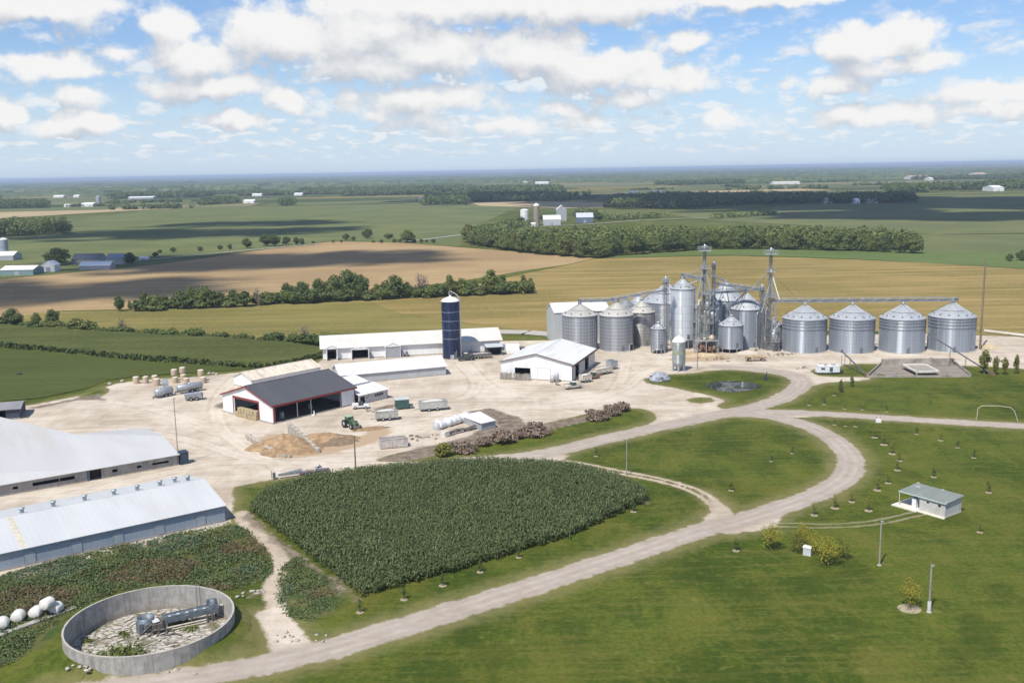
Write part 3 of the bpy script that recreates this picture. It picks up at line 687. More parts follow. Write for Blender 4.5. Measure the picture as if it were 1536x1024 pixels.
for p, kd, h, sx, lb in (((664,684), 'brushg', 2.8, 1.2, 'green topped shrub at the left end of the brush row'), ((697,678), 'brush', 2.2, .95, 'reddish brown brush pile with a white scrap on it'), ((725,668), 'brush', 1.9, .7, 'low purple brown brush pile between two larger ones'), ((755,663), 'brush', 2.6, .9, 'tall brown brush pile near the middle of the bank'),
                         ((777,658), 'brush', 1.8, .6, 'small brown brush pile beside the widest one'), ((801,652), 'brush', 2.4, 1.2, 'widest brown brush pile on the soil bank'), ((896,629), 'brush', 2.3, 1.0, 'brown brush pile left of the right hand pair'),
                         ((918,622), 'brush', 2.3, .8, 'brown brush pile in the middle of the right hand trio'), ((932,616), 'brush', 2.3, .75, 'brown and green brush pile nearest the end of the bank')):
    x, y = G(*p); plant(kd, x, y, h, lb, sx=sx)

# hedgerow trees: (base px, top y, kind, width factor, label)
HG = 'trees of the hedgerow beyond the stubble'
HT = [(180,467,444,'oak2',.8),(195,465,449,'elm',.7),(219,465,437,'oak2',.7),(240,466,450,'bush2',1),(268,463,436,'oak2',.75),(285,462,430,'oak',.75),(306,462,430,'oak',.9),(330,461,437,'oak2',.75),(352,460,431,'oak2',.8),(383,458,436,'oak',.7),(405,457,437,'elm',.8),
      (430,453,421,'oak2',.95),(452,452,418,'oak2',.95),(478,452,414,'oak2',.9),(500,451,410,'oak',.95),(520,450,407,'oak2',.95),(541,450,407,'oak2',.9),(566,449,424,'oak',.9),(590,448,408,'oak2',1.0),(612,447,420,'oak2',.8),(655,445,424,'elm',1),(676,444,412,'elm',1),(692,443,414,'elm',.9),(712,442,420,'elm',1),(735,441,405,'elm',1.05),(752,440,412,'elm',.9),(772,440,420,'elm',.9),(786,439,408,'elm',.8),(796,438,415,'elm',.8)]
for i, (bx, by, ty, kd, sx) in enumerate(HT):
    x, y = G(bx, by); h = ZH(bx, by, ty)
    if kd == 'bush2': lb = 'low bushy growth under the gap in the left hedgerow'
    elif bx < 200: lb = 'small dark tree at the left tip of the long hedgerow' if bx < 190 else 'slim pointed tree second from the left tip of the hedgerow'
    elif bx > 780: lb = 'airy pale tree at the right tip of the hedgerow'
    elif bx < 410: lb = 'leafy tree in the broken left half of the hedgerow'
    else: lb = 'dense dark green tree in the thick middle of the hedgerow' if kd != 'elm' else 'airy light green tree in the right part of the hedgerow'
    plant(kd, x, y, h*rnd.uniform(.9, 1.08), lb, HG, sx=sx*rnd.uniform(.78, 1.05))
for i, (bx, by, ty, kd, sx, lb) in enumerate([(388,459,430,'bare',.6,'grey leafless tree in the left half of the hedgerow'), (628,446,408,'bare',.8,'grey leafless tree near the middle of the hedgerow'), (637,446,411,'bare',.7,'thin leafless tree just right of the taller bare one'), (455,514,488,'bare',1.3,'wide purple grey bare bush beside the long white barn'),
      (186,500,476,'bare',1.2,'brownish bare bush in the ditch line at the left')]):
    x, y = G(bx, by); plant(kd, x, y, ZH(bx, by, ty), lb, sx=sx)
for i, bx in enumerate(list(range(418, 800, 12))+[208,230,245,258,276,300,318,345,366,398,412]):      # understorey of the hedge
    by = 467-(bx-180)*.045+rnd.uniform(-1.5, 1); x, y = G(bx, by); plant('bush2' if i % 2 else 'bush', x, y, rnd.uniform(4.5, 7.5), 'shrub in the understorey along the foot of the hedgerow', 'understorey shrubs of the hedgerow')
# ditch line at the left
DT = [(22,491,462,'oak2',1.1,'dark rounded tree first from the left in the ditch line'),(55,488,468,'elm',1.0,'pale small tree beside the first dark ditch tree'),(78,490,463,'oak2',.9,'dark tree third from the left in the ditch line'),(5,490,474,'bush',1,'dark bush at the frame edge of the ditch line')]
for (bx, by, ty, kd, sx, lb) in DT: x, y = G(bx, by); plant(kd, x, y, ZH(bx, by, ty), lb, sx=sx)
for i, bx in enumerate(range(38, 484, 13)):
    by = 494+(bx-38)*.052+rnd.uniform(-1.2, 1.2); x, y = G(bx, by); plant('bush2' if rnd.random() < .5 else 'bush', x, y, rnd.uniform(1.6, 4.2)*(1.35 if 100 < bx < 205 else 1), 'scrubby bush in the ditch line between crop and stubble', 'bushes of the ditch line', sx=1.3)
# scattered field trees
FT = [(86,398,371,'oak2',1.5,'big round dark tree behind the small white gabled shed'),(196,397,378,'oak2',1.0,'dark tree on the field edge right of the farmhouse'),(399,369,350,'oak2',1.1,'left tree of the pair on the field boundary'),(412,369,350,'oak2',1.1,'right tree of the pair on the field boundary'),(429,367,354,'oak2',1.2,'small tree just right of the boundary pair'),(445,367,355,'oak2',.9,'small dark tree fourth along the boundary'),(453,367,357,'oak2',1.0,'small dark tree fifth along the boundary'),
      (519,360,350,'oak2',1.2,'small dark tree alone on the field boundary'),(530,361,354,'oak2',1.1,'tiny dark tree beside the lone boundary tree'),(551,358,342,'oak2',1.1,'round dark tree standing up from the boundary line'),(583,358,350,'bush',1.4,'low dark clump near the round boundary tree'),(612,364,344,'elm',1.6,'tall double tree at the right of the boundary line'),(371,372,357,'oak2',1.1,'dark tree at the left end of the boundary row'),(345,374,366,'oak2',1,'tiny dark tree left of the boundary row'),(233,385,378,'bush',1,'small dark bush on the boundary by the farm'),
      (1514,392,380,'oak2',1,'dark tree in the far right field left of the larger one'),(1533,391,374,'oak2',1.2,'larger dark tree cut by the frame edge in the far right field')]
for (bx, by, ty, kd, sx, lb) in FT: x, y = G(bx, by); plant(kd, x, y, ZH(bx, by, ty), lb, sx=sx)
for i, bx in enumerate([500,512,560,572,592,600,622,632,640,650,240,260,300,330,470]):
    by = 372-(bx-370)*.06 if bx < 500 else 364; x, y = G(bx, by+rnd.uniform(-.5, .5)); plant('bush', x, y, rnd.uniform(2, 4), 'tiny bush dotted along the far field boundary', 'bushes on the far field boundary')

# woods: crowns at the edge are trees of their own, the mass behind is one canopy
def wood_stuff(name, poly, spacing, h, mat, seed, quads, leaf, name_kind='stuff', skip=0.0, world=False):
    rng = np.random.default_rng(seed); P = np.array(poly if world else W(poly)); lo, hi = P.min(0), P.max(0)
    gx_, gy_ = np.meshgrid(np.arange(lo[0], hi[0], spacing), np.arange(lo[1], hi[1], spacing)); X = gx_.ravel()+rng.uniform(-.45, .45, gx_.size)*spacing; Y = gy_.ravel()+rng.uniform(-.45, .45, gx_.size)*spacing
    keep = sd_poly(P, X, Y, 60) > skip; X, Y = X[keep], Y[keep]; n = len(X)
    VV = []; tone = []
    for x, y in zip(X, Y):
        hh = h*rng.uniform(.72, 1.12); w = spacing*rng.uniform(.55, .85); L = [((x, y, hh*.60), (w, w, hh*.40)), ((x+rng.uniform(-.5, .5)*w, y+rng.uniform(-.5, .5)*w, hh*.8), (w*.6, w*.6, hh*.2))]
        C, Nn = crown_pts(rng, L, quads, .12, .45); V, _ = leafquads(rng, C, Nn, leaf); VV.append(V); tone.append(np.repeat(np.clip(rng.random()*.7+rng.random(len(C))*.3, 0, 1), 4))
    V = np.concatenate(VV); Q = np.arange(len(V)).reshape(-1, 4)
    return tag(npmesh(name, V, Q, mat, {'tone': np.concatenate(tone)}), 'mass of treetops of a wood seen from above', 'wood', kind='stuff')
wood_stuff('wood_canopy', [(712,366),(790,379),(884,386),(960,380),(1080,372),(1300,376),(1378,379),(1386,374),(1330,370),(1200,366),(1080,364),(950,365),(850,366),(720,363)], 8.5, 14.0, LEAF, 5, 150, 1.5, skip=4)
n = 0
front = W([(702,362),(712,367),(790,379.5),(884,387.5),(960,381),(1080,373),(1300,377),(1383,381)])
for (ax, ay), (bx, by) in zip(front[:-1], front[1:]):
    L = math.hypot(bx-ax, by-ay); m = max(1, int(L/8.5))
    for j in range(m):
        t = (j+.5)/m; x, y = ax+(bx-ax)*t+rnd.uniform(-1.5, 1.5), ay+(by-ay)*t+rnd.uniform(-2, 2)+1
        plant(rnd.choice(['oak', 'oak2', 'oak', 'elm']), x, y, rnd.uniform(11.5, 16.5), 'leafy tree in the front edge of the long wood', 'front edge trees of the long wood', sx=rnd.uniform(.8, 1.05), z=0)

# maize
def maize():
    P = np.array(W([(372,768),(455,831),(545,898),(860,806),(973,751),(968,738),(930,717),(860,701),(800,696),(720,695),(640,698),(560,706),(470,719),(412,734),(385,750)])); rng = np.random.default_rng(3)
    a = Vector((46.4, 40.8)).normalized(); lo, hi = P.min(0), P.max(0); c0 = P.mean(0)
    us = np.arange(-75, 75, .34); vs = np.arange(-75, 75, .76); U, Vv = np.meshgrid(us, vs); U = U.ravel()+rng.uniform(-.12, .12, U.size); Vv = Vv.ravel()+rng.uniform(-.09, .09, Vv.size)
    X = c0[0]+U*a.x-Vv*a.y; Y = c0[1]+U*a.y+Vv*a.x; sd = sd_poly(P, X, Y); kp = (sd > .35*np.sin(X*1.7)*np.sin(Y*1.3)+.25) & (rng.random(len(X)) < .92-.35*(np.sin(X*.33+1)*np.sin(Y*.27)+.4*np.sin(X*.9)*np.sin(Y*1.1) > 1.05)); X, Y, sd = X[kp], Y[kp], sd[kp]; n = len(X)
    hn = 1+.10*np.sin(X*.21)*np.cos(Y*.17)+.06*np.sin(X*.6+Y*.4); h = (1.6*hn*rng.uniform(.9, 1.1, n)*np.clip(.82+sd*.06, 0, 1)).reshape(-1, 1)
    VV = []; FF = []; tn = []; b = 0
    nl = 8
    for i in range(nl):
        az = rng.uniform(0, 2*np.pi, n); d = np.stack([np.cos(az), np.sin(az)], 1); sdv = np.stack([-d[:, 1], d[:, 0]], 1)
        z0 = h[:, 0]*(.25+.72*i/(nl-1)); ln = rng.uniform(.55, .95, n)*(1.05-.35*abs(i/(nl-1)-.45)); wd = .065+.035*rng.random(n); up_ = rng.uniform(.15, .5, n)
        ptsr = [0, .4, .75, 1.0]; zz = [0, up_*.9, up_*.75, up_*.75-.32*rng.random(n)]; wf = [.6, 1, .8, .15]
        base = np.stack([X, Y], 1); ring = []
        for q in range(4):
            cxy = base+d*(ln*ptsr[q])[:, None]; o = sdv*(wd*wf[q])[:, None]; z = z0+zz[q]
            ring.append(np.concatenate([cxy-o, z[:, None]], 1)); ring.append(np.concatenate([cxy+o, z[:, None]], 1))
        V = np.stack(ring, 1).reshape(-1, 3); idx = np.arange(n)[:, None]*8+b
        for q in range(3): FF.append(np.concatenate([idx+2*q, idx+2*q+1, idx+2*q+3, idx+2*q+2], 1))
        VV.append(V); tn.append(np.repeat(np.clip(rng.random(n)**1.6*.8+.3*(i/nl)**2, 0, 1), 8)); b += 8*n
    return tag(npmesh('maize_crop', np.concatenate(VV), np.concatenate(FF), CORNM, {'tone': np.concatenate(tn)}), 'dense dark green field of standing maize in the loop of road', 'maize field', kind='stuff')
maize()
# the left crop: one closed canopy, its front a low wall of leaves
def crop_canopy(name, px, h, label, st=.9):
    P = np.array(cP2(px)); lo, hi = P.min(0)-st, P.max(0)+st; rng = np.random.default_rng(4)
    xs_, ys_ = np.arange(lo[0], hi[0], st), np.arange(lo[1], hi[1], st); X, Y = np.meshgrid(xs_, ys_); n0, n1 = len(xs_), len(ys_); X = X.ravel()+rng.uniform(-.25, .25, X.size); Y = Y.ravel()+rng.uniform(-.25, .25, Y.size)
    sd = sd_poly(P, X, Y); Zc = np.where(sd > 0, h*(.93+.10*rng.random(X.size)+.05*np.sin(Y*.5+X*.03)), -.1)
    i = (np.arange(n1-1)[:, None]*n0+np.arange(n0-1)[None, :]).ravel(); Q = np.stack([i, i+1, i+1+n0, i+n0], 1); Q = Q[(sd[Q] > 0).any(1)]
    m = field_mat('crop_canopy', (.062, .077, .021), (.091, .103, .031), (.11, .112, .038), R(-16), .25, .5)
    return tag(npmesh(name, np.stack([X, Y, Zc], 1), Q, m), label, 'crop', kind='stuff')
def crop_edge():
    line = chaikin(W([(-120,505.5),(0,520.5),(100,529.5),(200,539.5),(300,546.5),(386,553.5),(430,549.5),(486,536)]), 1, False); rng = np.random.default_rng(6); C = []
    for (ax, ay), (bx, by) in zip(line[:-1], line[1:]):
        L = math.hypot(bx-ax, by-ay); n = int(L*9); t = rng.random(n); C.append(np.stack([ax+(bx-ax)*t+rng.normal(size=n)*.35, ay+(by-ay)*t+rng.normal(size=n)*.35, rng.uniform(.05, 1.9, n)], 1))
    C = np.concatenate(C); V, Q = leafquads(rng, C, rng.normal(size=C.shape)+np.array([0, .2, -.1]), .75)
    tag(npmesh('crop_edge', V, Q, leaf_mat('crop_edge_shade', (.030, .050, .014), (.07, .10, .03), (.05, .07, .02), .1), {'tone': np.repeat(rng.random(len(C)), 4)}), 'leafy edge of the crop strip above the meadow, shade in its colour', 'crop', kind='stuff')  # leaves coloured dark to give the crop's front its shade
crop_edge()
crop_canopy('standing_crop', [(-120,484),(0,492),(120,500),(240,508),(360,514),(440,520),(486,528),(486,536),(430,549),(388,553),(300,546),(200,539),(100,529),(0,520),(-120,506)], 1.9, 'strip of tall dark green crop between meadow and ditch')
# weeds on the bank between barn, tank and track
def weeds():
    rng = np.random.default_rng(9); X = rng.uniform(-95, -15, 110000); Y = rng.uniform(110, 180, 110000)
    sd = np.full(X.shape, -14.0)
    for q in SCRUB: sd = np.maximum(sd, sd_poly(cP2(q), X, Y))
    dt = np.hypot(X-TANKC[0], Y-TANKC[1])
    lump = np.sin(X*.45)*np.sin(Y*.52+1)+.7*np.sin(X*1.1+2)*np.sin(Y*.9); kp = (sd > -.5) & (dt > TANKR+.8) & (rng.random(len(X)) < .55+.3*lump); X, Y, sd, lump = X[kp], Y[kp], sd[kp], lump[kp]; n = len(X)
    hh = np.clip(.4+.3*lump, .15, .95)*np.clip(.35+sd*.22, .15, 1)*np.where(X > -33, .45, 1)
    patch = np.sin(X*.22+1.5)*np.sin(Y*.31)+.5*np.sin(X*.09-Y*.13)
    patch = np.where(X > -33, np.abs(patch)*.4, patch)
    sets = ((patch > .55, leaf_mat('weed_red', (.10, .07, .034), (.18, .14, .065), (.09, .07, .03), .1)), (patch < -.5, leaf_mat('weed_blue', (.07, .11, .055), (.14, .185, .10), (.06, .1, .05), .1)), ((patch >= -.5) & (patch <= .45), LEAFD))
    for (mk, mt), lab in zip(sets, ('reddish brown weeds in patches on the bank behind the round tank', 'bluish green leafy weeds in patches on the bank', 'rank dark green weeds covering the bank round the tank')):
        mix = mk ^ (rng.random(n) < .12); C = []; 
        for q in range(5): C.append(np.stack([X[mix]+rng.normal(size=mix.sum())*.28, Y[mix]+rng.normal(size=mix.sum())*.28, hh[mix]*rng.uniform(.15, 1.1, mix.sum())], 1))
        C = np.concatenate(C); V, Q = leafquads(rng, C, np.array([0, -.1, .8])+rng.normal(size=C.shape)*.6, .23)
        tag(npmesh('weeds', V, Q, mt, {'tone': np.repeat(rng.random(len(C)), 4)}), lab, 'weeds', kind='stuff')
weeds()

# ------------------------------------------------------------------ buildings
WHITE = M('white_sheet_roof', (.70, .705, .705), .45, amt=.05, scale=.25, stretch=(1, .15, 1), stain=(.50, .47, .42), stain_amt=.45, stain_scale=.5, ribs=(0, .9, .22))
WHITEW = M('white_wall_sheet', (.74, .75, .76), .5, amt=.05, scale=.4, stretch=(1, 1, .2), stain=(.5, .48, .44), stain_amt=.35, ribs=(0, .8, .12))
WHITEY = M('white_wall_sheet_side', (.74, .75, .76), .5, amt=.05, scale=.4, stretch=(1, 1, .2), stain=(.5, .48, .44), stain_amt=.35, ribs=(1, .8, .12))
GREYW = M('grey_wall_sheet', (.40, .42, .44), .55, amt=.08, scale=.4, stain=(.33, .31, .28), stain_amt=.5, ribs=(0, .9, .15))
BLUEW = M('blue_grey_wall_sheet', (.30, .35, .41), .5, amt=.05, scale=.3, stain=(.36, .36, .36), stain_amt=.4, ribs=(0, .9, .18))
CONC = M('concrete', (.34, .325, .30), .9, amt=.15, scale=.8, stretch=(1, 1, .5), stain=(.17, .16, .145), stain_amt=.6, bump=.3)
CONCL = M('pale_concrete', (.42, .39, .34), .9, amt=.14, scale=.8, stain=(.25, .23, .2), stain_amt=.5, bump=.3)
RED = M('red_trim', (.23, .032, .036), .5, amt=.15, scale=1)
REDD = M('faded_red_trim', (.17, .085, .07), .7, amt=.25, scale=1)
DARKROOF = M('charcoal_sheet_roof', (.085, .087, .095), .55, amt=.08, scale=.2, stretch=(1, .2, 1), stain=(.12, .115, .11), stain_amt=.5, ribs=(0, .9, .2))
TANROOF = M('weathered_roof', (.66, .60, .50), .7, amt=.12, scale=.4, stretch=(1, .2, 1), stain=(.40, .30, .19), stain_amt=.8, stain_scale=.9)
DARK = M('interior_shade', (.018, .019, .021), .9, amt=.3, scale=1)  # near-black panel colour standing in for the shade inside doorways
DIRTF = M('barn_floor', (.17, .14, .11), .95, amt=.25, scale=.4)
STEEL = M('galvanised_steel', (.46, .48, .50), .45, .6, amt=.18, scale=1.5)
STEELT = M('tower_steel', (.30, .31, .325), .5, .45, amt=.25, scale=1.5)
STEELD = M('dark_steel', (.20, .21, .22), .5, .5, amt=.25, scale=1.5)
WOOD = M('weathered_wood', (.26, .22, .17), .9, amt=.3, scale=1.5, stretch=(1, 1, .3))
WOODP = M('pole_wood', (.21, .155, .11), .9, amt=.2, scale=2, stretch=(1, 1, .2))
GLASS = M('window_glass', (.03, .04, .05), .12, amt=.1, spec=.8)
WHITEP = M('white_paint', (.78, .78, .77), .45, amt=.05, scale=1)
GREYP = M('grey_paint', (.33, .35, .37), .5, amt=.12, scale=1)
BLUED = M('dark_blue_paint', (.035, .055, .085), .5, amt=.15, scale=1)
RUST = M('rusty_metal', (.22, .12, .075), .8, amt=.3, scale=1.5, stain=(.36, .30, .24), stain_amt=.8, stain_scale=1.2)
TYRE = M('tyre_rubber', (.025, .025, .026), .85, amt=.2, scale=3)
RIM = M('wheel_rim', (.55, .55, .52), .5, .3, amt=.1)
GLAZ = M('cab_glass', (.05, .07, .06), .12, amt=.1, spec=.8)

def cutwall(mb, p0, p1, h, t, holes=(), m=0, z0=0.0):
    """wall from p0 to p1 (2D), thickness t to the left of the run, with real openings (s0, s1, z0, z1)"""
    p0, p1 = Vector(p0), Vector(p1); d = p1-p0; L = d.length; d.normalize(); nl = Vector((-d.y, d.x))
    def piece(a, b, za, zb):
        if b-a < .01 or zb-za < .01: return
        q = [p0+d*a, p0+d*b, p0+d*b+nl*t, p0+d*a+nl*t]
        mb.hexa([(v.x, v.y, za) for v in q], [(v.x, v.y, zb) for v in q], m)
    s = 0.0
    for (a, b, za, zb) in sorted(holes):
        piece(s, a, z0, h); piece(a, b, z0, za); piece(a, b, zb, h); s = b
    piece(s, L, z0, h)
def gable_barn(name, label, cat, A, B, D, wh, rise, ridge='x', oh=.5, wmat=None, rmat=None, gmat=None, holes=None, fascia=None, floor=None, plinth=True, t=.18, rt=.12, loc_len=None, group=None):
    A, B = Vector(A), Vector(B); d = B-A; L = loc_len or d.length; rz = math.atan2(d.y, d.x)
    e = T(name, label, cat, (A.x, A.y, 0), rz, group); holes = holes or {}
    w = MB(); cutwall(w, (0, 0), (L, 0), wh, t, holes.get('f', ())); cutwall(w, (L, D), (0, D), wh, t, holes.get('b', ()))
    cutwall(w, (L, t), (L, D-t), wh, t, holes.get('r', ())); cutwall(w, (0, D-t), (0, t), wh, t, holes.get('l', ()))
    if ridge == 'x':
        for x0 in (0, L-t):
            w.add([(x, y, z) for x in (x0, x0+t) for (y, z) in ((0, wh), (D, wh), (D/2, wh+rise-.02))], [(0, 2, 1), (3, 4, 5), (0, 1, 4, 3), (1, 2, 5, 4), (2, 0, 3, 5)])
    else:
        for y0 in (0, D-t):
            w.add([(x, y, z) for y in (y0, y0+t) for (x, z) in ((0, wh), (L, wh), (L/2, wh+rise-.02))], [(0, 1, 2), (3, 5, 4), (0, 3, 4, 1), (1, 4, 5, 2), (2, 5, 3, 0)])
    w.build('wall', wmat or WHITEW, e)
    r = MB(); e2 = .004
    if ridge == 'x':
        k = rise/(D/2); ze = wh-oh*k+rt+e2; zr = wh+rise+rt+e2
        r.slab([(-oh, -oh, ze), (L+oh, -oh, ze), (L+oh, D/2, zr), (-oh, D/2, zr)], rt); r.slab([(L+oh, D+oh, ze), (-oh, D+oh, ze), (-oh, D/2, zr), (L+oh, D/2, zr)], rt)
        r.tube((-oh, D/2, zr), (L+oh, D/2, zr), .12, n=6)
    else:
        k = rise/(L/2); ze = wh-oh*k+rt+e2; zr = wh+rise+rt+e2
        r.slab([(-oh, D+oh, ze), (-oh, -oh, ze), (L/2, -oh, zr), (L/2, D+oh, zr)], rt); r.slab([(L+oh, -oh, ze), (L+oh, D+oh, ze), (L/2, D+oh, zr), (L/2, -oh, zr)], rt)
        r.tube((L/2, -oh, zr), (L/2, D+oh, zr), .12, n=6)
    ro = r.build('roof', rmat or WHITE, e)
    if fascia:
        f = MB(); b = oh+.03
        if ridge == 'x':
            f.box(-oh, L+oh, -b-.05, -b+.02, ze-.42, ze-.05)
            for xx in (-b-.03, L+b-.03): 
                f.slab([(xx, -oh, ze-.03), (xx+.06, -oh, ze-.03), (xx+.06, D/2, zr-.03), (xx, D/2, zr-.03)], .34); f.slab([(xx+.06, D+oh, ze-.03), (xx, D+oh, ze-.03), (xx, D/2, zr-.03), (xx+.06, D/2, zr-.03)], .34)
        else:
            f.box(L+b-.02, L+b+.05, -oh, D+oh, ze-.62, ze-.05)
            for (xa, xb) in ((-oh, L/2), (L+oh, L/2)):
                q = [(xa, -b-.03, ze-.03), (xb, -b-.03, zr-.03), (xb, -b+.03, zr-.03), (xa, -b+.03, ze-.03)]
                f.slab(q if xa > xb else q[::-1], .25)
        f.build('fascia', fascia, e)
    if plinth:
        p = MB(); p.box(-.06, L+.06, -.06, -.003, -.2, .32); p.box(-.06, L+.06, D+.003, D+.06, -.2, .32); p.box(L+.003, L+.06, 0, D, -.2, .32); p.box(-.06, -.003, 0, D, -.2, .32); p.build('plinth', CONC, e)
    if floor: f = MB(); f.box(t, L-t, t, D-t, -.1, .03); f.build('floor', floor, e)
    return e, L, ro
def panel(e, name, x0, x1, z0, z1, mat, y=-.05, d=.05, frame=None):
    b = MB(); b.box(x0, x1, y, y+d-.004, z0, z1); o = b.build(name, mat, e)
    if frame:
        f = MB(); q = .09
        f.box(x0-q, x0, y-.02, y+d-.006, z0, z1+q); f.box(x1, x1+q, y-.02, y+d-.006, z0, z1+q); f.box(x0, x1, y-.02, y+d-.006, z1+.001, z1+q); f.build('frame', frame, o)
    return o

# --- lower left: white hog barn with blue grey side
A, B = G(0, 857), G(338, 781.5); d = Vector((B[0]-A[0], B[1]-A[1])).normalized(); LB2 = 66.0; A2 = (B[0]-d.x*LB2, B[1]-d.y*LB2)
e, L, ro = gable_barn('livestock_barn', 'long white barn with blue grey side wall and a row of roof vents', 'barn', A2, B, 22, 2.9, 2.1, 'x', .35, BLUEW, M('hog_barn_roof', (.53, .54, .55), .45, amt=.05, scale=.2, stretch=(1, .12, 1), stain=(.47, .46, .43), stain_amt=.4, stain_scale=.3, ribs=(0, .9, .14)))
for px in (302, 240, 178, 116, 46, -60, -170):
    q = Vector(G(px, 857-px*.2236)); s = (q-Vector(A2)).dot(d); panel(e, 'door', s-.75, s+.75, .35, 2.25, M('barn_door', (.33, .37, .41), .6, amt=.1, scale=1), frame=M('barn_door_frame', (.24, .27, .30), .6))
vb = Vector(A2); nv = Vector((-d.y, d.x))
for px in ((33, 769), (80, 758), (127, 749), (171, 741), (206, 734), (240, 726), (262, 720), (282, 721), (-15, 780), (-66, 790)):
    q = Vector(G(px[0], px[1], 5.0)); s = (q-vb).dot(d); yv = min(max((q-vb).dot(nv), 11.4), 14.5)
    zz = 2.9+2.1*(1-abs(yv-11)/11)+.1
    c = MB(); c.lathe([(.34, -.2), (.34, .75), (.50, .78), (.50, .98), (.0, 1.08)], 12, (s, yv, zz)); c.build('roof_vent', M('vent_grey', (.36, .42, .45), .5, .3, amt=.2, scale=2), e)
kk = 2.1/11
for j in range(9):      # translucent strip across the roof
    y0 = .3+j*1.15; s = (Vector(G(24, 790, 4))-vb).dot(d)
    c = MB(); c.slab([(s-.9, y0, 3.03+y0*kk), (s+.1, y0, 3.03+y0*kk), (s+.1, y0+.9, 3.03+(y0+.9)*kk), (s-.9, y0+.9, 3.03+(y0+.9)*kk)], .02); c.build('skylight_panel', M('skylight_sheet', (.55, .50, .38), .5, amt=.25, scale=2), e)
rb = MB()
for i in range(260):
    s = rnd.uniform(LB2-32, LB2+.8); rb.blob((s, rnd.uniform(-1.6, -.2), .02), (rnd.uniform(.1, .3),)*2+(rnd.uniform(.06, .18),), i, .35)
ob = rb.build('rubble', CONCL, None, (A2[0], A2[1], 0), math.atan2(d.y, d.x)); tag(ob, 'strip of pale stones along the foot of the barn wall', 'stones', kind='stuff')

# --- upper left: long cattle barn with concrete wall and joined roofs
def barn1():
    A, B = Vector(G(0, 745)), Vector(G(267, 697.5)); d = (B-A).normalized(); nv = Vector((-d.y, d.x)); rz = math.atan2(d.y, d.x); L = 60.0; O = B-d*L; wh = 2.35
    e = T('cattle_barn', 'long low white roofed cattle barn with weathered concrete wall and dark slots', 'barn', (O.x, O.y, 0), rz)
    loc = lambda p: ((Vector(p)-O).dot(d), (Vector(p)-O).dot(nv))
    sx = lambda px: loc(G(px, 745-px*.178))[0]
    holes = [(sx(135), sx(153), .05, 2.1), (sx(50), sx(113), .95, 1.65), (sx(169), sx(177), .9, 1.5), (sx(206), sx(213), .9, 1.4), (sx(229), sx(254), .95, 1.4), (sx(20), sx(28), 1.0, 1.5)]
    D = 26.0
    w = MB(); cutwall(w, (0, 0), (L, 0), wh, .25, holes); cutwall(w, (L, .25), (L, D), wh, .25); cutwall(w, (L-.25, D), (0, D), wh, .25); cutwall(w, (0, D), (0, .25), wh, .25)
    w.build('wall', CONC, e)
    Ra, Rb, Rc = loc(G(0, 670, 6.0)), loc(G(112, 651, 5.4)), loc(G(262, 650, 3.9))
    tn = (Rb[1]-Ra[1])/(Rb[0]-Ra[0]); R0 = (-1, Ra[1]-tn*(Ra[0]+1), 6.3)
    oh = .6; ze = wh+.08
    r = MB()
    Rb3 = (Rb[0], Rb[1], 5.4); Rc3 = (L+.4, Rc[1], 3.9)
    r.slab([(-1, -oh, ze), (Rb[0]+1.0, -oh, ze), Rb3, R0], .12); r.slab([(Rb[0]+1.0, -oh, ze), (L+.4, -oh, ze), Rc3, Rb3], .12)
    zb = 2.6; p1, p0 = loc(G(0, 625, 8.2)), loc(G(-90, 603, 8.6)); P1, P0 = (p1[0], p1[1], 8.2), (p0[0], p0[1], 8.6)
    r.slab([R0, Rb3, P1, P0], .12); r.slab([P0, P1, (p1[0]+1, p1[1]+9, zb), (p0[0]-2, p0[1]+9, zb)], .12); r.slab([P1, Rb3, (Rb[0]+2, D+1, zb), (p1[0]+1, p1[1]+9, zb)], .12); r.slab([Rb3, Rc3, (L+.4, D+.6, zb), (Rb[0]+2, D+1, zb)], .12)
    r.build('roof', M('white_barn_roof', (.51, .51, .512), .5, amt=.05, scale=.2, stretch=(1, .15, 1), stain=(.46, .43, .37), stain_amt=.6, stain_scale=.12, ribs=(0, .9, .12)), e)
    gw = MB()
    gw.add([(L, 0, wh), (L, Rc[1], 3.78), (L, D, wh), (L-.2, 0, wh), (L-.2, Rc[1], 3.78), (L-.2, D, wh)], [(0, 2, 1), (3, 4, 5), (0, 1, 4, 3), (1, 2, 5, 4)]); gw.build('gable', WHITEY, e)
    p = MB(); p.box(sx(134)-.35, sx(134), -.06, .2, 0, 2.3); p.build('door_post', M('blue_post', (.06, .12, .22), .5), e)
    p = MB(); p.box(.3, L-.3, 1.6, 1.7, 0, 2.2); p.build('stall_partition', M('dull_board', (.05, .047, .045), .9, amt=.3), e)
    p = MB(); p.box(sx(90)-.02, sx(90)+.1, -.02, .2, .95, 1.65); p.box(sx(153)+.002, sx(153)+.2, -.05, .2, 0, 2.2); p.build('mullion', CONC, e)
    k = MB(); k.box(-.9, .9, -1.1, 1.1, .05, 2.5); k.box(-.98, .98, -1.18, 1.18, 2.5, 2.62); ks = loc(G(276, 696)); b2 = k.build('steel_bin', BLUED, None, (*G(275, 694.5), 0), rz); tag(b2, 'dark blue steel box at the right end of the cattle barn', 'bin')
barn1()
# grey roofed shed at the frame edge
A, B = G(-70, 636), G(30, 628); gable_barn('open_shed', 'grey roofed shed with dark open front cut by the left frame edge', 'shed', A, B, 9, 2.7, .8, 'x', .5, M('dark_blue_boards', (.045, .06, .09), .7, amt=.2), M('grey_sheet_roof', (.24, .24, .25), .5, amt=.1, scale=.4, stretch=(1, .2, 1)), holes={'f': [(1, 12, 0, 2.4)]}, floor=DIRTF)

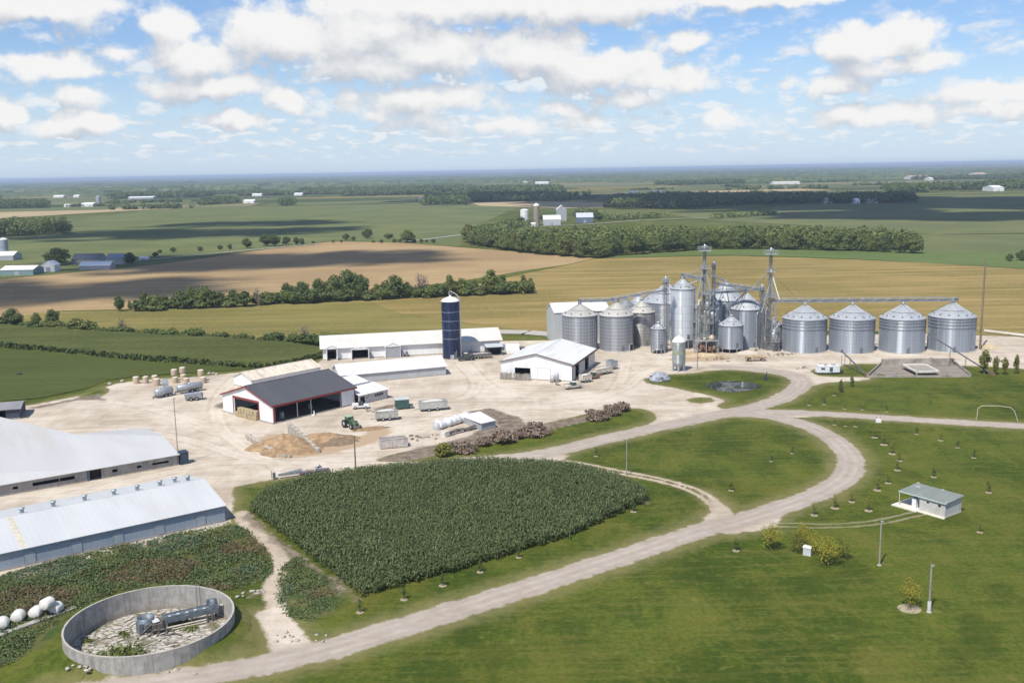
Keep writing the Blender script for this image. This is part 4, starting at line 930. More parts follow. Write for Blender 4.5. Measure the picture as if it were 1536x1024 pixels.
# --- machine shed with charcoal roof and red trim
A0, B0 = Vector(G(410, 636)), Vector(G(533, 606.5)); d = (B0-A0).normalized(); nv = Vector((-d.y, d.x))
L = (B0-A0).length; D = 21.5; wh = 4.75
fx = lambda px: ((Vector(G(px, 636-(px-410)*.24))-A0).dot(d))
o1 = fx(511.5)
e, L, ro = gable_barn('machine_shed', 'open fronted white shed with charcoal roof and red trim', 'shed', A0, B0, D, wh, 3.35, 'x', .45, WHITEW, DARKROOF, fascia=RED, floor=DIRTF,
    holes={'f': [(.75, o1, 0, 4.1)], 'l': [(5.0, 15.7, 0, 4.4)]}, t=.22)
t_ = MB(); t_.box(.78, o1-.01, -.04, .0-.004, 4.05, 4.55); t_.box(.2, .78, -.045, -.004, 0, 4.4); t_.box(o1-.02, o1+.3, -.045, -.004, 0, 4.5); t_.box(L-.25, L+.03, -.05, -.004, 0, 4.5)
t_.box(-.05, -.004, D-5.0, D-4.6, 0, 4.5); t_.box(-.05, -.004, 5.5, 5.9, 0, 4.5); t_.box(-.055, -.004, 5.5, D-4.6, 4.4, 4.95); t_.build('door_trim', RED, e)
for px in (447, 467.5): c = MB(); c.tube((fx(px), .11, 0), (fx(px), .11, 4.1), .12); c.build('post', STEEL, e)
# bales stacked in the side opening, odds and ends inside
def hay_stack():
    n = 0; lab = 'square straw bale in the stack inside the side opening of the shed'
    src = None
    HAYM = M('straw', (.40, .33, .20), .95, amt=.3, scale=2.5, stretch=(1, 1, 3), stain=(.22, .17, .1), stain_amt=.6, stain_scale=2, bump=.5)
    for i in range(7):
        for j in range(2 if i < 6 else 1):
            p = A0+nv*(6.6+i*1.32)+d*(-.2+rnd.uniform(-.1, .1))
            if src is None:
                b = MB(); b.cbox((0, 0, .6), (1.25, 1.25, 1.2)); src = b.build('straw_bale', HAYM); 
                bv = src.modifiers.new('bevel', 'BEVEL'); bv.width = .12; bv.segments = 2; o = src
            else: o = src.copy(); COL.objects.link(o)
            o.location = (p.x, p.y, .02+j*1.2); o.rotation_euler[2] = math.atan2(d.y, d.x)+rnd.uniform(-.06, .06); tag(o, lab, 'straw bale', 'straw bales stacked in the machine shed')
hay_stack()
for px, dy, hgt, nm, lb in ((436, 3.5, 1.5, 'feed_tote', 'pale cube shaped tote just inside the front of the machine shed'), (489, 6.5, 1.1, 'water_tank', 'small white tank standing deep inside the machine shed')):
    p = A0+d*fx(px)+nv*dy; c = MB(); c.lathe([(.0, .0), (.5, .0), (.56, .1), (.56, hgt*.8), (.3, hgt), (.0, hgt)], 12); c.cbox((0, 0, -.0), (1.3, 1.3, .1)); tag(c.build(nm, M('dull_white', (.45, .46, .46), .6), None, (p.x, p.y, .08)), lb, 'tank')
c = MB(); c.cbox((0, 0, .55), (1.0, .06, 1.1)); c.cbox((0, .3, .04), (1.0, .6, .06)); p = A0+d*fx(469)-nv*.6; tag(c.build('white_board', WHITEP, None, (p.x, p.y, 0), math.atan2(d.y, d.x)+1.2), 'white board leaning by the inner post of the machine shed', 'board')

# --- weathered barn behind it
A1 = G(378, 583.5); a1 = Vector(A1); gable_barn('small_barn', 'white gabled barn with weathered tan roof behind the charcoal roof', 'barn', a1, a1+d*24.5, 9, 2.6, 1.7, 'x', .35, WHITEW, TANROOF)
# --- lean-to sheds beside the machine shed
def leanto():
    p = B0+d*.25; L2 = (Vector(G(597, 600))-p).dot(d)
    e = T('lean_to_shed', 'low white shed with two stepped roofs joined to the machine shed', 'shed', (p.x, p.y, 0), math.atan2(d.y, d.x))
    w = MB(); cutwall(w, (0, -1.2), (L2, -1.2), 2.5, .18, [(.5, 2.1, .05, 2.0), (L2-4.6, L2-1.4, 1.25, 1.95)]); cutwall(w, (L2, -1.02), (L2, 9.6), 2.5, .18); cutwall(w, (L2-.18, 9.6), (0, 9.6), 2.5, .18)
    cutwall(w, (0, 4.7), (L2, 4.7), 4.15, .16, z0=2.5); w.build('wall', M('old_white_wall', (.52, .52, .51), .7, amt=.12, scale=.8, stain=(.14, .135, .13), stain_amt=.7, stain_scale=1.1), e)
    r = MB(); r.slab([(-.1, -1.7, 2.55), (L2+.5, -1.7, 2.55), (L2+.5, 4.75, 3.75), (-.1, 4.75, 3.75)], .1); r.build('roof', WHITE, e)
    r = MB(); r.slab([(-.1, 4.5, 4.18), (L2-1.3, 4.5, 4.18), (L2-1.3, 10.4, 5.35), (-.1, 10.4, 5.35)], .1); r.build('roof', WHITE, e)
    b = MB(); b.box(.2, L2-1.4, 9.5, 9.66, 2.5, 5.1); b.box(L2-1.5, L2-1.36, 4.9, 9.5, 2.5, 4.3); b.build('back_wall', WHITEW, e)
    g = MB(); g.box(L2-4.6, L2-1.4, -1.13, -1.09, 1.25, 1.95); o = g.build('window', GLASS, e)
    f = MB(); 
    for i in range(5): f.box(L2-4.6+i*.8-.03, L2-4.6+i*.8+.03, -1.22, -1.14, 1.25, 1.95)
    f.build('frame', GREYP, o)
    g = MB(); g.box(.5, 2.1, -.9, -.85, .05, 2.0); g.build('doorway', DARK, e)  # dark sheet behind the opening, interior shade put in as colour
    c = MB(); c.box(L2-.02, L2+.05, -1.26, -1.0, 0, 2.5); c.build('corner_trim', RED, e)
leanto()
# --- white mid barn
A, B = Vector(G(511, 577)), Vector(G(669, 562.3))
gable_barn('poultry_barn', 'long plain white roofed barn with grey side in front of the blue silo', 'barn', A, B, 11.5, 2.75, 2.1, 'x', .45, GREYW, WHITE, plinth=True)
# --- far long barn
A, B = Vector(G(511.7, 539)), Vector(G(750, 526.5)); dd = (B-A).normalized(); A = A-dd*0.2
e, L, ro = gable_barn('dairy_barn', 'longest white roofed barn running behind the blue silo with hooded side doors', 'barn', A-dd*5.6, B, 15, 4.1, 2.7, 'x', .9, WHITEW, M('cream_roof', (.62, .60, .56), .5, amt=.06, scale=.25, stretch=(1, .15, 1), stain=(.62, .50, .40), stain_amt=.35, stain_scale=.3, ribs=(0, .9, .08)),
    holes={'f': [(1.5, 4.3, 0, 3.4), (9.5, 14.6, 0, 3.2)]}, floor=DIRTF)
Of = A-dd*5.6; fx2 = lambda px: (Vector(G(px, 539-(px-511.7)*.0525))-Of).dot(dd)
def hood(x0, x1, zt, y1, zr, open_=True, wall=True):
    h = MB(); xm = (x0+x1)/2
    h.slab([(x0-.3, .3, zt), (x0-.3, -y1, zt), (xm, -y1, zr), (xm, .3, zr)], .12); h.slab([(x1+.3, -y1, zt), (x1+.3, .3, zt), (xm, .3, zr), (xm, -y1, zr)], .12)
    o = h.build('door_hood', WHITE, e)
    g = MB(); g.add([(x0, -y1+.1, zt-.1), (x1, -y1+.1, zt-.1), (xm, -y1+.1, zr-.15), (x0, -y1+.2, zt-.1), (x1, -y1+.2, zt-.1), (xm, -y1+.2, zr-.15)], [(0, 1, 2), (3, 5, 4), (0, 3, 4, 1)])
    if wall: g.box(x0-.1, x0+.1, -y1+.1, -.01, 0, zt-.1); g.box(x1-.1, x1+.1, -y1+.1, -.01, 0, zt-.1)
    g.build('hood_gable', WHITEW, o)
hood(1.2, 4.6, 4.0, 1.6, 5.1); hood(9.2, 14.8, 3.3, 1.8, 4.2)
s0, s1 = fx2(578), fx2(600); hood(s0, s1, 3.7, 1.8, 4.9); panel(e, 'sliding_door', s0+.2, s1-.2, .05, 3.3, M('grey_door', (.30, .32, .34), .6, amt=.1), y=-1.6)
for s in (15.3, s1+.8, s1+2.2): c = MB(); c.cbox((s, -.9, .8), (.9, .8, 1.5)); c.tube((s, -.9, 1.5), (s, -.9, 2.1), .12); c.build('fan_unit', STEELD, e)
# --- workshop
A, B = Vector(G(752, 567)), Vector(G(858, 572.5)); L = (B-A).length
e, L, ro = gable_barn('workshop', 'square white workshop with broad white roof and red edged right side', 'workshop', A, B, 27, 4.9, 2.6, 'y', .45, WHITEW, WHITE, fascia=REDD, floor=DIRTF,
    holes={'f': [(4.2, 9.0, 0, 3.4)], 'r': [(3.6, 8.0, 0, 4.0), (14.5, 19.0, 0, 4.0)]})
panel(e, 'garage_door', 11.2, 14.9, .1, 3.5, WHITEP, y=-.06, frame=GREYP)
d = (B-A).normalized(); nv = Vector((-d.y, d.x))
for (y0, y1) in ((.6, 3.4), (8.2, 14.2), (19.2, 26.5)):
    b = MB(); b.box(L+.005, L+.07, y0, y1, .3, 4.05); b.build('sliding_door', M('pale_grey_door', (.52, .53, .54), .5, amt=.08, scale=.5, ribs=(1, .6, .2)), e)
b = MB(); b.box(L+.01, L+.12, -.0, .35, 0, 4.2); b.build('corner_trim', REDD, e)
for i, (x0, x1) in enumerate(((.1, 4.0), (4.3, 9.4))):
    b = MB(); nb = int((x1-x0)/.22)
    for j in range(nb): b.box(x0+j*.22, x0+j*.22+.19, -1.6, -1.5, .1, 2.0+rnd.uniform(-.25, .25))
    for zz in (.5, 1.4): b.box(x0, x1, -1.49, -1.42, zz, zz+.14)
    o = b.build('board_screen', M('old_boards', (.27, .25, .215), .95, amt=.4, scale=2, stretch=(1, 1, .2)), None, (A.x, A.y, 0), math.atan2(d.y, d.x)); tag(o, ['weathered board screen at the left corner of the workshop front', 'weathered board screen standing before the dark workshop doorway'][i], 'board screen')
for i, (px, lb) in enumerate(((829, 'squat grey cylinder tank beside the white garage door'), (835.5, 'taller slim grey tank right of the squat one by the garage door'))):
    x, y = G(px, 573+i*.3); c = MB(); hh = 2.0+.7*i; rr = .8-.25*i; c.lathe([(0, 0), (rr, 0), (rr, hh*.9), (rr*.5, hh), (0, hh+.05)], 16); tag(c.build('storage_tank', M('tank_grey', (.42, .43, .44), .5, .3, amt=.2, scale=1.5), None, (x, y, 0)), lb, 'tank')
# --- blue silo
def blue_silo():
    x, y = G(677, 538.5); r = 2.95; y += r; e = T('blue_silo', 'tall dark blue enamelled silo with white dome roof', 'silo', (x, y, 0)); h = 18.6
    w = MB(); w.lathe([(r, -.2), (r, h)], 40); w.build('wall', bin_mat('blue_enamel', (.009, .019, .060), .25, 1.45, 20, .25, metal=.0), e)
    for z in (6.5, 9.4, 12.3, 15.2): b = MB(); b.lathe([(r+.005, z-.08), (r+.04, z-.06), (r+.04, z+.06), (r+.005, z+.08)], 40); b.build('band', M('pale_band', (.20, .24, .32), .4), e)
    d_ = MB(); d_.lathe([(r+.12, h), (r+.12, h+.12), (r*.8, h+.75), (r*.4, h+1.25), (.3, h+1.45), (.3, h+1.9), (0, h+1.95)], 32); d_.build('roof', WHITEP, e)
    p = MB(); pts = [(-.3, 0, h+1.6), (-.3, 0, h+3.0), (.2, -.1, h+3.3), (1.2, -.3, h+2.7), (2.3, -.6, h+2.0), (3.0, -.9, h+1.1), (3.15, -.95, h-.5), (3.15, -.95, .5)]; p.poly(pts, .14); p.poly([(.5, .3, h+1.4), (.3, 0, h+3.1)], .06); p.build('filler_pipe', STEEL, e)
    l = MB(); 
    for k_ in range(50): l.box(3.05, 3.3, -.2, .2, .6+k_*.36, .64+k_*.36)
    l.box(3.05, 3.1, -.26, -.2, .4, h); l.box(3.05, 3.1, .2, .26, .4, h); l.build('ladder', STEEL, e)
    u = MB(); u.cbox((.4, -r-.4, .7), (1.2, .9, 1.4)); u.tube((1.3, -r-.5, 0), (1.3, -r-.5, 2.4), .1); u.tube((1.8, -r-.3, 0), (1.8, -r-.3, 2.9), .08); u.build('unloader', STEEL, e)
blue_silo()

# ------------------------------------------------------------------ grain bins
BM_L = bin_mat('bin_steel_old', (.36, .375, .40), .44, 1.12, 34, .8, .45, stripe=.4)
BM_R = bin_mat('bin_steel_new', (.37, .405, .455), .42, 1.12, 44, .18, .5, var=.13, stripe=.35)
BM_T = bin_mat('bin_steel_tan', (.42, .42, .41), .44, 1.12, 30, .6, .6, tan=.5)
BM_W = bin_mat('bin_steel_pale', (.62, .66, .70), .44, 2.4, 16, .2, .3, var=.04)
BM_O = bin_mat('bin_steel_small', (.40, .43, .47), .42, 1.0, 20, .5, .6)
ROOFM = M('bin_roof_steel', (.50, .52, .545), .48, .45, amt=.12, scale=.6)
ROOFT = M('bin_roof_weathered', (.50, .485, .455), .58, .3, amt=.12, scale=.6)
def grain_bin(name, label, x, y, r, h, rh, wm, rm=None, group=None, ribs=30, rings=(), vents=8, door=True, pad=True, ladder=True, segs=48, leg=0.0, hop=0.0):
    e = T(name, label, 'grain bin', (x, y, 0), 0, group); rm = rm or ROOFM
    z0 = leg; w = MB(); w.lathe([(r, z0), (r, h)], segs)
    for i in range(ribs):
        a = 2*math.pi*i/ribs; w.cbox((math.cos(a)*(r+.015), math.sin(a)*(r+.015), (z0+h)/2), (.07, .09, h-z0-.05), a)
    w.build('wall', wm, e)
    for z in rings: b = MB(); b.lathe([(r+.02, z-.10), (r+.13, z-.08), (r+.13, z+.08), (r+.02, z+.10)], segs); b.build('wind_ring', STEELD, e)
    ro = MB(); prof = [(r+.18, h-.02), (r+.18, h+.06), (r*.55, h+rh*.47), (r*.55, h+rh*.50), (.55, h+rh)]; ro.lathe(prof[:3], segs, smooth=False); ro.lathe(prof[3:], segs, smooth=False)
    nr = max(16, ribs)
    for i in range(nr):
        a = 2*math.pi*i/nr; ca, sa = math.cos(a), math.sin(a); ro.tube((ca*r, sa*r, h+.10), (ca*.6, sa*.6, h+rh+.02), .035, n=4)
    ro.build('roof', rm, e)
    ev = MB(); ev.lathe([(r+.05, h-.26), (r+.17, h-.22), (r+.17, h-.06), (r+.05, h-.03)], segs); ev.build('eave_ring', STEELD, e)
    c = MB(); c.lathe([(.6, h+rh-.12), (.6, h+rh+.35), (.75, h+rh+.4), (.3, h+rh+.75), (0, h+rh+.8)], 16); c.build('fill_cap', STEEL, e)
    for i in range(vents):
        a = 2*math.pi*(i+.5)/vents; q = r*.86; v = MB(); v.cbox((math.cos(a)*q, math.sin(a)*q, h+rh*.16+.2), (.42, .38, .4), a); v.build('roof_vent', STEELD, e)
    if door:
        a = R(-72); b = MB(); b.cbox((math.cos(a)*(r+.06), math.sin(a)*(r+.06), z0+1.3), (.16, .9, 1.5), a); b.build('door', STEELD, e)
    if ladder:
        a = R(-104); l = MB(); bx, by = math.cos(a)*(r+.14), math.sin(a)*(r+.14); u = (-math.sin(a), math.cos(a))
        for s_ in (-.25, .25): l.tube((bx+u[0]*s_, by+u[1]*s_, z0+.8), (bx+u[0]*s_, by+u[1]*s_, h), .035, n=4)
        for q in range(int((h-z0)/.45)): l.tube((bx-u[0]*.25, by-u[1]*.25, z0+.9+q*.45), (bx+u[0]*.25, by+u[1]*.25, z0+.9+q*.45), .025, n=4)
        l.build('ladder', STEEL, e)
    if pad and leg == 0: p = MB(); p.lathe([(r+.02, .02), (r+.02, .30), (r+.45, .28), (r+.5, -.1)], segs); p.build('base_ring', CONCL, e)
    if leg:
        nl = 10
        for i in range(nl):
            a = 2*math.pi*i/nl; l = MB(); l.box(-.1, .1, -.1, .1, 0, leg+.3, 0, Matrix.Translation((math.cos(a)*(r-.08), math.sin(a)*(r-.08), 0))@Matrix.Rotation(a, 4, 'Z')); l.build('leg', STEEL, e)
        if hop: hp = MB(); hp.lathe([(r-.05, leg), (r-.05, leg+.1), (.35, max(.35, leg-hop)), (.3, max(.2, leg-hop-.2))][::-1], segs); hp.build('hopper', STEELD, e)
    return e
def at_front(px, by, r):
    x, y = G(px, by); n = Vector((x, y)).normalized(); return (x+n.x*r, y+n.y*r)
# four big bins at the right
BIG = [(1205.5, 531, 'first from the left, nearest the elevator'), (1276.5, 531.3, 'second from the left'), (1351.5, 531.2, 'third from the left'), (1425.5, 529.5, 'last beside the tall pole')]
bigpos = []
r0 = 7.05
src = None
for i, (px, by, w_) in enumerate(BIG):
    x, y = at_front(px, by, r0); bigpos.append((x, y)); lb = 'big ribbed steel bin, '+w_+', of the row of four'
    if src is None: src = grain_bin('grain_bin', lb, x, y, r0, 10.9, 4.1, BM_R, group='row of four big grain bins', ribs=44, rings=(7.7, 8.8, 9.8), vents=14); bpy.context.view_layer.update(); kk_ = children_of(src)
    else: dup(src, (x, y), R(-11*i), (1.0, 1.0, 1.0) if i < 3 else (1.02, 1.02, 1.02), lb, kids=kk_)
# left cluster
x, y = at_front(870, 529, 5.9); pL1 = (x, y); grain_bin('grain_bin', 'grid seamed grey bin behind the workshop, leftmost of the left trio', x, y, 5.9, 12.0, 3.5, BM_L, ROOFT, 'left trio of grey bins', ribs=34, vents=10)
x, y = at_front(924.5, 528.5, 5.6); pL2 = (x, y); eL2 = grain_bin('grain_bin', 'grid seamed grey bin with a small square doorway at its foot', x, y, 5.6, 11.9, 4.2, BM_L, ROOFT, 'left trio of grey bins', ribs=34, vents=10)
b = MB(); a = R(-38); b.cbox((math.cos(a)*5.7, math.sin(a)*5.7, 1.3), (.5, 2.2, 2.4), a); b.build('doorway_frame', STEEL, eL2); b = MB(); b.cbox((math.cos(a)*5.9, math.sin(a)*5.9, 1.2), (.14, 1.6, 2.0), a); b.build('doorway', DARK, eL2)  # black plate on the bin wall in place of a shaded opening
x, y = at_front(962, 520.5, 4.6); pL3 = (x, y); grain_bin('grain_bin', 'narrower tan stained bin behind and right of the left pair', x, y, 4.6, 11.6, 3.8, BM_T, ROOFT, 'left trio of grey bins', ribs=30, vents=6)
x, y = at_front(938, 510, 6); pB1 = (x, y); grain_bin('grain_bin', 'dark grey coned bin half hidden behind the left trio', x, y, 6.0, 9.6, 4.2, BM_L, M('bin_roof_dark', (.34, .36, .38), .5, .6, amt=.1), ribs=20, vents=6, ladder=False)
x, y = at_front(958, 500, 5); grain_bin('grain_bin', 'bin whose cone tip peeks farthest back behind the left cluster', x, y, 5.0, 9.3, 4.0, BM_L, ROOFM, ribs=20, vents=6, ladder=False)
x, y = at_front(1000, 512, 9); pBB = (x, y); grain_bin('grain_bin', 'broad pale roofed bin behind the tall white bin', x, y, 8.6, 13.2, 6.2, BM_O, ROOFM, ribs=40, vents=10, ladder=False)
x, y = at_front(1023.5, 524, 4.15); pTall = (x, y)
grain_bin('hopper_bin', 'tallest smooth pale hopper bin on legs in the middle of the bins', x, y, 4.15, 20.1, 3.1, BM_W, ROOFM, ribs=8, vents=8, leg=2.9, hop=2.2, segs=56)
x, y = at_front(987, 531, 2.4); grain_bin('hopper_bin', 'small weathered steel bin on short legs left of the lattice leg', x, y, 2.4, 8.2, 1.5, BM_O, ROOFM, ribs=16, vents=4, leg=1.3, hop=.8)
x, y = at_front(1096, 530, 3.95); pS2 = (x, y); grain_bin('hopper_bin', 'small round bin on a ring of legs in front of the right hand pair', x, y, 3.95, 8.9, 2.6, BM_R, ROOFM, ribs=26, vents=6, leg=1.3, hop=.9)
x, y = at_front(1118, 522.5, 5.6); pR1 = (x, y); grain_bin('grain_bin', 'ribbed bin with steep cone roof left of the right elevator tower', x, y, 5.9, 12.9, 5.1, BM_R, ROOFM, ribs=40, vents=8)
x, y = at_front(1087, 514, 5.5); pR2 = (x, y); grain_bin('grain_bin', 'pale coned bin behind, between the two elevator towers', x, y, 6.3, 14.6, 5.8, BM_R, ROOFM, ribs=30, vents=8, ladder=False)
x, y = at_front(1071, 518, 2.4); grain_bin('grain_bin', 'slender shiny bin tucked behind the first elevator tower', x, y, 2.7, 13.2, 2.2, BM_W, ROOFM, ribs=16, vents=4)
x, y = at_front(1160.5, 524, 2.3); grain_bin('grain_bin', 'small steel bin squeezed between right tower and first big bin', x, y, 2.5, 8.2, 1.4, BM_O, ROOFM, ribs=16, vents=4)
# feed silo with white dome on the grass corner
def feed_silo():
    x, y = at_front(1018, 558, 1.95); e = T('feed_silo', 'grey green stained feed silo with white dome on the grass corner', 'silo', (x, y, 0)); r = 1.95
    w = MB(); w.lathe([(r, 2.3), (r, 8.9)], 32); w.build('wall', bin_mat('feed_silo_steel', (.40, .43, .42), .45, 1.3, 10, .4, .45), e)
    s = MB(); s.lathe([(r+.004, 5.2), (r+.004, 6.5)], 32); s.build('stained_panel', M('mossy_stain', (.33, .36, .29), .7, .2, amt=.2, scale=1.2, stain=(.34, .36, .10), stain_amt=.9, stain_scale=.9), e)
    d_ = MB(); d_.lathe([(r+.06, 8.85), (r+.06, 9.1), (r*.75, 9.9), (r*.35, 10.4), (.25, 10.55), (.25, 10.8), (0, 10.85)], 32); d_.build('roof', WHITEP, e)
    t = MB(); t.tube((0, 0, 10.8), (0, 0, 11.8), .05); t.build('spout', STEELD, e)
    h_ = MB(); h_.lathe([(.5, .5), (r-.15, 2.3)], 24); h_.build('hopper', STEEL, e)
    for i in range(6):
        a = 2*math.pi*i/6+.3; l = MB(); l.box(-.28, .28, -.08, .08, 0, 2.6, 0, Matrix.Translation((math.cos(a)*(r-.06), math.sin(a)*(r-.06), 0))@Matrix.Rotation(a+math.pi/2, 4, 'Z')); l.build('leg', STEEL, e)
    p = MB(); p.lathe([(0, .12), (2.6, .12), (2.7, -.1)], 24); p.build('base_pad', CONCL, e)
feed_silo()
# quonset store behind the left bins
A, B = Vector(G(832.5, 515)), Vector(G(870, 513)); d_ = (B-A).normalized()
gable_barn('metal_store', 'tall pale metal store with white roof behind the leftmost bin', 'store', A, A+d_*20, 12, 10.8, 2.5, 'x', .3, M('pale_metal_wall', (.50, .53, .55), .45, .2, amt=.06, scale=.4, stretch=(1, 1, .2), ribs=(0, 1.1, .15)), WHITE, plinth=False)

# ------------------------------------------------------------------ elevator towers, conveyors, pipes
def lattice(mb, x, y, z0, z1, w, st=1.5, r=.07):
    c = [(x-w/2, y-w/2), (x+w/2, y-w/2), (x+w/2, y+w/2), (x-w/2, y+w/2)]
    for p in c: mb.tube((*p, z0), (*p, z1), r, n=5)
    n = max(1, int((z1-z0)/st))
    for i in range(n):
        za, zb = z0+(z1-z0)*i/n, z0+(z1-z0)*(i+1)/n
        for j in range(4):
            p, q = c[j], c[(j+1) % 4]; mb.tube((*p, zb), (*q, zb), r*.7, n=4, cap=False); mb.tube((*p, za), (*q, zb), r*.6, n=4, cap=False)
def platform(mb, x, y, z, w, rail=1.1):
    mb.box(x-w/2, x+w/2, y-w/2, y+w/2, z-.06, z+.02)
    c = [(x-w/2, y-w/2), (x+w/2, y-w/2), (x+w/2, y+w/2), (x-w/2, y+w/2)]
    for j in range(4):
        p, q = c[j], c[(j+1) % 4]; mb.tube((*p, z), (*p, z+rail), .05, n=4); mb.tube((*p, z+rail), (*q, z+rail), .05, n=4); mb.tube((*p, z+rail*.5), (*q, z+rail*.5), .035, n=4)
        m_ = ((p[0]+q[0])/2, (p[1]+q[1])/2); mb.tube((*m_, z), (*m_, z+rail), .035, n=4)
def legcasing(mb, x, y, z0, z1, w=.55, gap=.45):
    for s in (-1, 1): mb.box(x+s*gap-w/2, x+s*gap+w/2, y-w/2, y+w/2, z0, z1)
    mb.box(x-gap-w/2-.1, x+gap+w/2+.1, y-w/2-.05, y+w/2+.05, z0-.6, z0+.9)
def tower(px, by, top, label, tw, spouts, guys, white_spout=None, second=None):
    x, y = G(px, by); h = ZH(px, by, top); e = T('elevator_tower', label, 'grain elevator', (x, y, 0))
    m = MB(); lattice(m, 0, 0, 0, h-2.2, tw, 1.5, .045); m.build('lattice', STEELT, e); m = MB(); lattice(m, .2, .1, 0, h*.55, 3.0, 2.6, .075); m.build('lower_frame', STEELT, e)
    c = MB(); legcasing(c, 0, 0, .7, h-1.2, .26, .24); c.build('leg_casing', M('leg_grey', (.20, .21, .225), .5, .35, amt=.2, scale=.5), e)
    hd = MB(); hd.lathe([(.38, h-1.4), (.45, h-1.0), (.45, h-.5), (.28, h-.1), (0, h)], 12); hd.cbox((.5, 0, h-.7), (.7, .5, .45)); hd.cbox((-.8, .2, h-.9), (.5, .4, .5)); hd.build('elevator_head', STEEL, e)
    p = MB(); platform(p, 0, 0, h-2.2, 3.9, 1.25); p.build('platform', STEEL, e)
    for (z, w_) in ((h-8, 2.6), (h*.52, 3.0)): p = MB(); platform(p, .1, 0, z, w_, 1.0); p.build('platform', STEEL, e)
    for (zs, tx, ty, tz) in spouts: s = MB(); s.tube((0, 0, zs), (tx-x, ty-y, tz), .16, n=7); s.build('spout', STEEL, e)
    for (zs, tx, ty, tz) in guys: s = MB(); s.tube((0, 0, zs), (tx-x, ty-y, tz), .045, n=4); s.build('guy_wire', STEELD, e)
    if white_spout: s = MB(); s.tube((0, 0, white_spout[0]), (white_spout[1]-x, white_spout[2]-y, white_spout[3]), .20, n=8); s.build('white_spout', WHITEP, e)
    b = MB(); b.cbox((.2, -.9, .8), (2.2, 1.4, 1.6)); b.cbox((-1.2, .5, 1.2), (1.0, 1.2, 2.4)); b.build('boot_housing', STEELD, e)
    return e, x, y, h
t1x, t1y = G(1055, 524); t2x, t2y = G(1153, 524)
e1, t1x, t1y, t1h = tower(1055, 524, 366, 'left lattice elevator tower with square railed head rising behind the tall bin', .9,
    [(28, pTall[0]+.3, pTall[1], 23.6), (27, pR2[0], pR2[1], 20.8), (24, t1x+4.3, t1y+1, 15), (25, t1x-3.0, t1y-1.5, 14), (26, pR1[0], pR1[1], 18.4), (29, t1x+2.3, t1y-2.0, 17), (30, t1x-2.4, t1y-1.6, 18), (22, t1x+1.4, t1y-2.2, 7), (24, l1[1] if False else t1x-7.5, t1y+2, 20.5)],
    [(27, t1x-16, t1y+10, 6), (27, t1x+17, t1y+8, 3), (27, t1x+4, t1y+22, 0)])
e2, t2x, t2y, t2h = tower(1153, 524, 371, 'right lattice elevator tower with round railed head and pale downspout', .9,
    [(26, pR1[0]+.3, pR1[1], 18.4), (22, t2x-2.2, t2y-1.0, 16), (24, t2x+2.0, t2y-1.5, 9), (21, t2x-3.0, t2y-1.2, 12.5)], [(26, t2x-19, t2y+3, 4), (26, t2x+20, t2y+6, 6), (25, t2x-3, t2y+22, 0)], white_spout=(26.5, t2x+3.0, t2y-.5, 16.6))
def small_leg(px, by, top, label, w=1.3, lat=True):
    x, y = G(px, by); h = ZH(px, by, top); e = T('bucket_elevator', label, 'grain elevator', (x, y, 0))
    if lat: m = MB(); lattice(m, 0, 0, 0, h-1.5, w*1.25, 1.5, .065); m.build('lattice', STEELT, e)
    c = MB(); legcasing(c, 0, 0, .6, h-1, .32, .28); c.build('leg_casing', MATS['leg_grey'], e)
    hd = MB(); hd.lathe([(.4, h-1.3), (.5, h-1.0), (.5, h-.4), (.25, h-.05), (0, h)], 10); hd.cbox((.4, 0, h-.6), (.7, .5, .5)); hd.build('elevator_head', STEEL, e)
    p = MB(); platform(p, 0, 0, h-1.8, w*1.9, .9); p.build('platform', STEEL, e)
    return e, x, y, h
l1 = small_leg(998, 527, 414, 'shorter lattice leg standing directly left of the tall pale bin', 1.3)
l2 = small_leg(1069, 522, 392, 'second thinner leg just right of the left elevator tower', .75)
l3 = small_leg(1141, 523, 426, 'shorter leg tower with round cap just left of the right tower', 1.0)
# pipes and dryer between the towers: separate standing pipes
for i, px in enumerate((1044, 1048, 1062, 1075, 1080, 1134, 1147, 1158)):
    x, y = G(px, 524+(i % 3)); h = (15, 17, 19, 14, 10, 13, 14, 11)[i]; e = T('standing_pipe', ['grey downpipe close left of the left elevator tower', 'second grey downpipe left of the left elevator tower', 'grey downpipe close right of the left elevator tower', 'bent downpipe above the rusty machinery', 'short downpipe beside the small legged bin', 'grey downpipe beside the steep coned bin', 'grey downpipe close left of the right tower', 'short pipe close right of the right tower'][i], 'pipe', (x, y, 0))
    s = MB(); s.poly([(0, 0, .2), (0, 0, h-1), (.5 if i % 2 else -.5, .3, h)], .17, 7); s.build('pipe', STEEL, e); s = MB(); s.cbox((0, 0, .25), (.8, .8, .5)); s.build('foot', STEELD, e)
    for z in (h*.35, h*.65): s = MB(); s.lathe([(.2, z-.08), (.25, z), (.2, z+.08)], 8); s.build('collar', STEELD, e)
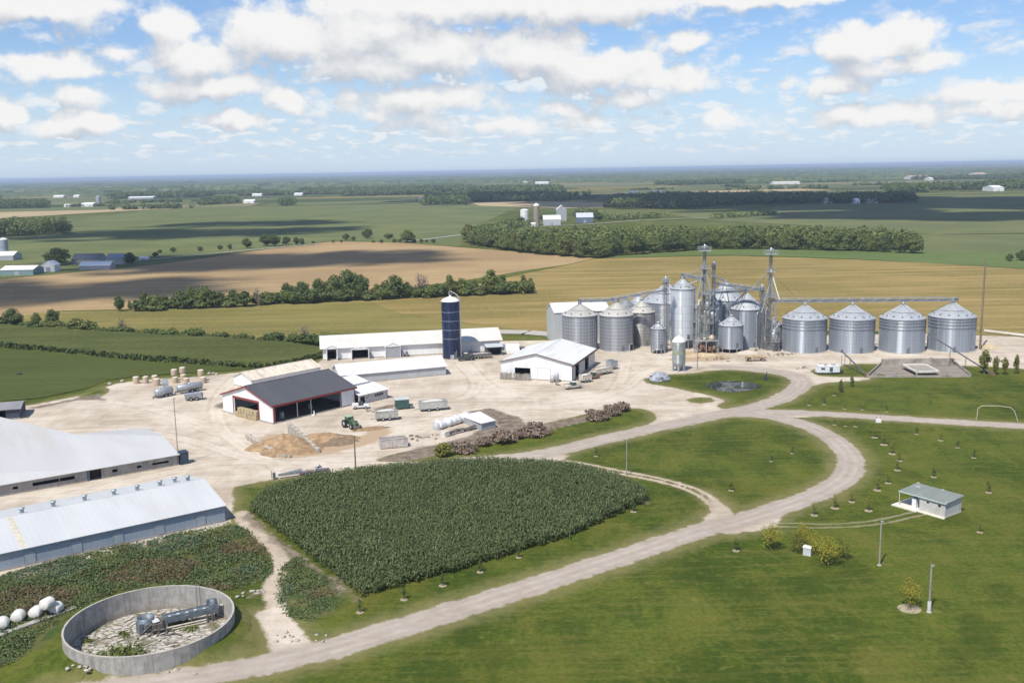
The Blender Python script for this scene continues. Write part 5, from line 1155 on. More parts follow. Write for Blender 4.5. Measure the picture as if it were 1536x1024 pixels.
def conveyor(label, a, b, drops=(), th=.75, legs=()):
    a, b = Vector(a), Vector(b); d = b-a; L = d.length; rz = math.atan2(d.y, d.x); tilt = math.asin(d.z/L)
    e = T('top_conveyor', label, 'conveyor', a); Mx = Matrix.Rotation(rz, 4, 'Z')@Matrix.Rotation(-tilt, 4, 'Y')
    m = MB(); m.box(0, L, -.28, .28, -.15, .4, 0, Mx); m.build('trough', M('conveyor_steel', (.27, .29, .32), .45, .5, amt=.15, scale=.6), e)
    t = MB()
    for s in (-.75, .75):
        for z in (-.25, .95): t.tube(Mx@Vector((0, s, z)), Mx@Vector((L, s, z)), .055, n=4)
        k_ = int(L/2.0)
        for i in range(k_+1): u = L*i/k_; t.tube(Mx@Vector((u, s, -.25)), Mx@Vector((u, s, .95)), .045, n=4); 
        for i in range(k_): u, v = L*i/k_, L*(i+1)/k_; t.tube(Mx@Vector((u, s, -.25 if i % 2 else .95)), Mx@Vector((v, s, .95 if i % 2 else -.25)), .035, n=4)
    t.box(0, L, -.75, .75, -.32, -.27, 0, Mx); t.build('catwalk', STEEL, e)
    for (x, y, z) in drops: s = MB(); s.tube(Vector((x, y, 0))-Vector((a.x, a.y, 0))+Vector((0, 0, z-a.z)), Vector((x-a.x, y-a.y, d.z*((Vector((x, y, 0))-Vector((a.x, a.y, 0))).length/max(.1, Vector((d.x, d.y, 0)).length)))), .38, n=8); s.build('drop_spout', STEEL, e)
    hd = MB(); hd.box(-.6, .5, -.45, .45, -.4, .7, 0, Mx); hd.build('drive_head', STEELD, e); hd = MB(); hd.box(L-.4, L+.7, -.45, .45, -.4, .7, 0, Mx); hd.build('tail_head', STEELD, e)
    for (s, zb) in legs: p = a+d*s; l = MB(); lattice(l, p.x-a.x, p.y-a.y, zb-a.z, p.z-a.z-.3, .9, 1.4, .05); l.build('support', STEEL, e)
zc = 15.9
conveyor('long horizontal conveyor over the row of four big bins', (t2x+1.2, t2y-.5, zc+.2), (bigpos[3][0]+.8, bigpos[3][1], zc+.3), [(p[0], p[1], 15.2) for p in bigpos])
conveyor('inclined conveyor rising from the leftmost bins to the lattice leg', (pL2[0]-1.0, pL2[1]+1.5, 16.6), (l1[1]-.5, l1[2], 20.2), [], legs=())
conveyor('short level conveyor over the two left bins', (pL1[0], pL1[1], 16.4), (pL2[0]+.3, pL2[1], 16.6), [(pL1[0], pL1[1], 15.5), (pL2[0], pL2[1], 16.0)])
conveyor('short conveyor from tall bin roof to left elevator tower', (pTall[0], pTall[1]+.3, 24.3), (t1x-.9, t1y, 23.6), [(pTall[0], pTall[1], 23.2)])
conveyor('descending conveyor between the two elevator towers over the steep cone', (t1x+4.6, t1y+1.5, 21.6), (l3[1], l3[2], 19.6), [])
e = T('spout_tripod', 'slanting pipes meeting on the small legged bin like a tripod', 'pipe', (pS2[0], pS2[1], 11.6))
for (tx, ty, tz) in ((pR2[0]-.6, pR2[1]-3, 19.6), (pR1[0], pR1[1]-.3, 19.0), (pS2[0]-1.8, pS2[1]+6, 18.5)): s = MB(); s.tube((0, 0, 0), (tx-pS2[0], ty-pS2[1], tz-11.6), .12, n=6); s.build('pipe', STEELD, e)
def service_frame(label, px, by, h, w, floors, seed):
    x, y = G(px, by); e = T('service_frame', label, 'steel frame', (x, y, 0)); rr = random.Random(seed); m = MB(); lattice(m, 0, 0, 0, h, w, 2.2, .07); m.build('lattice', STEELT, e)
    for i in range(floors): p = MB(); platform(p, rr.uniform(-.3, .3), rr.uniform(-.3, .3), h*(i+1)/floors-.2, w*rr.uniform(1.0, 1.5), 1.0); p.build('platform', STEEL, e)
    for i in range(7): p = MB(); a = rr.uniform(0, 6.28); x0, y0 = math.cos(a)*w*.6, math.sin(a)*w*.6; z0, z1 = rr.uniform(.3, h*.4), rr.uniform(h*.6, h*1.1); p.poly([(x0, y0, z0), (x0, y0, z1), (x0*.2+rr.uniform(-1, 1), y0*.2, z1+1.6)], rr.uniform(.09, .2), 6); p.build('pipe', STEEL if i % 2 else STEELD, e)
    for i in range(3): p = MB(); p.lathe([(.15, 0), (.7, 1.2), (.7, 2.2), (.3, 2.7), (0, 2.7)], 12, (rr.uniform(-w, w)*.6, rr.uniform(-w, 0)*.5, rr.uniform(.2, .8)*h)); p.build('cyclone', STEEL, e)
    l = MB()
    for z in range(int(h/.5)): l.box(w*.5+.1, w*.5+.5, -.03, .03, z*.5, z*.5+.05)
    l.box(w*.5+.08, w*.5+.12, -.05, .05, 0, h); l.box(w*.5+.48, w*.5+.52, -.05, .05, 0, h); l.build('ladder', STEEL, e)
service_frame('tall steel service frame with decks between left tower and second thin leg', 1062, 526, 19, 2.6, 4, 1); service_frame('steel service frame with pipes just right of the tall pale bin', 1047, 523, 14, 2.2, 3, 2); service_frame('steel frame with decks and pipes left of the right tower', 1147, 522, 13, 2.0, 3, 3); service_frame('low steel pipe frame on the right side of the right tower', 1163, 527, 7, 1.8, 2, 4)
conveyor('upper catwalk bridging from the left tower to the steep coned bin', (t1x+.6, t1y-.6, 19.0), (pR1[0]-.5, pR1[1], 18.6), [], legs=())
# rusty dryer and machinery under the towers
def dryer():
    x, y = G(1058, 529); e = T('grain_dryer', 'rusty brown machinery under a steel deck at the foot of the left tower', 'machinery', (x, y, 0))
    d_ = MB(); d_.box(-3.6, 4.0, -1.6, 1.6, 4.0, 4.15); d_.build('deck', STEEL, e)
    for (u, v) in ((-3.4, -1.4), (3.8, -1.4), (-3.4, 1.4), (3.8, 1.4), (0, -1.4)): l = MB(); l.box(u-.12, u+.12, v-.12, v+.12, 0, 4.0); l.build('post', STEEL, e)
    q = MB()
    for i in range(16): q.cbox((rnd.uniform(-3, 3.2), rnd.uniform(-1.2, 1.2), rnd.uniform(.4, 3.0)), (rnd.uniform(.4, 1.3), rnd.uniform(.4, 1.2), rnd.uniform(.4, 1.6)), rnd.uniform(0, 1.5))
    for i in range(10): q.tube((rnd.uniform(-3, 3), rnd.uniform(-1.4, 1), rnd.uniform(.2, 3)), (rnd.uniform(-3, 3), rnd.uniform(-1.2, 1.2), rnd.uniform(.5, 3.6)), rnd.uniform(.08, .22), n=6)
    q.build('motor_block', RUST, e)
    q = MB(); q.lathe([(0, 4.15), (.7, 4.15), (.9, 4.6), (.9, 5.3), (.3, 5.9), (0, 6)], 14, (2.0, 0, 0)); q.lathe([(0, 4.15), (.5, 4.15), (.5, 5.0), (0, 5.1)], 12, (-.3, .2, 0)); q.build('cyclone', M('tan_metal', (.48, .38, .26), .6, amt=.25, scale=2), e)
    r_ = MB(); 
    for s in (-1.6, 1.6): r_.tube((-3.6, s, 5.1), (4.0, s, 5.1), .04, n=4)
    for u in (-3.6, -1.1, 1.4, 4.0):
        for s in (-1.6, 1.6): r_.tube((u, s, 4.15), (u, s, 5.1), .035, n=4)
    r_.build('railing', STEEL, e)
dryer()

# ------------------------------------------------------------------ round concrete tank
def tank():
    x, y = TANKC; r = TANKR; h = 2.55; zf = -.85
    e = T('round_tank', 'large round open concrete tank with white crusted floor', 'tank', (x, y, 0))
    w = MB(); w.lathe([(r, -.9), (r, h), (r-.24, h), (r-.24, zf)], 96, smooth=False)
    m, nt, b = newmat('tank_concrete'); k = N(nt); P_ = k.obj(); xx = k.n('ShaderNodeSeparateXYZ'); k.put(xx.inputs[0], P_)
    a = k.math('DIVIDE', k.math('ARCTAN2', xx.outputs[1], xx.outputs[0]), 2*math.pi/26)
    seam = k.ss(k.math('ABSOLUTE', k.math('SUBTRACT', k.math('FRACT', a), .5)), .47, .495)
    c = k.mix(k.ss(k.noise(P_, .9, 6, .65), .3, .7), (.27, .255, .235), (.40, .385, .36)); st = k.noise(k.mapv(P_, (1, 1, .12)), 1.6, 5, .65)
    c = k.mix(k.math('MULTIPLY', k.ss(st, .48, .7), .55), c, (.15, .14, .125)); c = k.mix(k.math('MULTIPLY', seam, .5), c, (.13, .125, .115))
    c = k.mix(k.math('MULTIPLY', k.ss(k.math('ADD', xx.outputs[2], k.math('MULTIPLY', st, .9)), .5, -.3), .55), c, (.24, .21, .15))
    k.put(b.inputs['Base Color'], c); b.inputs['Roughness'].default_value = .9; k.put(b.inputs['Normal'], k.bump(k.noise(P_, 5, 4, .6), .3, .04))
    w.build('wall', m, e)
    rim = MB(); rim.lathe([(r+.008, h-.06), (r+.008, h+.02), (r-.248, h+.02), (r-.248, h-.06)], 96, smooth=False); rim.build('rim', CONCL, e)
    m, nt, b = newmat('crusted_floor'); k = N(nt); P_ = k.obj()
    v = k.n('ShaderNodeTexVoronoi', feature='DISTANCE_TO_EDGE'); k.put(v.inputs['Vector'], k.vm('ADD', k.mapv(P_, (1, 1.7, 1), (0, 0, R(35))), k.vm('SCALE', k.noise(P_, 1.2, 4, .6, color=True), scale=.7))); v.inputs['Scale'].default_value = .75
    crack = k.ss(v.outputs[0], .02, .10); big = k.noise(P_, .32, 5, .6); wet = k.noise(k.mapv(P_, (1, 1, 1), loc=(3, 1, 0)), .18, 4, .6)
    c = k.mix(crack, (.13, .11, .085), k.mix(k.ss(k.noise(P_, 1.5, 5, .7), .3, .7), (.34, .31, .26), (.56, .53, .47)))
    c = k.mix(k.math('MULTIPLY', k.ss(big, .51, .62), .9), c, (.13, .12, .065)); c = k.mix(k.math('MULTIPLY', k.ss(wet, .56, .66), .7), c, (.20, .145, .095))
    k.put(b.inputs['Base Color'], c); b.inputs['Roughness'].default_value = .85; k.put(b.inputs['Normal'], k.bump(crack, .6, .1))
    f = MB(); f.lathe([(0, zf+.02), (r-.25, zf)], 64, smooth=False); f.build('floor', m, e)
    # broken slabs of crust and weeds that grow inside
    sl = MB()
    for i in range(150):
        a = rnd.uniform(0, 6.28); q = (r-1)*math.sqrt(rnd.random()); px, py = q*math.cos(a), q*math.sin(a)
        if px > 3 and py > -4 and rnd.random() < .7: continue
        sl.cbox((x+px, y+py, zf+.08+rnd.uniform(0, .1)), (rnd.uniform(.2, 1.0), rnd.uniform(.12, .4), rnd.uniform(.03, .10)), R(35)+rnd.gauss(0, .35), 0, rnd.gauss(0, .12), rnd.gauss(0, .12))
    tag(sl.build('crust_slabs', M('crust', (.48, .45, .40), .9, amt=.25, scale=.9, stain=(.33, .28, .22), stain_amt=.6, stain_scale=.8)), 'broken white slabs of crust on the tank floor', 'crust', kind='stuff')
    rng = np.random.default_rng(5); C = []
    for (cx, cy, rr, n, hh) in ((-2.6, -4.2, 3.2, 900, .7), (-1.0, -6.2, 2.2, 420, .5), (1.8, 5.2, 1.6, 160, .3), (-4.6, 2.2, .9, 90, .3), (3.8, 3.9, 1.2, 70, .25), (-7.5, -4, 1.0, 90, .35), (-8.6, .5, 1.0, 60, .3)):
        q = rng.normal(size=(n, 3)); C.append(np.stack([x+cx+q[:, 0]*rr*.45, y+cy+q[:, 1]*rr*.4, zf+np.abs(q[:, 2])*hh*.6+.05], 1))
    C = np.concatenate(C); kp = np.hypot(C[:, 0]-x, C[:, 1]-y) < r-.6; C = C[kp]; V, Q = leafquads(rng, C, np.array([0, 0, .7])+rng.normal(size=C.shape)*.6, .33)
    tag(npmesh('tank_weeds', V, Q, LEAF, {'tone': np.repeat(rng.random(len(C)), 4)}), 'weeds sprouting from the crusted tank floor', 'weeds', kind='stuff')
    # steel machine lying in the tank: hopper, bridge beam, frame
    mx, my = G(228, 947, zf); bx, by = G(322, 928, zf); d = Vector((bx-mx, by-my)); L = d.length; rz = math.atan2(d.y, d.x)
    e = T('sludge_machine', 'blue grey steel pump machine with long beam lying inside the round tank', 'machine', (mx, my, zf), rz)
    BG = M('blue_grey_steel', (.13, .165, .20), .55, .3, amt=.25, scale=1.5, stain=(.32, .31, .28), stain_amt=.7, stain_scale=1.3)
    DG = M('machine_dark', (.09, .085, .08), .8, amt=.3, scale=1.5, stain=(.30, .26, .20), stain_amt=.7, stain_scale=2)
    hp = MB(); hp.lathe([(1.0, .5), (1.15, 2.1), (1.08, 2.1), (.92, .6)], 14, (-.6, .6, 0)); hp.cbox((-.6, .6, 1.3), (.3, 2.5, .2)); hp.cbox((-1.5, .3, .8), (.5, 1.6, 1.5), .2); hp.build('hopper', BG, e)
    bm_ = MB(); Mx = Matrix.Translation((1.6, .2, 1.35))@Matrix.Rotation(-.03, 4, 'Y'); bm_.box(0, L-1.4, -.55, .55, -.28, .36, 0, Mx); bm_.box(-.1, L-1.3, -.68, -.55, -.4, .5, 0, Mx); bm_.box(-.1, L-1.3, .55, .68, -.4, .5, 0, Mx); bm_.build('beam', BG, e)
    pl = MB()
    for i in range(7): pl.cbox((2.4+i*1.15, -.1+.2*(i % 2), 1.78+i*.03), (.36, .34, .1), .3*i)
    pl.build('cover_plate', M('pale_plate', (.55, .57, .58), .5), e)
    fr = MB()
    for (p, q) in (((-.8, -1.6, 0), (1.6, -.4, 1.6)), ((.4, -1.9, 0), (1.8, .4, 1.4)), ((-1.6, -.4, 0), (.2, -.6, 1.5)), ((1.7, -1.6, .1), (2.2, .6, 1.5)), ((-.9, 1.8, 0), (1.2, .6, 1.5)), ((.0, -1.2, .7), (2.4, -1.3, .5)), ((1.2, -2.0, 0), (2.6, -2.4, .25)), ((2.6, -2.4, .25), (3.4, -3.2, .1))): fr.tube(p, q, .13, n=6)
    fr.cbox((.7, -.6, .75), (1.4, 1.0, 1.2)); fr.cbox((1.4, .3, 1.15), (.9, 1.3, .7), .2); fr.build('frame', DG, e)
    pn = MB(); pn.cbox((.55, -.35, 1.62), (.9, .7, .06), .3, 0, .3); pn.build('panel', M('pale_plate', (.55, .57, .58)), e)
    hd = MB(); hd.cbox((L, .1, 1.7), (1.1, 1.2, 1.3)); hd.lathe([(.5, 2.3), (.5, 2.9), (.2, 3.0), (0, 3.0)], 10, (L, .1, 0)); hd.cbox((L-.6, .7, 2.3), (.5, .5, .9)); hd.build('motor', BG, e)
    for (u, v) in ((L-.3, -.6), (L+.3, .7), (5.2, -.55), (4.6, .6), (L-1.0, -.5)): l = MB(); l.tube((u, v, 0), (u, v, 1.3), .12, n=6); l.build('leg', DG, e)
    rd = MB(); rd.tube((1.9, -.95, .55), (L-1.2, -.9, .62), .11, n=6); rd.tube((1.9, -1.15, .3), (L-1.4, -1.1, .36), .07, n=6); rd.build('pipe', M('pale_pipe', (.52, .46, .38), .7, amt=.2), e)
    for i, s in enumerate((0, .75)):
        a = math.atan2(by-y, bx-x)+.42+s*.07; c = MB(); c.tube((math.cos(a)*(r-.42), math.sin(a)*(r-.42), zf), (math.cos(a)*(r-.42), math.sin(a)*(r-.42), h+.4), .045, n=5); o = c.build('standpipe', GREYP, None, (x, y, 0)); tag(o, ['thin pipe on the inner tank wall above the motor', 'second thin pipe to the right on the inner tank wall'][i], 'pipe')
tank()
# white wrapped bales at the left edge
def wrapped_bales():
    WR = M('white_wrap', (.72, .70, .66), .35, amt=.08, scale=1.2, stain=(.45, .40, .33), stain_amt=.5, stain_scale=1.2, bump=.5)
    labs = ['white wrapped bale sitting on top of the end pair', 'white wrapped bale at the right end of the row', 'white wrapped bale third from the frame edge', 'white wrapped bale second from the frame edge', 'white wrapped bale cut by the left frame edge']
    for i, (px, py, z) in enumerate(((70, 914, 1.15), (83, 921, 0), (53, 927, 0), (26, 933, 0), (2, 944, 0))):
        x, y = G(px, py, z); rr = .86; b = MB(); b.lathe([(0, -.80), (rr*.80, -.79), (rr*.95, -.70), (rr*1.0, -.35), (rr*.985, 0), (rr, .35), (rr*.95, .70), (rr*.80, .79), (0, .80)], 22)
        o = b.build('wrapped_bale', WR, None, (x, y+.4, z+.80)); o.rotation_euler = (R(90), 0, R(-20+i*9)); o.scale = (1, .92, 1.0); tag(o, labs[i], 'bale', 'white wrapped bales in a row')
    s = MB(); A, B = Vector(G(0, 958)), Vector(G(108, 918)); d = B-A; s.cbox((0, 0, .12), (d.length+6, 1.0, .26)); o = s.build('kerb_slab', CONC, None, ((A.x+B.x)/2-2, (A.y+B.y)/2-.9, 0), math.atan2(d.y, d.x)); tag(o, 'concrete kerb slab under the row of wrapped bales', 'slab')
wrapped_bales()
# pale stones in the grass round the tank
for (px, py, n, sp, lb) in ((120, 1012, 9, 1.4, 'scatter of pale rubble left of the round tank'), (255, 1006, 5, 2.5, 'scatter of pale stones in front of the round tank'), (300, 880, 7, 1.2, 'pale rubble behind the top rim of the tank'), (345, 900, 8, 1.0, 'pale rubble right of the tank rim'), (383, 888, 10, .9, 'pale rubble heap by the dirt track'), (440, 955, 12, 2.2, 'broken stones on the edge of the gravel apron')):
    x, y = G(px, py); b = MB()
    for i in range(n): b.blob((rnd.gauss(0, sp), rnd.gauss(0, sp*.4), .08), (rnd.uniform(.15, .5), rnd.uniform(.15, .4), rnd.uniform(.1, .25)), i, .4)
    tag(b.build('rubble', CONCL, None, (x, y, zground(x, y))), lb, 'stones', kind='stuff')

# ------------------------------------------------------------------ poles
def pole(px, py, ty, label, mat, r=.10, arm=False, name='lamp_post', head=True, slab=False):
    x, y = G(px, py); h = ZH(px, py, ty); e = T(name, label, 'lamp post' if head else 'pole', (x, y, zground(x, y)))
    p = MB(); p.tube((0, 0, -.3), (0, 0, h), r*1.15, r*.8, 10); p.build('pole', mat, e)
    if arm: a = MB(); a.tube((0, 0, h-.35), (.7, -.2, h-.1), .05, n=6); a.build('arm', STEEL, e)
    if head: l = MB(); l.cbox((.12, -.05, h-.02), (.42, .24, .14), -.25); l.lathe([(.0, h-.22), (.10, h-.2), (.13, h-.10), (0, h-.09)], 10, (.2, -.07, 0)); l.build('lamp_head', M('lamp_grey', (.42, .43, .43), .5, .3), e)
    b = MB(); b.lathe([(0, .1), (r*2.3, .1), (r*3, -.1)], 12); b.build('base', CONCL, e)
    return e
POLEG = M('pole_grey_wood', (.30, .275, .245), .85, amt=.2, scale=2, stretch=(1, 1, .2))
pole(268, 697, 597, 'thin grey lamp post at the right corner of the cattle barn', POLEG, .11)
pole(533.5, 704, 653, 'brown wooden pole on the verge above the maize', WOODP, .15, False, 'wooden_pole', False)
pole(940, 713, 659, 'pale grey lamp post at the right corner of the maize', POLEG, .11)
pole(1319, 847, 781, 'grey lamp post on the lawn between golden trees and hut', POLEG, .13)
e = pole(1393.5, 918, 848, 'nearest grey lamp post beside the mulched tree at lower right', POLEG, .14); b = MB(); b.lathe([(.26, 0), (.26, 1.5), (.2, 1.6)], 10); b.build('sleeve', M('pale_sleeve', (.5, .5, .48), .6), e)
pole(1046, 555, 512, 'pale pole with crossarm standing on the stone pad by the feed silo', POLEG, .14)
pole(1470, 524, 388, 'very tall bare brown wooden pole right of the last big bin', WOODP, .32, False, 'wooden_pole', False)

# ------------------------------------------------------------------ hut with flat roof, porch and slab (right lawn)
def hut():
    A, B, C = Vector(G(1378.5, 765.8)), Vector(G(1417, 777)), Vector(G(1435.5, 764.3)); d = (B-A).normalized(); nv = Vector((-d.y, d.x)); L = (B-A).length; D = min(5.0, max(3.2, (C-B).dot(nv))); rz = math.atan2(d.y, d.x)
    PL = 4.0; wh = 2.65
    e = T('toilet_hut', 'small grey block hut with flat green grey roof and open porch', 'hut', (A.x, A.y, 0), rz)
    BLK = M('pale_block', (.50, .49, .47), .85, amt=.1, scale=1.2, stain=(.36, .34, .31), stain_amt=.5)
    w = MB(); cutwall(w, (0, 0), (L, 0), wh, .2, [(L*.28, L*.28+.45, 1.75, 2.15), (L*.72, L*.72+.55, 1.65, 2.15)]); cutwall(w, (L, .2), (L, D-.2), wh+.12, .2); cutwall(w, (L, D), (0, D), wh+.22, .2); cutwall(w, (0, D-.2), (0, .2), wh+.1, .2, [(1.0, 1.9, 0, 2.1)]); w.build('wall', BLK, e)
    for (s, u, z) in ((L*.28, .45, 1.75), (L*.72, .55, 1.65)): g = MB(); g.box(s, s+u, .08, .12, z, z+(.4 if u < .5 else .5)); g.build('window', GLASS, e)
    sp = MB(); sp.box(.0, L, -.02, -.004, .0, .25); sp.box(L+.004, L+.03, 0, D, 0, .25); sp.build('plinth', M('cream_plinth', (.58, .53, .42), .8, amt=.1), e)
    r = MB(); r.slab([(-PL, -.22, wh+.06), (L+.3, -.22, wh+.06), (L+.3, D+.3, wh+.42), (-PL, D+.3, wh+.42)], .14); r.build('roof', M('green_grey_felt', (.20, .225, .21), .8, amt=.12, scale=.8, stretch=(1, .4, 1), stain=(.28, .29, .26), stain_amt=.6), e)
    t = MB(); t.slab([(-PL-.03, -.28, wh+.08), (L+.33, -.28, wh+.08), (L+.33, -.223, wh+.08), (-PL-.03, -.223, wh+.08)], .2); t.build('fascia', M('pale_green_trim', (.48, .54, .52), .6), e)
    s = MB(); s.box(-PL-.8, 0-.005, -1.0, D+.4, -.1, .12); s.box(0, L+.1, -.45, -.03, -.1, .08); s.build('floor_slab', M('pale_slab', (.66, .62, .54), .9, amt=.1, scale=1), e)
    c = MB(); c.box(-1.55, -.75, .15, .9, .12, 1.9); c.build('screen_wall', WHITEP, e); c = MB(); c.lathe([(.42, 1.9), (.42, 2.2), (0, 2.3)], 12, (-1.15, .5, 0)); c.build('water_butt', M('grey_butt', (.30, .31, .36), .6), e)
    for (u, v) in ((-PL+.15, -.1), (-PL+.15, D+.2)): p = MB(); p.tube((u, v, .12), (u, v, wh+.05+(.0 if v < 1 else .3)), .06, n=8); p.build('post', M('pale_green_trim', (.48, .54, .52)), e)
    q = MB(); q.cbox((-2.6, D-.6, .55), (1.6, .5, .9), 0); q.build('bench', M('white_bench', (.68, .68, .69), .6), e)
    for (u, v) in ((-PL+1.2, D*.7), (-PL+1.7, D*.7), (1.2, D+.1), (-PL+.3, D+.3)): q = MB(); q.cbox((u, v, wh+.4), (.3, .3, .2)); q.build('roof_vent', M('pale_green_trim', (.48, .54, .52)), e)
hut()
# white cabinet in the clump
x, y = G(1211, 831); e = T('utility_cabinet', 'small white utility cabinet between the golden young trees', 'cabinet', (x, y, zground(x, y)), -.5)
b = MB(); b.cbox((0, 0, .62), (1.15, .95, 1.24)); b.build('cabinet_body', M('cabinet_white', (.50, .54, .58), .5, amt=.05), e); b = MB(); b.slab([(-.66, -.56, 1.3), (.66, -.56, 1.3), (.66, .56, 1.42), (-.66, .56, 1.42)], .08); b.build('lid', WHITEP, e); b = MB(); b.cbox((.52, -.5, .6), (.12, .08, 1.2)); b.build('conduit', WHITEP, e)
# goal frame
def goal():
    a, b_ = Vector(G(1465, 629)), Vector(G(1527, 632)); e = T('goal_frame', 'rusty white rounded goal frame on the right lawn', 'goal', (a.x, a.y, zground(a.x, a.y))); d = b_-a; L = d.length; u = d.normalized()
    m = MB(); pts = [(0, 0, 0), (.1, 0, 2.6), (.9, 0, 3.4), (L*.5, 0, 3.55), (L-1.8, 0, 3.3), (L-.9, 0, 2.5), (L, 0, 0)]
    m.poly([(u.x*p[0], u.y*p[0], p[2]) for p in pts], .075, 8); m.build('frame', M('goal_white', (.48, .44, .37), .6, amt=.2, scale=2, stain=(.35, .22, .14), stain_amt=.6), e)
    n = MB(); n.tube((0, 0, 0), (-u.y*1.4, u.x*1.4, .05), .06, n=5); n.tube((u.x*L, u.y*L, 0), (u.x*L-u.y*1.4, u.y*L+u.x*1.4, .05), .06, n=5); n.build('ground_bar', M('goal_white', (1, 1, 1)), e)
goal()
# sign stand on the road verge
x, y = G(1317.5, 634); e = T('sign_stand', 'small white topped stand on the verge of the upper gravel road', 'stand', (x, y, 0)); b = MB(); b.cbox((0, 0, .55), (1.2, .5, .9)); b.build('stand_top', WHITEP, e)
for s in (-.45, .45): b = MB(); b.tube((s, 0, 0), (s, 0, 1.6), .06, n=6); b.build('post', WOOD, e)
x, y = G(1148.5, 570.5); e = T('pump', 'dark upright pump on the grass at the right end of the pond', 'pump', (x, y, zground(x, y)))
b = MB(); b.cbox((0, 0, .4), (1.0, .8, .8)); b.cbox((.05, 0, 1.1), (.55, .5, .7)); b.build('pump_body', M('pump_dark', (.05, .055, .06), .6), e); b = MB(); b.tube((.2, 0, 1.3), (.3, 0, 2.5), .12, n=7); b.build('outlet_pipe', M('pump_dark', (.05, .055, .06)), e)

# ------------------------------------------------------------------ concrete pit right of the junction
def pit():
    c = [Vector(G(*p)) for p in ((1302, 566), (1455, 565), (1432, 546.5), (1322, 547.5))]
    e = T('concrete_pit', 'sunken looking concrete walled pit with brown sludge below the big bins', 'pit')
    f = MB(); f.add([(p.x, p.y, .06) for p in c], [(0, 1, 2, 3)]); f.build('sludge', M('sludge', (.235, .205, .17), .7, amt=.3, scale=.25, stretch=(.4, 1, 1), stain=(.30, .27, .23), stain_amt=.6, stain_scale=.3), e)
    for i, (a, b_, h) in enumerate(((0, 1, .55), (1, 2, .9), (2, 3, 1.9), (3, 0, .9))):
        w = MB(); cutwall(w, c[a], c[b_], h, -.3, (), 0, -.2); w.build('wall', M('pit_wall', (.33, .30, .26), .9, amt=.25, scale=.5, stain=(.15, .105, .085), stain_amt=.6), e)
    q = [Vector(G(*p, 1.2)) for p in ((1375, 558.5), (1410, 557.5), (1388, 546.5), (1352, 547))]
    r = MB(); r.slab([(*p, 1.2) for p in q], .3); o = r.build('deck_slab', M('deck_slab', (.30, .275, .24), .9, amt=.25, scale=.6), e)
    k_ = MB()
    for i in range(4): a, b_ = q[i], q[(i+1) % 4]; cutwall(k_, a, b_, 1.5, .45, (), 0, 1.202)
    k_.build('edge_beam', M('edge_beam', (.66, .62, .56), .8, amt=.1), o)
    for p in q: k_ = MB(); k_.tube((p.x, p.y, 0), (p.x, p.y, 1.0), .2, n=8); k_.build('post', CONC, e)
    for px in (1312, 1345, 1420): p = G(px, 565.5); k_ = MB(); k_.tube((*p, 0), (*p, 1.6), .06, n=5); k_.build('railing', STEELD, e)
pit()
def auger(label, pa, za, pb, zb):
    a, b_ = Vector((*G(*pa), za)), Vector((*G(*pb), zb)); e = T('auger', label, 'auger', (b_.x, b_.y, 0)); o = Vector((b_.x, b_.y, 0)); a -= o; b_ -= o
    t = MB(); t.tube(a, b_, .22, n=8); t.build('tube', M('auger_dark', (.13, .13, .135), .6, .2, amt=.2), e); h = MB(); h.cbox(b_, (.9, .9, .9)); h.build('intake', RUST, e); h = MB(); h.cbox(a, (.6, .6, .8)); h.build('outlet', STEELD, e)
    for f_ in (.35, .6): m = a.lerp(b_, f_); s = MB(); s.tube((m.x-.4, m.y-.3, 0), m, .06, n=5); s.tube((m.x+.4, m.y+.3, 0), m, .06, n=5); s.build('strut', STEELD, e)
auger('dark auger sloping from the second big bin to the pit corner', (1262, 549), 4.6, (1300, 565), .5)
auger('long dark auger sloping from the last big bins down to the corner trees', (1392, 541), 8.2, (1488, 563), .5)
for i, px in enumerate((1262, 1267)): x, y = G(px, 549); p = MB(); p.tube((0, 0, 0), (0, 0, 3.0), .07, n=6); p.cbox((0, 0, 3.0), (.3, .3, .2)); tag(p.build('steel_post', STEELD, None, (x, y, 0)), ['left post of the thin steel pair before the second bin', 'right post of the thin steel pair before the second bin'][i], 'post')
# guard rail and gravel at the far right
a, b_ = Vector(G(1476, 499)), Vector(G(1560, 509)); e = T('guard_rail', 'long low white rail behind the tall pole at the frame edge', 'rail', (a.x, a.y, 0)); d = b_-a; m = MB(); m.cbox((d.x/2, d.y/2, .9), (d.length, .3, .7), math.atan2(d.y, d.x)); m.build('rail', M('rail_white', (.66, .64, .58), .7, amt=.1), e)
for i in range(8): m = MB(); p = d*((i+.5)/8); m.tube((p.x, p.y+.2, 0), (p.x, p.y+.2, .9), .1, n=5); m.build('post', WOOD, e)
# grain heaps under the bins
def heap(label, px, py, rx, ry, h, mat, seed, rz=0, name='grain_heap', catg='heap', sub=4, amp=.12):
    x, y = G(px, py); n = 34; rr = np.linspace(0, 1, 14); V = [(0, 0, h)]; F_ = []; rg = np.random.default_rng(seed); ph = rg.uniform(0, 6, 8)
    for i, r_ in enumerate(rr[1:]):
        for j in range(n):
            a = 2*math.pi*j/n; wob = 1+.16*math.sin(2*a+ph[0])+.09*math.sin(5*a+ph[1])+.05*math.sin(9*a+ph[2]); z = h*max(0, (1-r_**1.15))*(1+amp*math.sin(6*r_+3*a+ph[3]))+rg.uniform(-.03, .03)*h*(r_ < .98)
            V.append((math.cos(a)*r_*rx*wob, math.sin(a)*r_*ry*wob, z if i < 12 else -.1))
    for j in range(n): F_.append((0, 1+j, 1+(j+1) % n))
    for i in range(12):
        for j in range(n): F_.append((1+i*n+j, 1+(i+1)*n+j, 1+(i+1)*n+(j+1) % n, 1+i*n+(j+1) % n))
    b = MB(); b.add(V, F_, 0, True); o = b.build(name, mat, None, (x, y, 0), rz); return tag(o, label, catg)
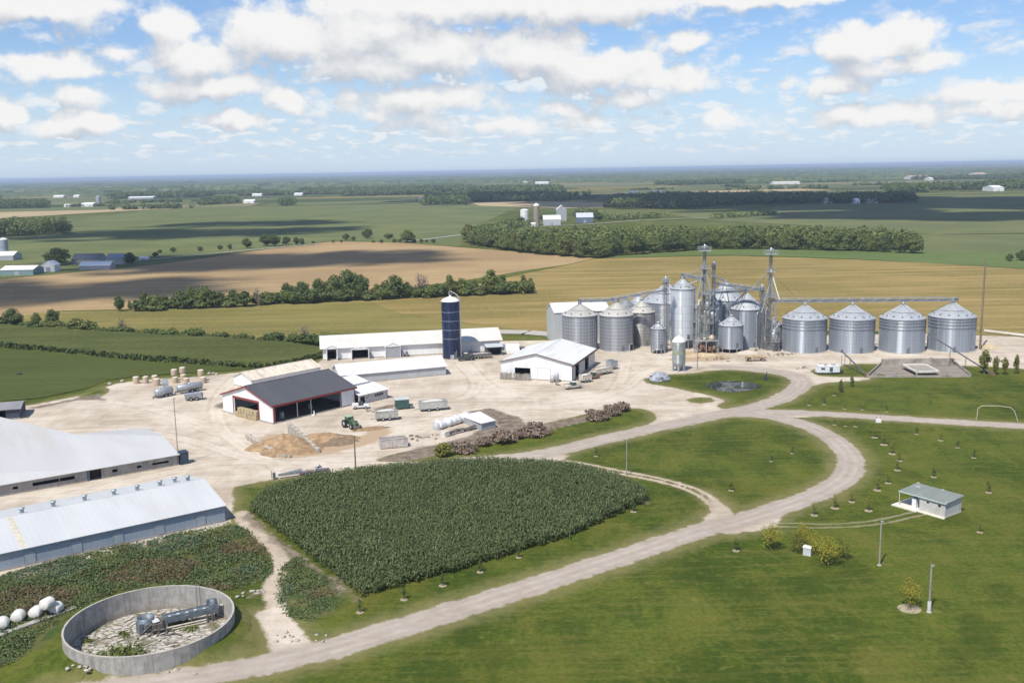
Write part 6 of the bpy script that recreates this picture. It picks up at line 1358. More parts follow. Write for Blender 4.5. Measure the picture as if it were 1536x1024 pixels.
GRAIN = M('spilled_grain', (.46, .36, .22), .95, amt=.2, scale=.8, stain=(.56, .48, .36), stain_amt=.6, bump=.4)
heap('low tan heap of spilled grain in front of the legged bin', 1052, 533, 5.5, 3.0, .9, GRAIN, 3); heap('small tan heap left of the spilled grain by the feed silo', 1000, 536, 4.0, 2.2, .6, M('pale_heap', (.50, .45, .38), .95, amt=.15), 4); heap('pale gravel heap beside the right tower foot', 1120, 529, 4.5, 2.2, .8, M('pale_heap', (.5, .45, .38)), 5); heap('tan sand heap at the foot of the tall pole', 1482, 521, 4.0, 2.2, 1.0, GRAIN, 6)
SAND = M('mulch_sand', (.32, .215, .122), .95, amt=.35, scale=.7, stain=(.18, .125, .075), stain_amt=.8, stain_scale=.35, bump=.6)
heap('big brown heap held between concrete block walls', 428, 671, 8.8, 7.4, 3.0, SAND, 7, .25, 'mulch_heap', 'heap'); heap('flatter brown heap behind the dividing wall', 482, 661, 8.0, 5.6, 1.8, SAND, 8, .2, 'mulch_heap', 'heap'); heap('low dark brown heap nearest the wooden pole', 507, 664, 5.5, 2.6, 1.2, M('dark_mulch', (.20, .145, .095), .95, amt=.25, scale=.8, bump=.5), 9, .35, 'mulch_heap', 'heap'); heap('thin brown spread of mulch in front of the tractor', 555, 643, 5.0, 2.2, .35, SAND, 10, .2, 'mulch_heap', 'heap')
def blockwall(label, pa, pb, h, n, jitter=.15, top=None, group=None):
    a, b_ = Vector(G(*pa)), Vector(G(*pb)); d = b_-a
    src = None
    for i in range(n):
        p = a+d*((i+.5)/n); hh = (top[0]+(top[1]-top[0])*(i+.5)/n) if top else h
        b = MB(); b.cbox((0, 0, hh/2), (d.length/n*.95, .75, hh)); o = b.build('concrete_block', M('block_concrete', (.42, .385, .33), .9, amt=.2, scale=.8, stain=(.20, .18, .155), stain_amt=.6), None, (p.x+rnd.uniform(-jitter, jitter)*.6, p.y+rnd.uniform(-jitter, jitter)*.6, 0), math.atan2(d.y, d.x)+rnd.uniform(-jitter, jitter)*.5)
        mo = o.modifiers.new('bevel', 'BEVEL'); mo.width = .06; mo.segments = 1; tag(o, label, 'concrete block', group)
blockwall('grey concrete block in the jumbled left wall of the brown heap', (370, 657), (407, 680), 1.2, 9, .35, None, 'blocks of the left heap wall')
blockwall('concrete block in the pale wall dividing the brown heaps', (434, 650), (478, 679), 2, 9, .08, (2.9, .9), 'blocks of the dividing wall')
blockwall('low concrete block at the front foot of the big heap', (415, 684), (436, 686), .5, 4, .3, None, 'blocks at the front of the heap')

# ------------------------------------------------------------------ vehicles and machines
def wheel(e, x, y, r, w, name='wheel', hub=.55):
    t = MB(); t.lathe([(r*.6, -w/2), (r*.94, -w/2), (r, -w*.32), (r, w*.32), (r*.94, w/2), (r*.6, w/2)], 18); 
    for i in range(14): a = 2*math.pi*i/14; t.cbox((math.cos(a)*r, math.sin(a)*r, 0), (.06, .08, w*.8), a)
    o = t.build(name, TYRE, e); o.rotation_euler = (R(90), 0, 0); o.location = (x, y, r)
    h = MB(); h.lathe([(0, -w*.36), (r*.62, -w*.36), (r*.62, w*.36), (0, w*.36)], 14); h.build('rim', RIM, o)
    return o
def tractor():
    x, y = G(526, 641); e = T('tractor', 'green farm tractor with cab and front loader beside the brown heap', 'tractor', (x, y, 0), R(-50)); s = 1.0
    GR = M('tractor_green', (.055, .14, .055), .4, amt=.15, scale=2, stain=(.22, .17, .11), stain_amt=.5, stain_scale=2)
    b = MB(); b.box(.2, 2.5, -.42, .42, 1.0, 1.75); b.box(-1.3, .3, -.5, .5, .8, 1.5); b.slab([(2.5, -.42, 1.75), (2.5, .42, 1.75), (.2, .42, 1.95), (.2, -.42, 1.95)][::-1], .2); b.build('body', GR, e)
    for sy in (-1, 1):
        wheel(e, -1.15, sy*1.0, .95, .55); wheel(e, 1.75, sy*.9, .66, .42); f = MB(); f.slab([(-1.9, sy*1.0-.32, 1.75), (-.4, sy*1.0-.32, 1.98), (-.4, sy*1.0+.32, 1.98), (-1.9, sy*1.0+.32, 1.75)], .08); f.build('fender', GR, e)
    c = MB(); c.box(-1.35, .25, -.68, .68, 1.5, 2.65); c.build('cab', GLAZ, e); c = MB()
    for (u, v) in ((-1.35, -.68), (.25, -.68), (-1.35, .68), (.25, .68), (-.5, -.69), (-.5, .69)): c.tube((u, v, 1.5), (u, v, 2.7), .06, n=5)
    c.build('cab_frame', GR, e); r = MB(); r.box(-1.5, .4, -.78, .78, 2.66, 2.84); r.build('cab_roof', M('pale_green_roof', (.34, .46, .32), .5, amt=.1), e)
    l = MB()
    for sy in (-.62, .62): l.tube((.3, sy, 1.8), (2.2, sy, 1.9), .09, n=6); l.tube((2.2, sy, 1.9), (3.2, sy, .7), .09, n=6)
    l.build('loader_arm', STEELD, e); k_ = MB(); k_.add([(3.0, -1.1, .15), (3.0, 1.1, .15), (4.0, 1.1, .1), (4.0, -1.1, .1), (2.9, -1.1, 1.0), (2.9, 1.1, 1.0)], [(0, 1, 2, 3), (0, 4, 5, 1), (0, 3, 4), (1, 5, 2)]); k_.build('bucket', M('bucket_dark', (.06, .06, .06), .7, amt=.3, stain=(.3, .24, .16), stain_amt=.6), e)
    p = MB(); p.tube((1.3, -.3, 1.9), (1.3, -.3, 2.7), .06, n=6); p.build('exhaust', STEELD, e); q = MB()
    for sy in (-.28, .28): q.cbox((2.53, sy, 1.5), (.05, .2, .16))
    q.build('headlight', M('lamp_glass', (.7, .7, .65), .2), e)
tractor()
def tank_trailer(label, pa, pb, r, mat, z=.5):
    a, b_ = Vector(G(*pa)), Vector(G(*pb)); d = b_-a; L = d.length; e = T('tank_trailer', label, 'tank trailer', (a.x, a.y, 0), math.atan2(d.y, d.x))
    t = MB(); Mx = Matrix.Translation((0, 0, z+r))@Matrix.Rotation(R(90), 4, 'Y'); pr = [(0, -.25), (r*.6, -.16), (r, .1), (r, L-.1), (r*.6, L+.16), (0, L+.25)]; n = 24; vs = []
    for (q, zz) in pr:
        for i in range(n): vs.append(Mx@Vector((q*math.cos(2*math.pi*i/n), q*math.sin(2*math.pi*i/n), zz)))
    t.add(vs, [(k_*n+i, k_*n+(i+1) % n, (k_+1)*n+(i+1) % n, (k_+1)*n+i) for k_ in range(5) for i in range(n)], 0, True); t.build('tank_body', mat, e)
    for s in (.12, .5, .88): h = MB(); vs = []; 
    h = MB(); h.lathe([(.35, 0), (.35, .3), (0, .34)], 12, (L*.5, 0, z+2*r-.05)); h.box(L*.25, L*.75, -.3, .3, z+2*r-.02, z+2*r+.04); h.build('hatch', STEEL, e)
    f = MB(); f.box(-.6, L, -.5, -.35, z-.15, z+.12); f.box(-.6, L, .35, .5, z-.15, z+.12); f.build('chassis', STEELD, e)
    for u in (L*.55, L*.75):
        for sy in (-1, 1): wheel(e, u, sy*(r*.75), .5, .3)
    g = MB(); g.box(-.9, -.7, -.08, .08, 0, z); g.box(-1.4, 0, -.06, .06, z-.1, z); g.build('drawbar', STEELD, e)
TANKG = M('tank_grey_blue', (.36, .39, .42), .4, .3, amt=.12, scale=1, stain=(.28, .27, .25), stain_amt=.4)
tank_trailer('shorter grey cylindrical tank trailer near the round bales', (234, 597.5), (258, 592.5), 1.05, TANKG); tank_trailer('longer grey cylindrical tank trailer behind the small grey machine', (267, 591), (303, 585), .95, TANKG, .7)
def boxy(name, label, cat_, px, py, L, Wd, Hh, rz, mat, parts, z=.5):
    x, y = G(px, py); e = T(name, label, cat_, (x, y, 0), rz); return e
x, y = G(290, 600); e = T('spreader', 'small grey boxy spreader in front of the longer tank trailer', 'machine', (x, y, 0), .35)
b = MB(); b.hexa([(-2.1, -.7, .6), (2.0, -.7, .6), (2.0, .7, .6), (-2.1, .7, .6)], [(-2.3, -.95, 1.9), (2.2, -.95, 2.1), (2.2, .95, 2.1), (-2.3, .95, 1.9)]); b.build('hopper', TANKG, e); b = MB(); b.box(-2.0, 2.0, -.5, .5, .4, .6); b.cbox((2.4, 0, 1.2), (.4, 1.6, 1.4)); b.build('chassis', STEELD, e)
for u in (-.6, .8):
    for sy in (-1, 1): wheel(e, u, sy*.95, .48, .3)
x, y = G(248, 582); e = T('feed_hopper', 'pale grey small hopper standing among the round bales', 'hopper', (x, y, 0), .3); b = MB(); b.hexa([(-.9, -.9, 1.6), (.9, -.9, 1.6), (.9, .9, 1.6), (-.9, .9, 1.6)], [(-.5, -.5, 2.8), (.5, -.5, 2.8), (.5, .5, 2.8), (-.5, .5, 2.8)]); b.box(-.9, .9, -.9, .9, .7, 1.6); b.build('hopper_body', TANKG, e)
for sx_ in (-.8, .8):
    for sy in (-.8, .8): b = MB(); b.tube((sx_, sy, 0), (sx_, sy, .8), .08, n=5); b.build('leg', STEELD, e)
# round bales by the tanks
def bales():
    BM_ = M('net_wrapped_hay', (.46, .37, .27), .9, amt=.2, scale=1.2, stretch=(1, 1, 4), bump=.4); CAP = M('bale_top', (.66, .61, .52), .9, amt=.1)
    src = None
    for (px, py, z, lb) in ((204.5, 575, 0, 'tall round bale standing first from the left'), (219, 574.5, 0, 'tall round bale standing second from the left'), (232.5, 573, 0, 'round bale behind the rougher one, third from left'), (235.5, 578, 0, 'rough round bale in front of the third'), (263, 574, 0, 'round bale under another, behind the shorter tank'), (262, 571, 1.75, 'round bale on top of the pair behind the shorter tank'),
                           (275, 570, 0, 'round bale behind the long tank trailer'), (280, 575.5, 0, 'slumped round bale just above the long tank trailer'), (274.5, 567, 1.6, 'round bale raised on the back stack behind the long tank'), (305, 574, 0, 'round bale at the right end under another'), (302, 571.5, 1.7, 'topmost bale at the right end of the bale group')):
        x, y = G(px, py); hh = 1.75
        if z == 0 and px < 240: hh = 2.05
        r = .88; 
        if src is None:
            src = T('round_bale', lb, 'round bale', (x, y, z)); b = MB(); b.lathe([(r*.96, 0), (r, .2), (r, 1.75), (r*.96, 2.0)], 20); b.build('bale_side', BM_, src); b = MB(); b.lathe([(r*.96, 2.0), (r*.7, 2.08), (0, 2.1)], 20); b.build('bale_top', CAP, src); bpy.context.view_layer.update(); kids = children_of(src); e = src
        else: e = dup(src, (x, y, z), rnd.uniform(0, 6), 1, lb, kids=kids)
        e.scale = (rnd.uniform(.95, 1.08), rnd.uniform(.95, 1.05), hh/2.05); e['group'] = 'round bales by the tanks'
bales()
for i, px in enumerate((314, 320, 325, 183, 165)): x, y = G(px, (561.5, 561, 562, 573, 577)[i]); b = MB(); b.blob((0, 0, .25), (.7, .5, .5), i, .3); tag(b.build('boulder', CONCL, None, (x, y, 0)), ['left pale boulder of three beyond the bales', 'middle and largest pale boulder beyond the bales', 'right pale boulder of three beyond the bales', 'pale boulder left of the round bales on the verge', 'pale boulder farthest left on the verge'][i], 'boulder')
# open trailers and containers in the yard
def trailer(label, px, py, L, Wd, Hh, rz, mat, fill=None, rust=True, wheels=True, name='trailer', ribs=8):
    x, y = G(px, py); e = T(name, label, 'trailer', (x, y, 0), rz); z0 = .7 if wheels else .15
    b = MB(); t = .08; b.box(-L/2, L/2, -Wd/2, Wd/2, z0, z0+.1); b.box(-L/2, L/2, -Wd/2, -Wd/2+t, z0+.1, z0+Hh); b.box(-L/2, L/2, Wd/2-t, Wd/2, z0+.1, z0+Hh); b.box(-L/2, -L/2+t, -Wd/2+t, Wd/2-t, z0+.1, z0+Hh); b.box(L/2-t, L/2, -Wd/2+t, Wd/2-t, z0+.1, z0+Hh)
    for i in range(ribs+1): u = -L/2+L*i/ribs; b.box(u-.05, u+.05, -Wd/2-.06, -Wd/2-.003, z0, z0+Hh+.02); b.box(u-.05, u+.05, Wd/2+.003, Wd/2+.06, z0, z0+Hh+.02)
    b.box(-L/2-.05, L/2+.05, -Wd/2-.08, -Wd/2+.1, z0+Hh+.021, z0+Hh+.1); b.box(-L/2-.05, L/2+.05, Wd/2-.1, Wd/2+.08, z0+Hh+.021, z0+Hh+.1); b.build('body', mat, e)
    if wheels:
        for u in (-L*.18, L*.12):
            for sy in (-1, 1): wheel(e, u, sy*(Wd/2-.1), .45, .28)
        g = MB(); g.box(-L/2-1.3, -L/2, -.06, .06, .5, .62); g.box(-L/2, L/2, -.4, .4, .55, z0-.004); g.build('chassis', STEELD, e)
    if fill: f = MB(); f.blob((0, 0, z0+Hh*.75), (L*.47, Wd*.44, Hh*.45), 3, .12, 2); f.build('load', fill, e)
    return e
OLDG = M('old_grey_paint', (.42, .41, .38), .7, .1, amt=.2, scale=1.2, stain=(.24, .21, .17), stain_amt=.7, stain_scale=1.1)
trailer('open topped grey trailer nearest the green container', 580, 629.5, 5.4, 2.3, 1.7, .25, OLDG, M('pale_load', (.55, .54, .50), .8), ribs=9)
trailer('long grey livestock trailer right of the green container', 650, 615, 7.0, 2.3, 1.8, .27, M('trailer_silver', (.50, .50, .48), .5, .3, amt=.12, scale=1, stain=(.3, .28, .25), stain_amt=.5), M('pale_load', (.55, .54, .5)), ribs=12, name='livestock_trailer')
trailer('rusty pale skip standing alone on the sand', 590, 670, 6.0, 2.4, 1.9, .28, M('skip_pale', (.48, .44, .41), .7, amt=.2, scale=1, stain=(.25, .16, .12), stain_amt=.6), None, wheels=False, name='skip', ribs=7)
x, y = G(604, 612.5); e = T('container', 'dark green container with pale roof beside the lean-to shed', 'container', (x, y, 0), .22); b = MB(); b.box(-1.9, 1.6, -1.1, 1.1, .35, 2.6)
for i in range(12): b.box(-1.85+i*.29, -1.75+i*.29, -1.14, -1.103, .4, 2.55)
b.build('body', M('container_green', (.05, .10, .095), .5, amt=.2, scale=1.5), e); b = MB(); b.slab([(-1.98, -1.2, 2.62), (1.68, -1.2, 2.62), (1.68, 1.2, 2.74), (-1.98, 1.2, 2.74)], .1); b.build('roof', M('container_top', (.45, .50, .50), .6), e); b = MB(); b.cbox((2.2, 0, .6), (1.0, 1.6, .8)); b.build('engine_box', STEELD, e)
for (u, sy) in ((-1.2, -1), (-1.2, 1), (.9, -1), (.9, 1)): wheel(e, u, sy*.9, .34, .24)
# small vehicles
def truck(name, label, px, py, rz, body, cab, L=4.8, bed=None, cabh=1.75, s=1.0):
    x, y = G(px, py); e = T(name, label, 'truck', (x, y, 0), rz); e.scale = (s, s, s)
    b = MB(); b.box(-L/2, L/2, -.85, .85, .5, .95); b.hexa([(L*.18, -.85, .95), (L/2, -.8, .95), (L/2, .8, .95), (L*.18, .85, .95)], [(L*.2, -.8, 1.2), (L/2-.1, -.75, 1.12), (L/2-.1, .75, 1.12), (L*.2, .8, 1.2)]); b.box(-L/2, -L*.12, -.88, -.8, .955, 1.4); b.box(-L/2, -L*.12, .8, .88, .955, 1.4); b.build('body', body, e)
    c = MB(); c.hexa([(-L*.12, -.8, .96), (L*.2, -.8, .96), (L*.2, .8, .96), (-L*.12, .8, .96)], [(-L*.1, -.68, cabh), (L*.1, -.68, cabh), (L*.1, .68, cabh), (-L*.1, .68, cabh)]); c.build('cab_glass', GLAZ, e); c = MB(); c.slab([(-L*.11, -.72, cabh+.06), (L*.11, -.72, cabh+.06), (L*.11, .72, cabh+.06), (-L*.11, .72, cabh+.06)], .055); c.build('cab_roof', cab, e)
    for u in (-L*.3, L*.32):
        for sy in (-1, 1): wheel(e, u, sy*.8, .38, .25)
    if bed: f = MB(); [f.cbox((rnd.uniform(-L*.42, -L*.18), rnd.uniform(-.5, .5), rnd.uniform(1.0, 1.5)), (rnd.uniform(.4, .9), rnd.uniform(.4, .8), rnd.uniform(.3, .7)), rnd.uniform(0, 1)) for _ in range(6)]; f.build('load', bed, e)
    for sy in (-.6, .6): f = MB(); f.cbox((L/2+.01, sy, .82), (.04, .28, .18)); f.build('headlight', M('lamp_glass', (.7, .7, .65)), e)
    return e
WHITEC = M('car_white', (.70, .70, .68), .35, amt=.06, scale=2, stain=(.45, .40, .34), stain_amt=.4); DKC = M('car_dark', (.05, .055, .06), .35, amt=.2, scale=2); TANC = M('dusty_cream', (.52, .47, .40), .6, amt=.15, scale=1.5, stain=(.22, .19, .16), stain_amt=.6)
truck('pickup', 'dark pickup with white hood by the lean-to shed door', 541, 612.5, .1, WHITEC, DKC, 4.4)
truck('farm_truck', 'cream farm truck with load at the near right corner of the workshop', 860, 582.5, R(205), TANC, WHITEC, 5.2, TANC, 1.9)
e = trailer('tall cream grain wagon between the two loaded trucks', 878, 573, 3.0, 2.0, 1.5, R(30), TANC, M('pale_load', (.55, .54, .5)), ribs=5, name='grain_wagon')
truck('farm_truck', 'rusty brown truck cab pulling stones along the workshop side', 890, 568, R(212), RUST, TANC, 4.0, None, 2.0)
trailer('long trailer heaped with pale stones along the workshop side', 904, 561, 6.5, 2.2, 1.2, R(36), TANC, M('stone_load', (.52, .49, .44), .9, amt=.25, scale=1.5, bump=.6), ribs=9)
trailer('grey slatted crate trailer at the far end of the workshop side', 918, 553.5, 2.6, 2.2, 2.0, R(36), GREYP, None, ribs=6, name='crate_trailer')
e = truck('lorry', 'black lorry with cream cab roof beside the blue silo', 699, 540.5, R(195), DKC, M('cream_paint', (.66, .64, .52), .5), 5.4, None, 2.4)
trailer('flat trailer with scrap behind the black lorry', 722, 537, 6.5, 2.2, .9, R(13), M('dark_frame', (.16, .15, .14), .7, amt=.3), M('pale_scrap', (.50, .48, .46), .6, amt=.3, scale=1.5, stain=(.3, .16, .1), stain_amt=.5), ribs=10)
tank_trailer('white tank lying against the long barn beside the blue silo', (706, 528.5), (727, 526.5), 1.0, WHITEC, .7)
def lean_shed():
    x, y = G(731, 534); A = Vector((x, y)); gable_barn('open_shed', 'small dark open fronted shed with grey roof right of the silo', 'shed', A, A+Vector((4.9, 1.1)), 4.6, 3.0, .5, 'x', .5, M('charcoal_boards', (.10, .105, .115), .7, amt=.2, scale=1), M('light_grey_sheet', (.46, .48, .50), .5, amt=.08), holes={'f': [(.5, 4.6, 0, 2.6)]}, floor=DIRTF)
lean_shed()
def tarp_store():
    x, y = G(759, 530); e = T('tarp_shelter', 'white tarpaulin covered shelter behind the workshop', 'shelter', (x, y, 0), .12)
    w = MB(); w.lathe([(0, 0)], 3) if False else None
    n = 9; vs = []; 
    for u in (0, 4.6):
        for i in range(n): a = math.pi*i/(n-1); vs.append((u, 1.9-1.9*math.cos(a), .9+2.0*math.sin(a)**.8*(1 if 0 < i < n-1 else 0)))
    w.add(vs, [(i, i+1, n+i+1, n+i) for i in range(n-1)], 0, True); w.box(0, 4.6, 0, .06, 0, .9); w.box(0, 4.6, 3.74, 3.8, 0, .9); w.build('cover', M('white_tarp', (.74, .75, .76), .5, amt=.06, scale=.8, bump=.4), e)
    g = MB(); g.box(4.45, 4.55, .1, 3.7, 0, 2.4); g.build('end_wall', GREYP, e); g = MB(); g.cbox((.0, 1.9, 1.2), (.1, 3.4, 2.2)); g.build('front_wall', WHITEP, e); g = MB(); g.cbox((5.6, 1.6, .9), (1.6, 2.2, 1.8), .3); g.cbox((6.9, 1.2, .5), (1.2, 1.4, 1.0), .2); g.build('side_box', M('dark_frame', (.16, .15, .14)), e)
tarp_store()
# camper
def camper():
    x, y = G(1241, 560); e = T('camper', 'white camper trailer with dark window and gear on its roof', 'camper', (x, y, 0), .02); L = 6.6
    b = MB(); b.hexa([(-L/2, -1.1, .5), (L/2, -1.1, .5), (L/2, 1.1, .5), (-L/2, 1.1, .5)], [(-L/2+.5, -1.05, 2.3), (L/2-.15, -1.05, 2.3), (L/2-.15, 1.05, 2.3), (-L/2+.5, 1.05, 2.3)]); b.build('body', M('camper_white', (.62, .65, .68), .45, amt=.08, scale=1), e)
    r = MB(); r.slab([(-L/2+.4, -1.12, 2.42), (L/2, -1.12, 2.42), (L/2, 1.12, 2.42), (-L/2+.4, 1.12, 2.42)], .1); r.build('roof', WHITEP, e)
    g = MB(); g.box(.3, 1.2, -1.135, -1.11, .7, 2.0); g.build('door', GLAZ, e); g = MB(); g.box(-2.2, -1.1, -1.12, -1.095, 1.35, 1.95); g.build('window', GLAZ, e); g = MB(); g.cbox((-.6, 0, 2.65), (.8, .7, .4)); g.cbox((1.8, .2, 2.6), (1.2, .8, .3)); g.tube((-2, .3, 2.4), (-2.1, .3, 3.1), .08); g.build('roof_gear', M('gear_grey', (.3, .3, .3), .7, amt=.3), e)
    g = MB(); g.cbox((3.9, 0, .6), (1.1, 1.5, .8)); g.box(-4.2, -3.2, -.06, .06, .4, .5); g.build('hitch_box', DKC, e)
    for u in (-.6, .4):
        for sy in (-1, 1): wheel(e, u, sy*.95, .36, .22)
camper()
x, y = G(1134, 541); e = T('flatbed_wagon', 'brown flatbed wagon piled with scrap before the first big bin', 'wagon', (x, y, 0), .02)
b = MB(); b.box(-3.4, 3.2, -1.0, 1.0, .8, .95); b.build('bed', RUST, e); b = MB(); [b.cbox((rnd.uniform(-3, 2.8), rnd.uniform(-.7, .7), rnd.uniform(1.1, 1.5)), (rnd.uniform(.5, 1.6), rnd.uniform(.3, 1.0), rnd.uniform(.25, .7)), rnd.uniform(-.3, .3)) for _ in range(9)]; b.build('load', M('scrap_tan', (.42, .32, .2), .8, amt=.35, scale=1.5, stain=(.25, .32, .36), stain_amt=.5), e)
for u in (-2.2, 1.9):
    for sy in (-1, 1): wheel(e, u, sy*.85, .42, .25)
# tarp covered pile on the grass corner
x, y = G(989, 570); e = T('covered_pile', 'round pile under a grey blue tarpaulin left of the feed silo', 'pile', (x, y, 0)); b = MB(); b.blob((0, 0, .3), (3.2, 2.5, 2.0), 5, .22, 3, 0, .02); b.build('tarpaulin', M('tarp_blue_grey', (.26, .29, .34), .5, amt=.3, scale=.9, stain=(.42, .34, .33), stain_amt=.7, stain_scale=.8, bump=.8), e)
for i in range(9): a = i*.7; t = MB(); t.lathe([(.25, -.1), (.42, 0), (.25, .1)], 12, (math.cos(a)*2.4, math.sin(a)*1.9, 1.15)); t.build('weight_tyre', TYRE, e)
# white bag, boards and slab
def silage():
    a, b_ = Vector(G(655, 644)), Vector(G(704, 629)); d = b_-a; e = T('silage_bag', 'white plastic silage bag lying in a lumpy row', 'silage bag', (a.x, a.y, 0), math.atan2(d.y, d.x)); L = d.length; n = 14; seg = 26; vs = []
    for j in range(seg+1):
        u = L*j/seg; rr = 1.25*(1+.08*math.sin(j*1.7)+.05*math.sin(j*.9+1))*(.55 if j in (0, seg) else (.78 if 4 < j < 8 else 1))
        for i in range(n): t = math.pi*2*i/n; vs.append((u, math.cos(t)*rr, max(.0, rr*.75+math.sin(t)*rr*.85)))
    b = MB(); b.add(vs, [(j*n+i, (j+1)*n+i, (j+1)*n+(i+1) % n, j*n+(i+1) % n) for j in range(seg) for i in range(n)]+[tuple(range(n)), tuple(range(seg*n+n-1, seg*n-1, -1))], 0, True); b.build('bag', M('bag_white', (.70, .71, .72), .35, amt=.08, scale=.9, stain=(.50, .50, .50), stain_amt=.4), e)
    c = MB(); c.lathe([(1.0, 0), (1.05, .5), (.9, 1.5), (0, 1.7)], 12, (.2, 0, 0)); c.build('end_cap', M('bag_end', (.42, .42, .44), .5), e)
    q = [Vector(G(*p, 1.0)) for p in ((722, 640.5), (744, 635.5), (720, 619.5), (690, 626))]; e = T('flat_shed', 'low flat white roofed shed at the end of the silage bag', 'shed')
    r = MB(); r.slab([(q[0].x, q[0].y, 1.9), (q[1].x, q[1].y, 1.9), (q[2].x, q[2].y, 1.5), (q[3].x, q[3].y, 1.5)], .12); r.build('roof', M('flat_white', (.74, .745, .75), .45, amt=.04, scale=.4, stain=(.62, .60, .58), stain_amt=.5), e)
    w = MB(); ins = [q[i].lerp(sum(q, Vector((0, 0)))/4, .04) for i in range(4)]
    for i in range(4): cutwall(w, ins[i], ins[(i+1) % 4], 1.36 if i != 0 else 1.7, .15)
    w.build('wall', GREYP, e)
    a, b_ = Vector(G(664, 655.5)), Vector(G(722, 640.5)); d = b_-a; L = d.length; e = T('board_stack', 'long row of dark boards and scrap beside the silage bag', 'stack', (a.x, a.y, 0), math.atan2(d.y, d.x)); b = MB()
    for i in range(24): u = rnd.uniform(1.2, L-1); b.cbox((u, rnd.uniform(-.5, .5), rnd.uniform(.15, .9)), (rnd.uniform(1, 3), rnd.uniform(.2, .5), rnd.uniform(.15, .4)), rnd.uniform(-.12, .12), 0, rnd.uniform(-.1, .1), rnd.uniform(-.12, .12))
    b.build('boards', M('dark_boards', (.15, .14, .13), .85, amt=.4, scale=1.2, stain=(.36, .33, .29), stain_amt=.7, stain_scale=1.2), e); b = MB(); b.cbox((.9, 0, .65), (1.6, 1.2, 1.2), .1); b.cbox((.0, .0, .5), (.3, 1.0, 1.0), .5); b.build('pallet_box', M('pale_box', (.60, .57, .52), .8, amt=.15), e)
silage()
x, y = G(748, 635.5); e = T('cable_stand', 'wooden stand at the right end of the flat white shed', 'stand', (x, y, 0)); b = MB(); b.tube((0, 0, 0), (0, 0, 1.4), .09); b.tube((.9, .3, 0), (.9, .3, 1.3), .09); b.cbox((.45, .15, 1.4), (1.5, .3, .14), .3); b.build('frame', WOOD, e)
# scrap lying about the yard
for (px, py, n, sp, lb) in ((560, 616, 9, 1.3, 'dark scrap scattered beside the lean-to shed'), (625, 655, 12, 3.2, 'bits of scrap scattered on the sand between skip and trailer'), (350, 606, 8, 1.6, 'dark dung and scrap left of the charcoal roofed shed'), (846, 577, 9, 1.4, 'small scrap in front of the workshop wall'), (1085, 538, 14, 3.5, 'machine scrap on the pad below the legged bin'), (1165, 532, 14, 2.5, 'pipes and scrap at the foot of the right tower'), (1205, 552, 6, 1.5, 'stones beside the drive near the camper'), (735, 655, 7, 2.0, 'scrap on the dark soil beside the flat shed')):
    x, y = G(px, py); b = MB()
    for i in range(n): b.cbox((rnd.gauss(0, sp), rnd.gauss(0, sp*.5), .14), (rnd.uniform(.2, 1.3), rnd.uniform(.15, .5), rnd.uniform(.1, .45)), rnd.uniform(0, 3))
    tag(b.build('scrap', M('yard_scrap', (.17, .14, .115), .85, amt=.5, scale=.8, stain=(.42, .40, .37), stain_amt=.7, stain_scale=.7), None, (x, y, 0)), lb, 'scrap', kind='stuff')
# long implement on the verge
def implement():
    a, b_ = Vector(G(410, 718.5)), Vector(G(495, 708)); d = b_-a; L = d.length; e = T('field_implement', 'long low steel field implement lying on the verge left of the wooden pole', 'implement', (a.x, a.y, 0), math.atan2(d.y, d.x))
    f = MB(); f.box(1.0, L*.55, -.25, .25, .55, .95); f.hexa([(1.2, -.2, .95), (L*.5, -.3, .95), (L*.5, .3, .95), (1.2, .2, .95)], [(2.5, -.1, 1.15), (L*.5, -.25, 1.5), (L*.5, .25, 1.5), (2.5, .1, 1.15)]); f.build('boom', STEEL, e); f = MB(); f.box(L*.5, L-.6, -.5, .5, .5, .85); f.box(L*.45, L, -.75, -.6, .45, .8); f.box(L*.45, L, .6, .75, .45, .8); f.build('frame', M('implement_dark', (.14, .12, .12), .7, amt=.3, stain=(.26, .18, .13), stain_amt=.6), e)
    g = MB(); g.tube((L*.72, 0, .8), (L*.82, .1, 1.9), .1, n=6); g.tube((L*.82, .1, 1.9), (L*.86, 0, .8), .08, n=6); g.cbox((L*.8, .3, 1.3), (1.4, .3, .4), .2); g.build('mast', STEEL, e); h = MB(); h.cbox((.2, 0, .7), (.5, .8, 1.3)); h.tube((-.3, -.2, .3), (-.3, -.2, 1.8), .07); h.build('hitch', STEELD, e)
    for u in (L*.62, L*.76, L*.9):
        for sy in (-1, 1): wheel(e, u, sy*.85, .42, .2)
implement()
x, y = G(33, 574) if False else G(29, 562); b = MB(); b.blob((0, 0, .3), (.9, .5, .6), 2, .3); tag(b.build('dark_stump', M('stump', (.05, .055, .04), .9), None, (x, y, .1)), 'small dark stump alone in the green meadow at the left', 'stump')

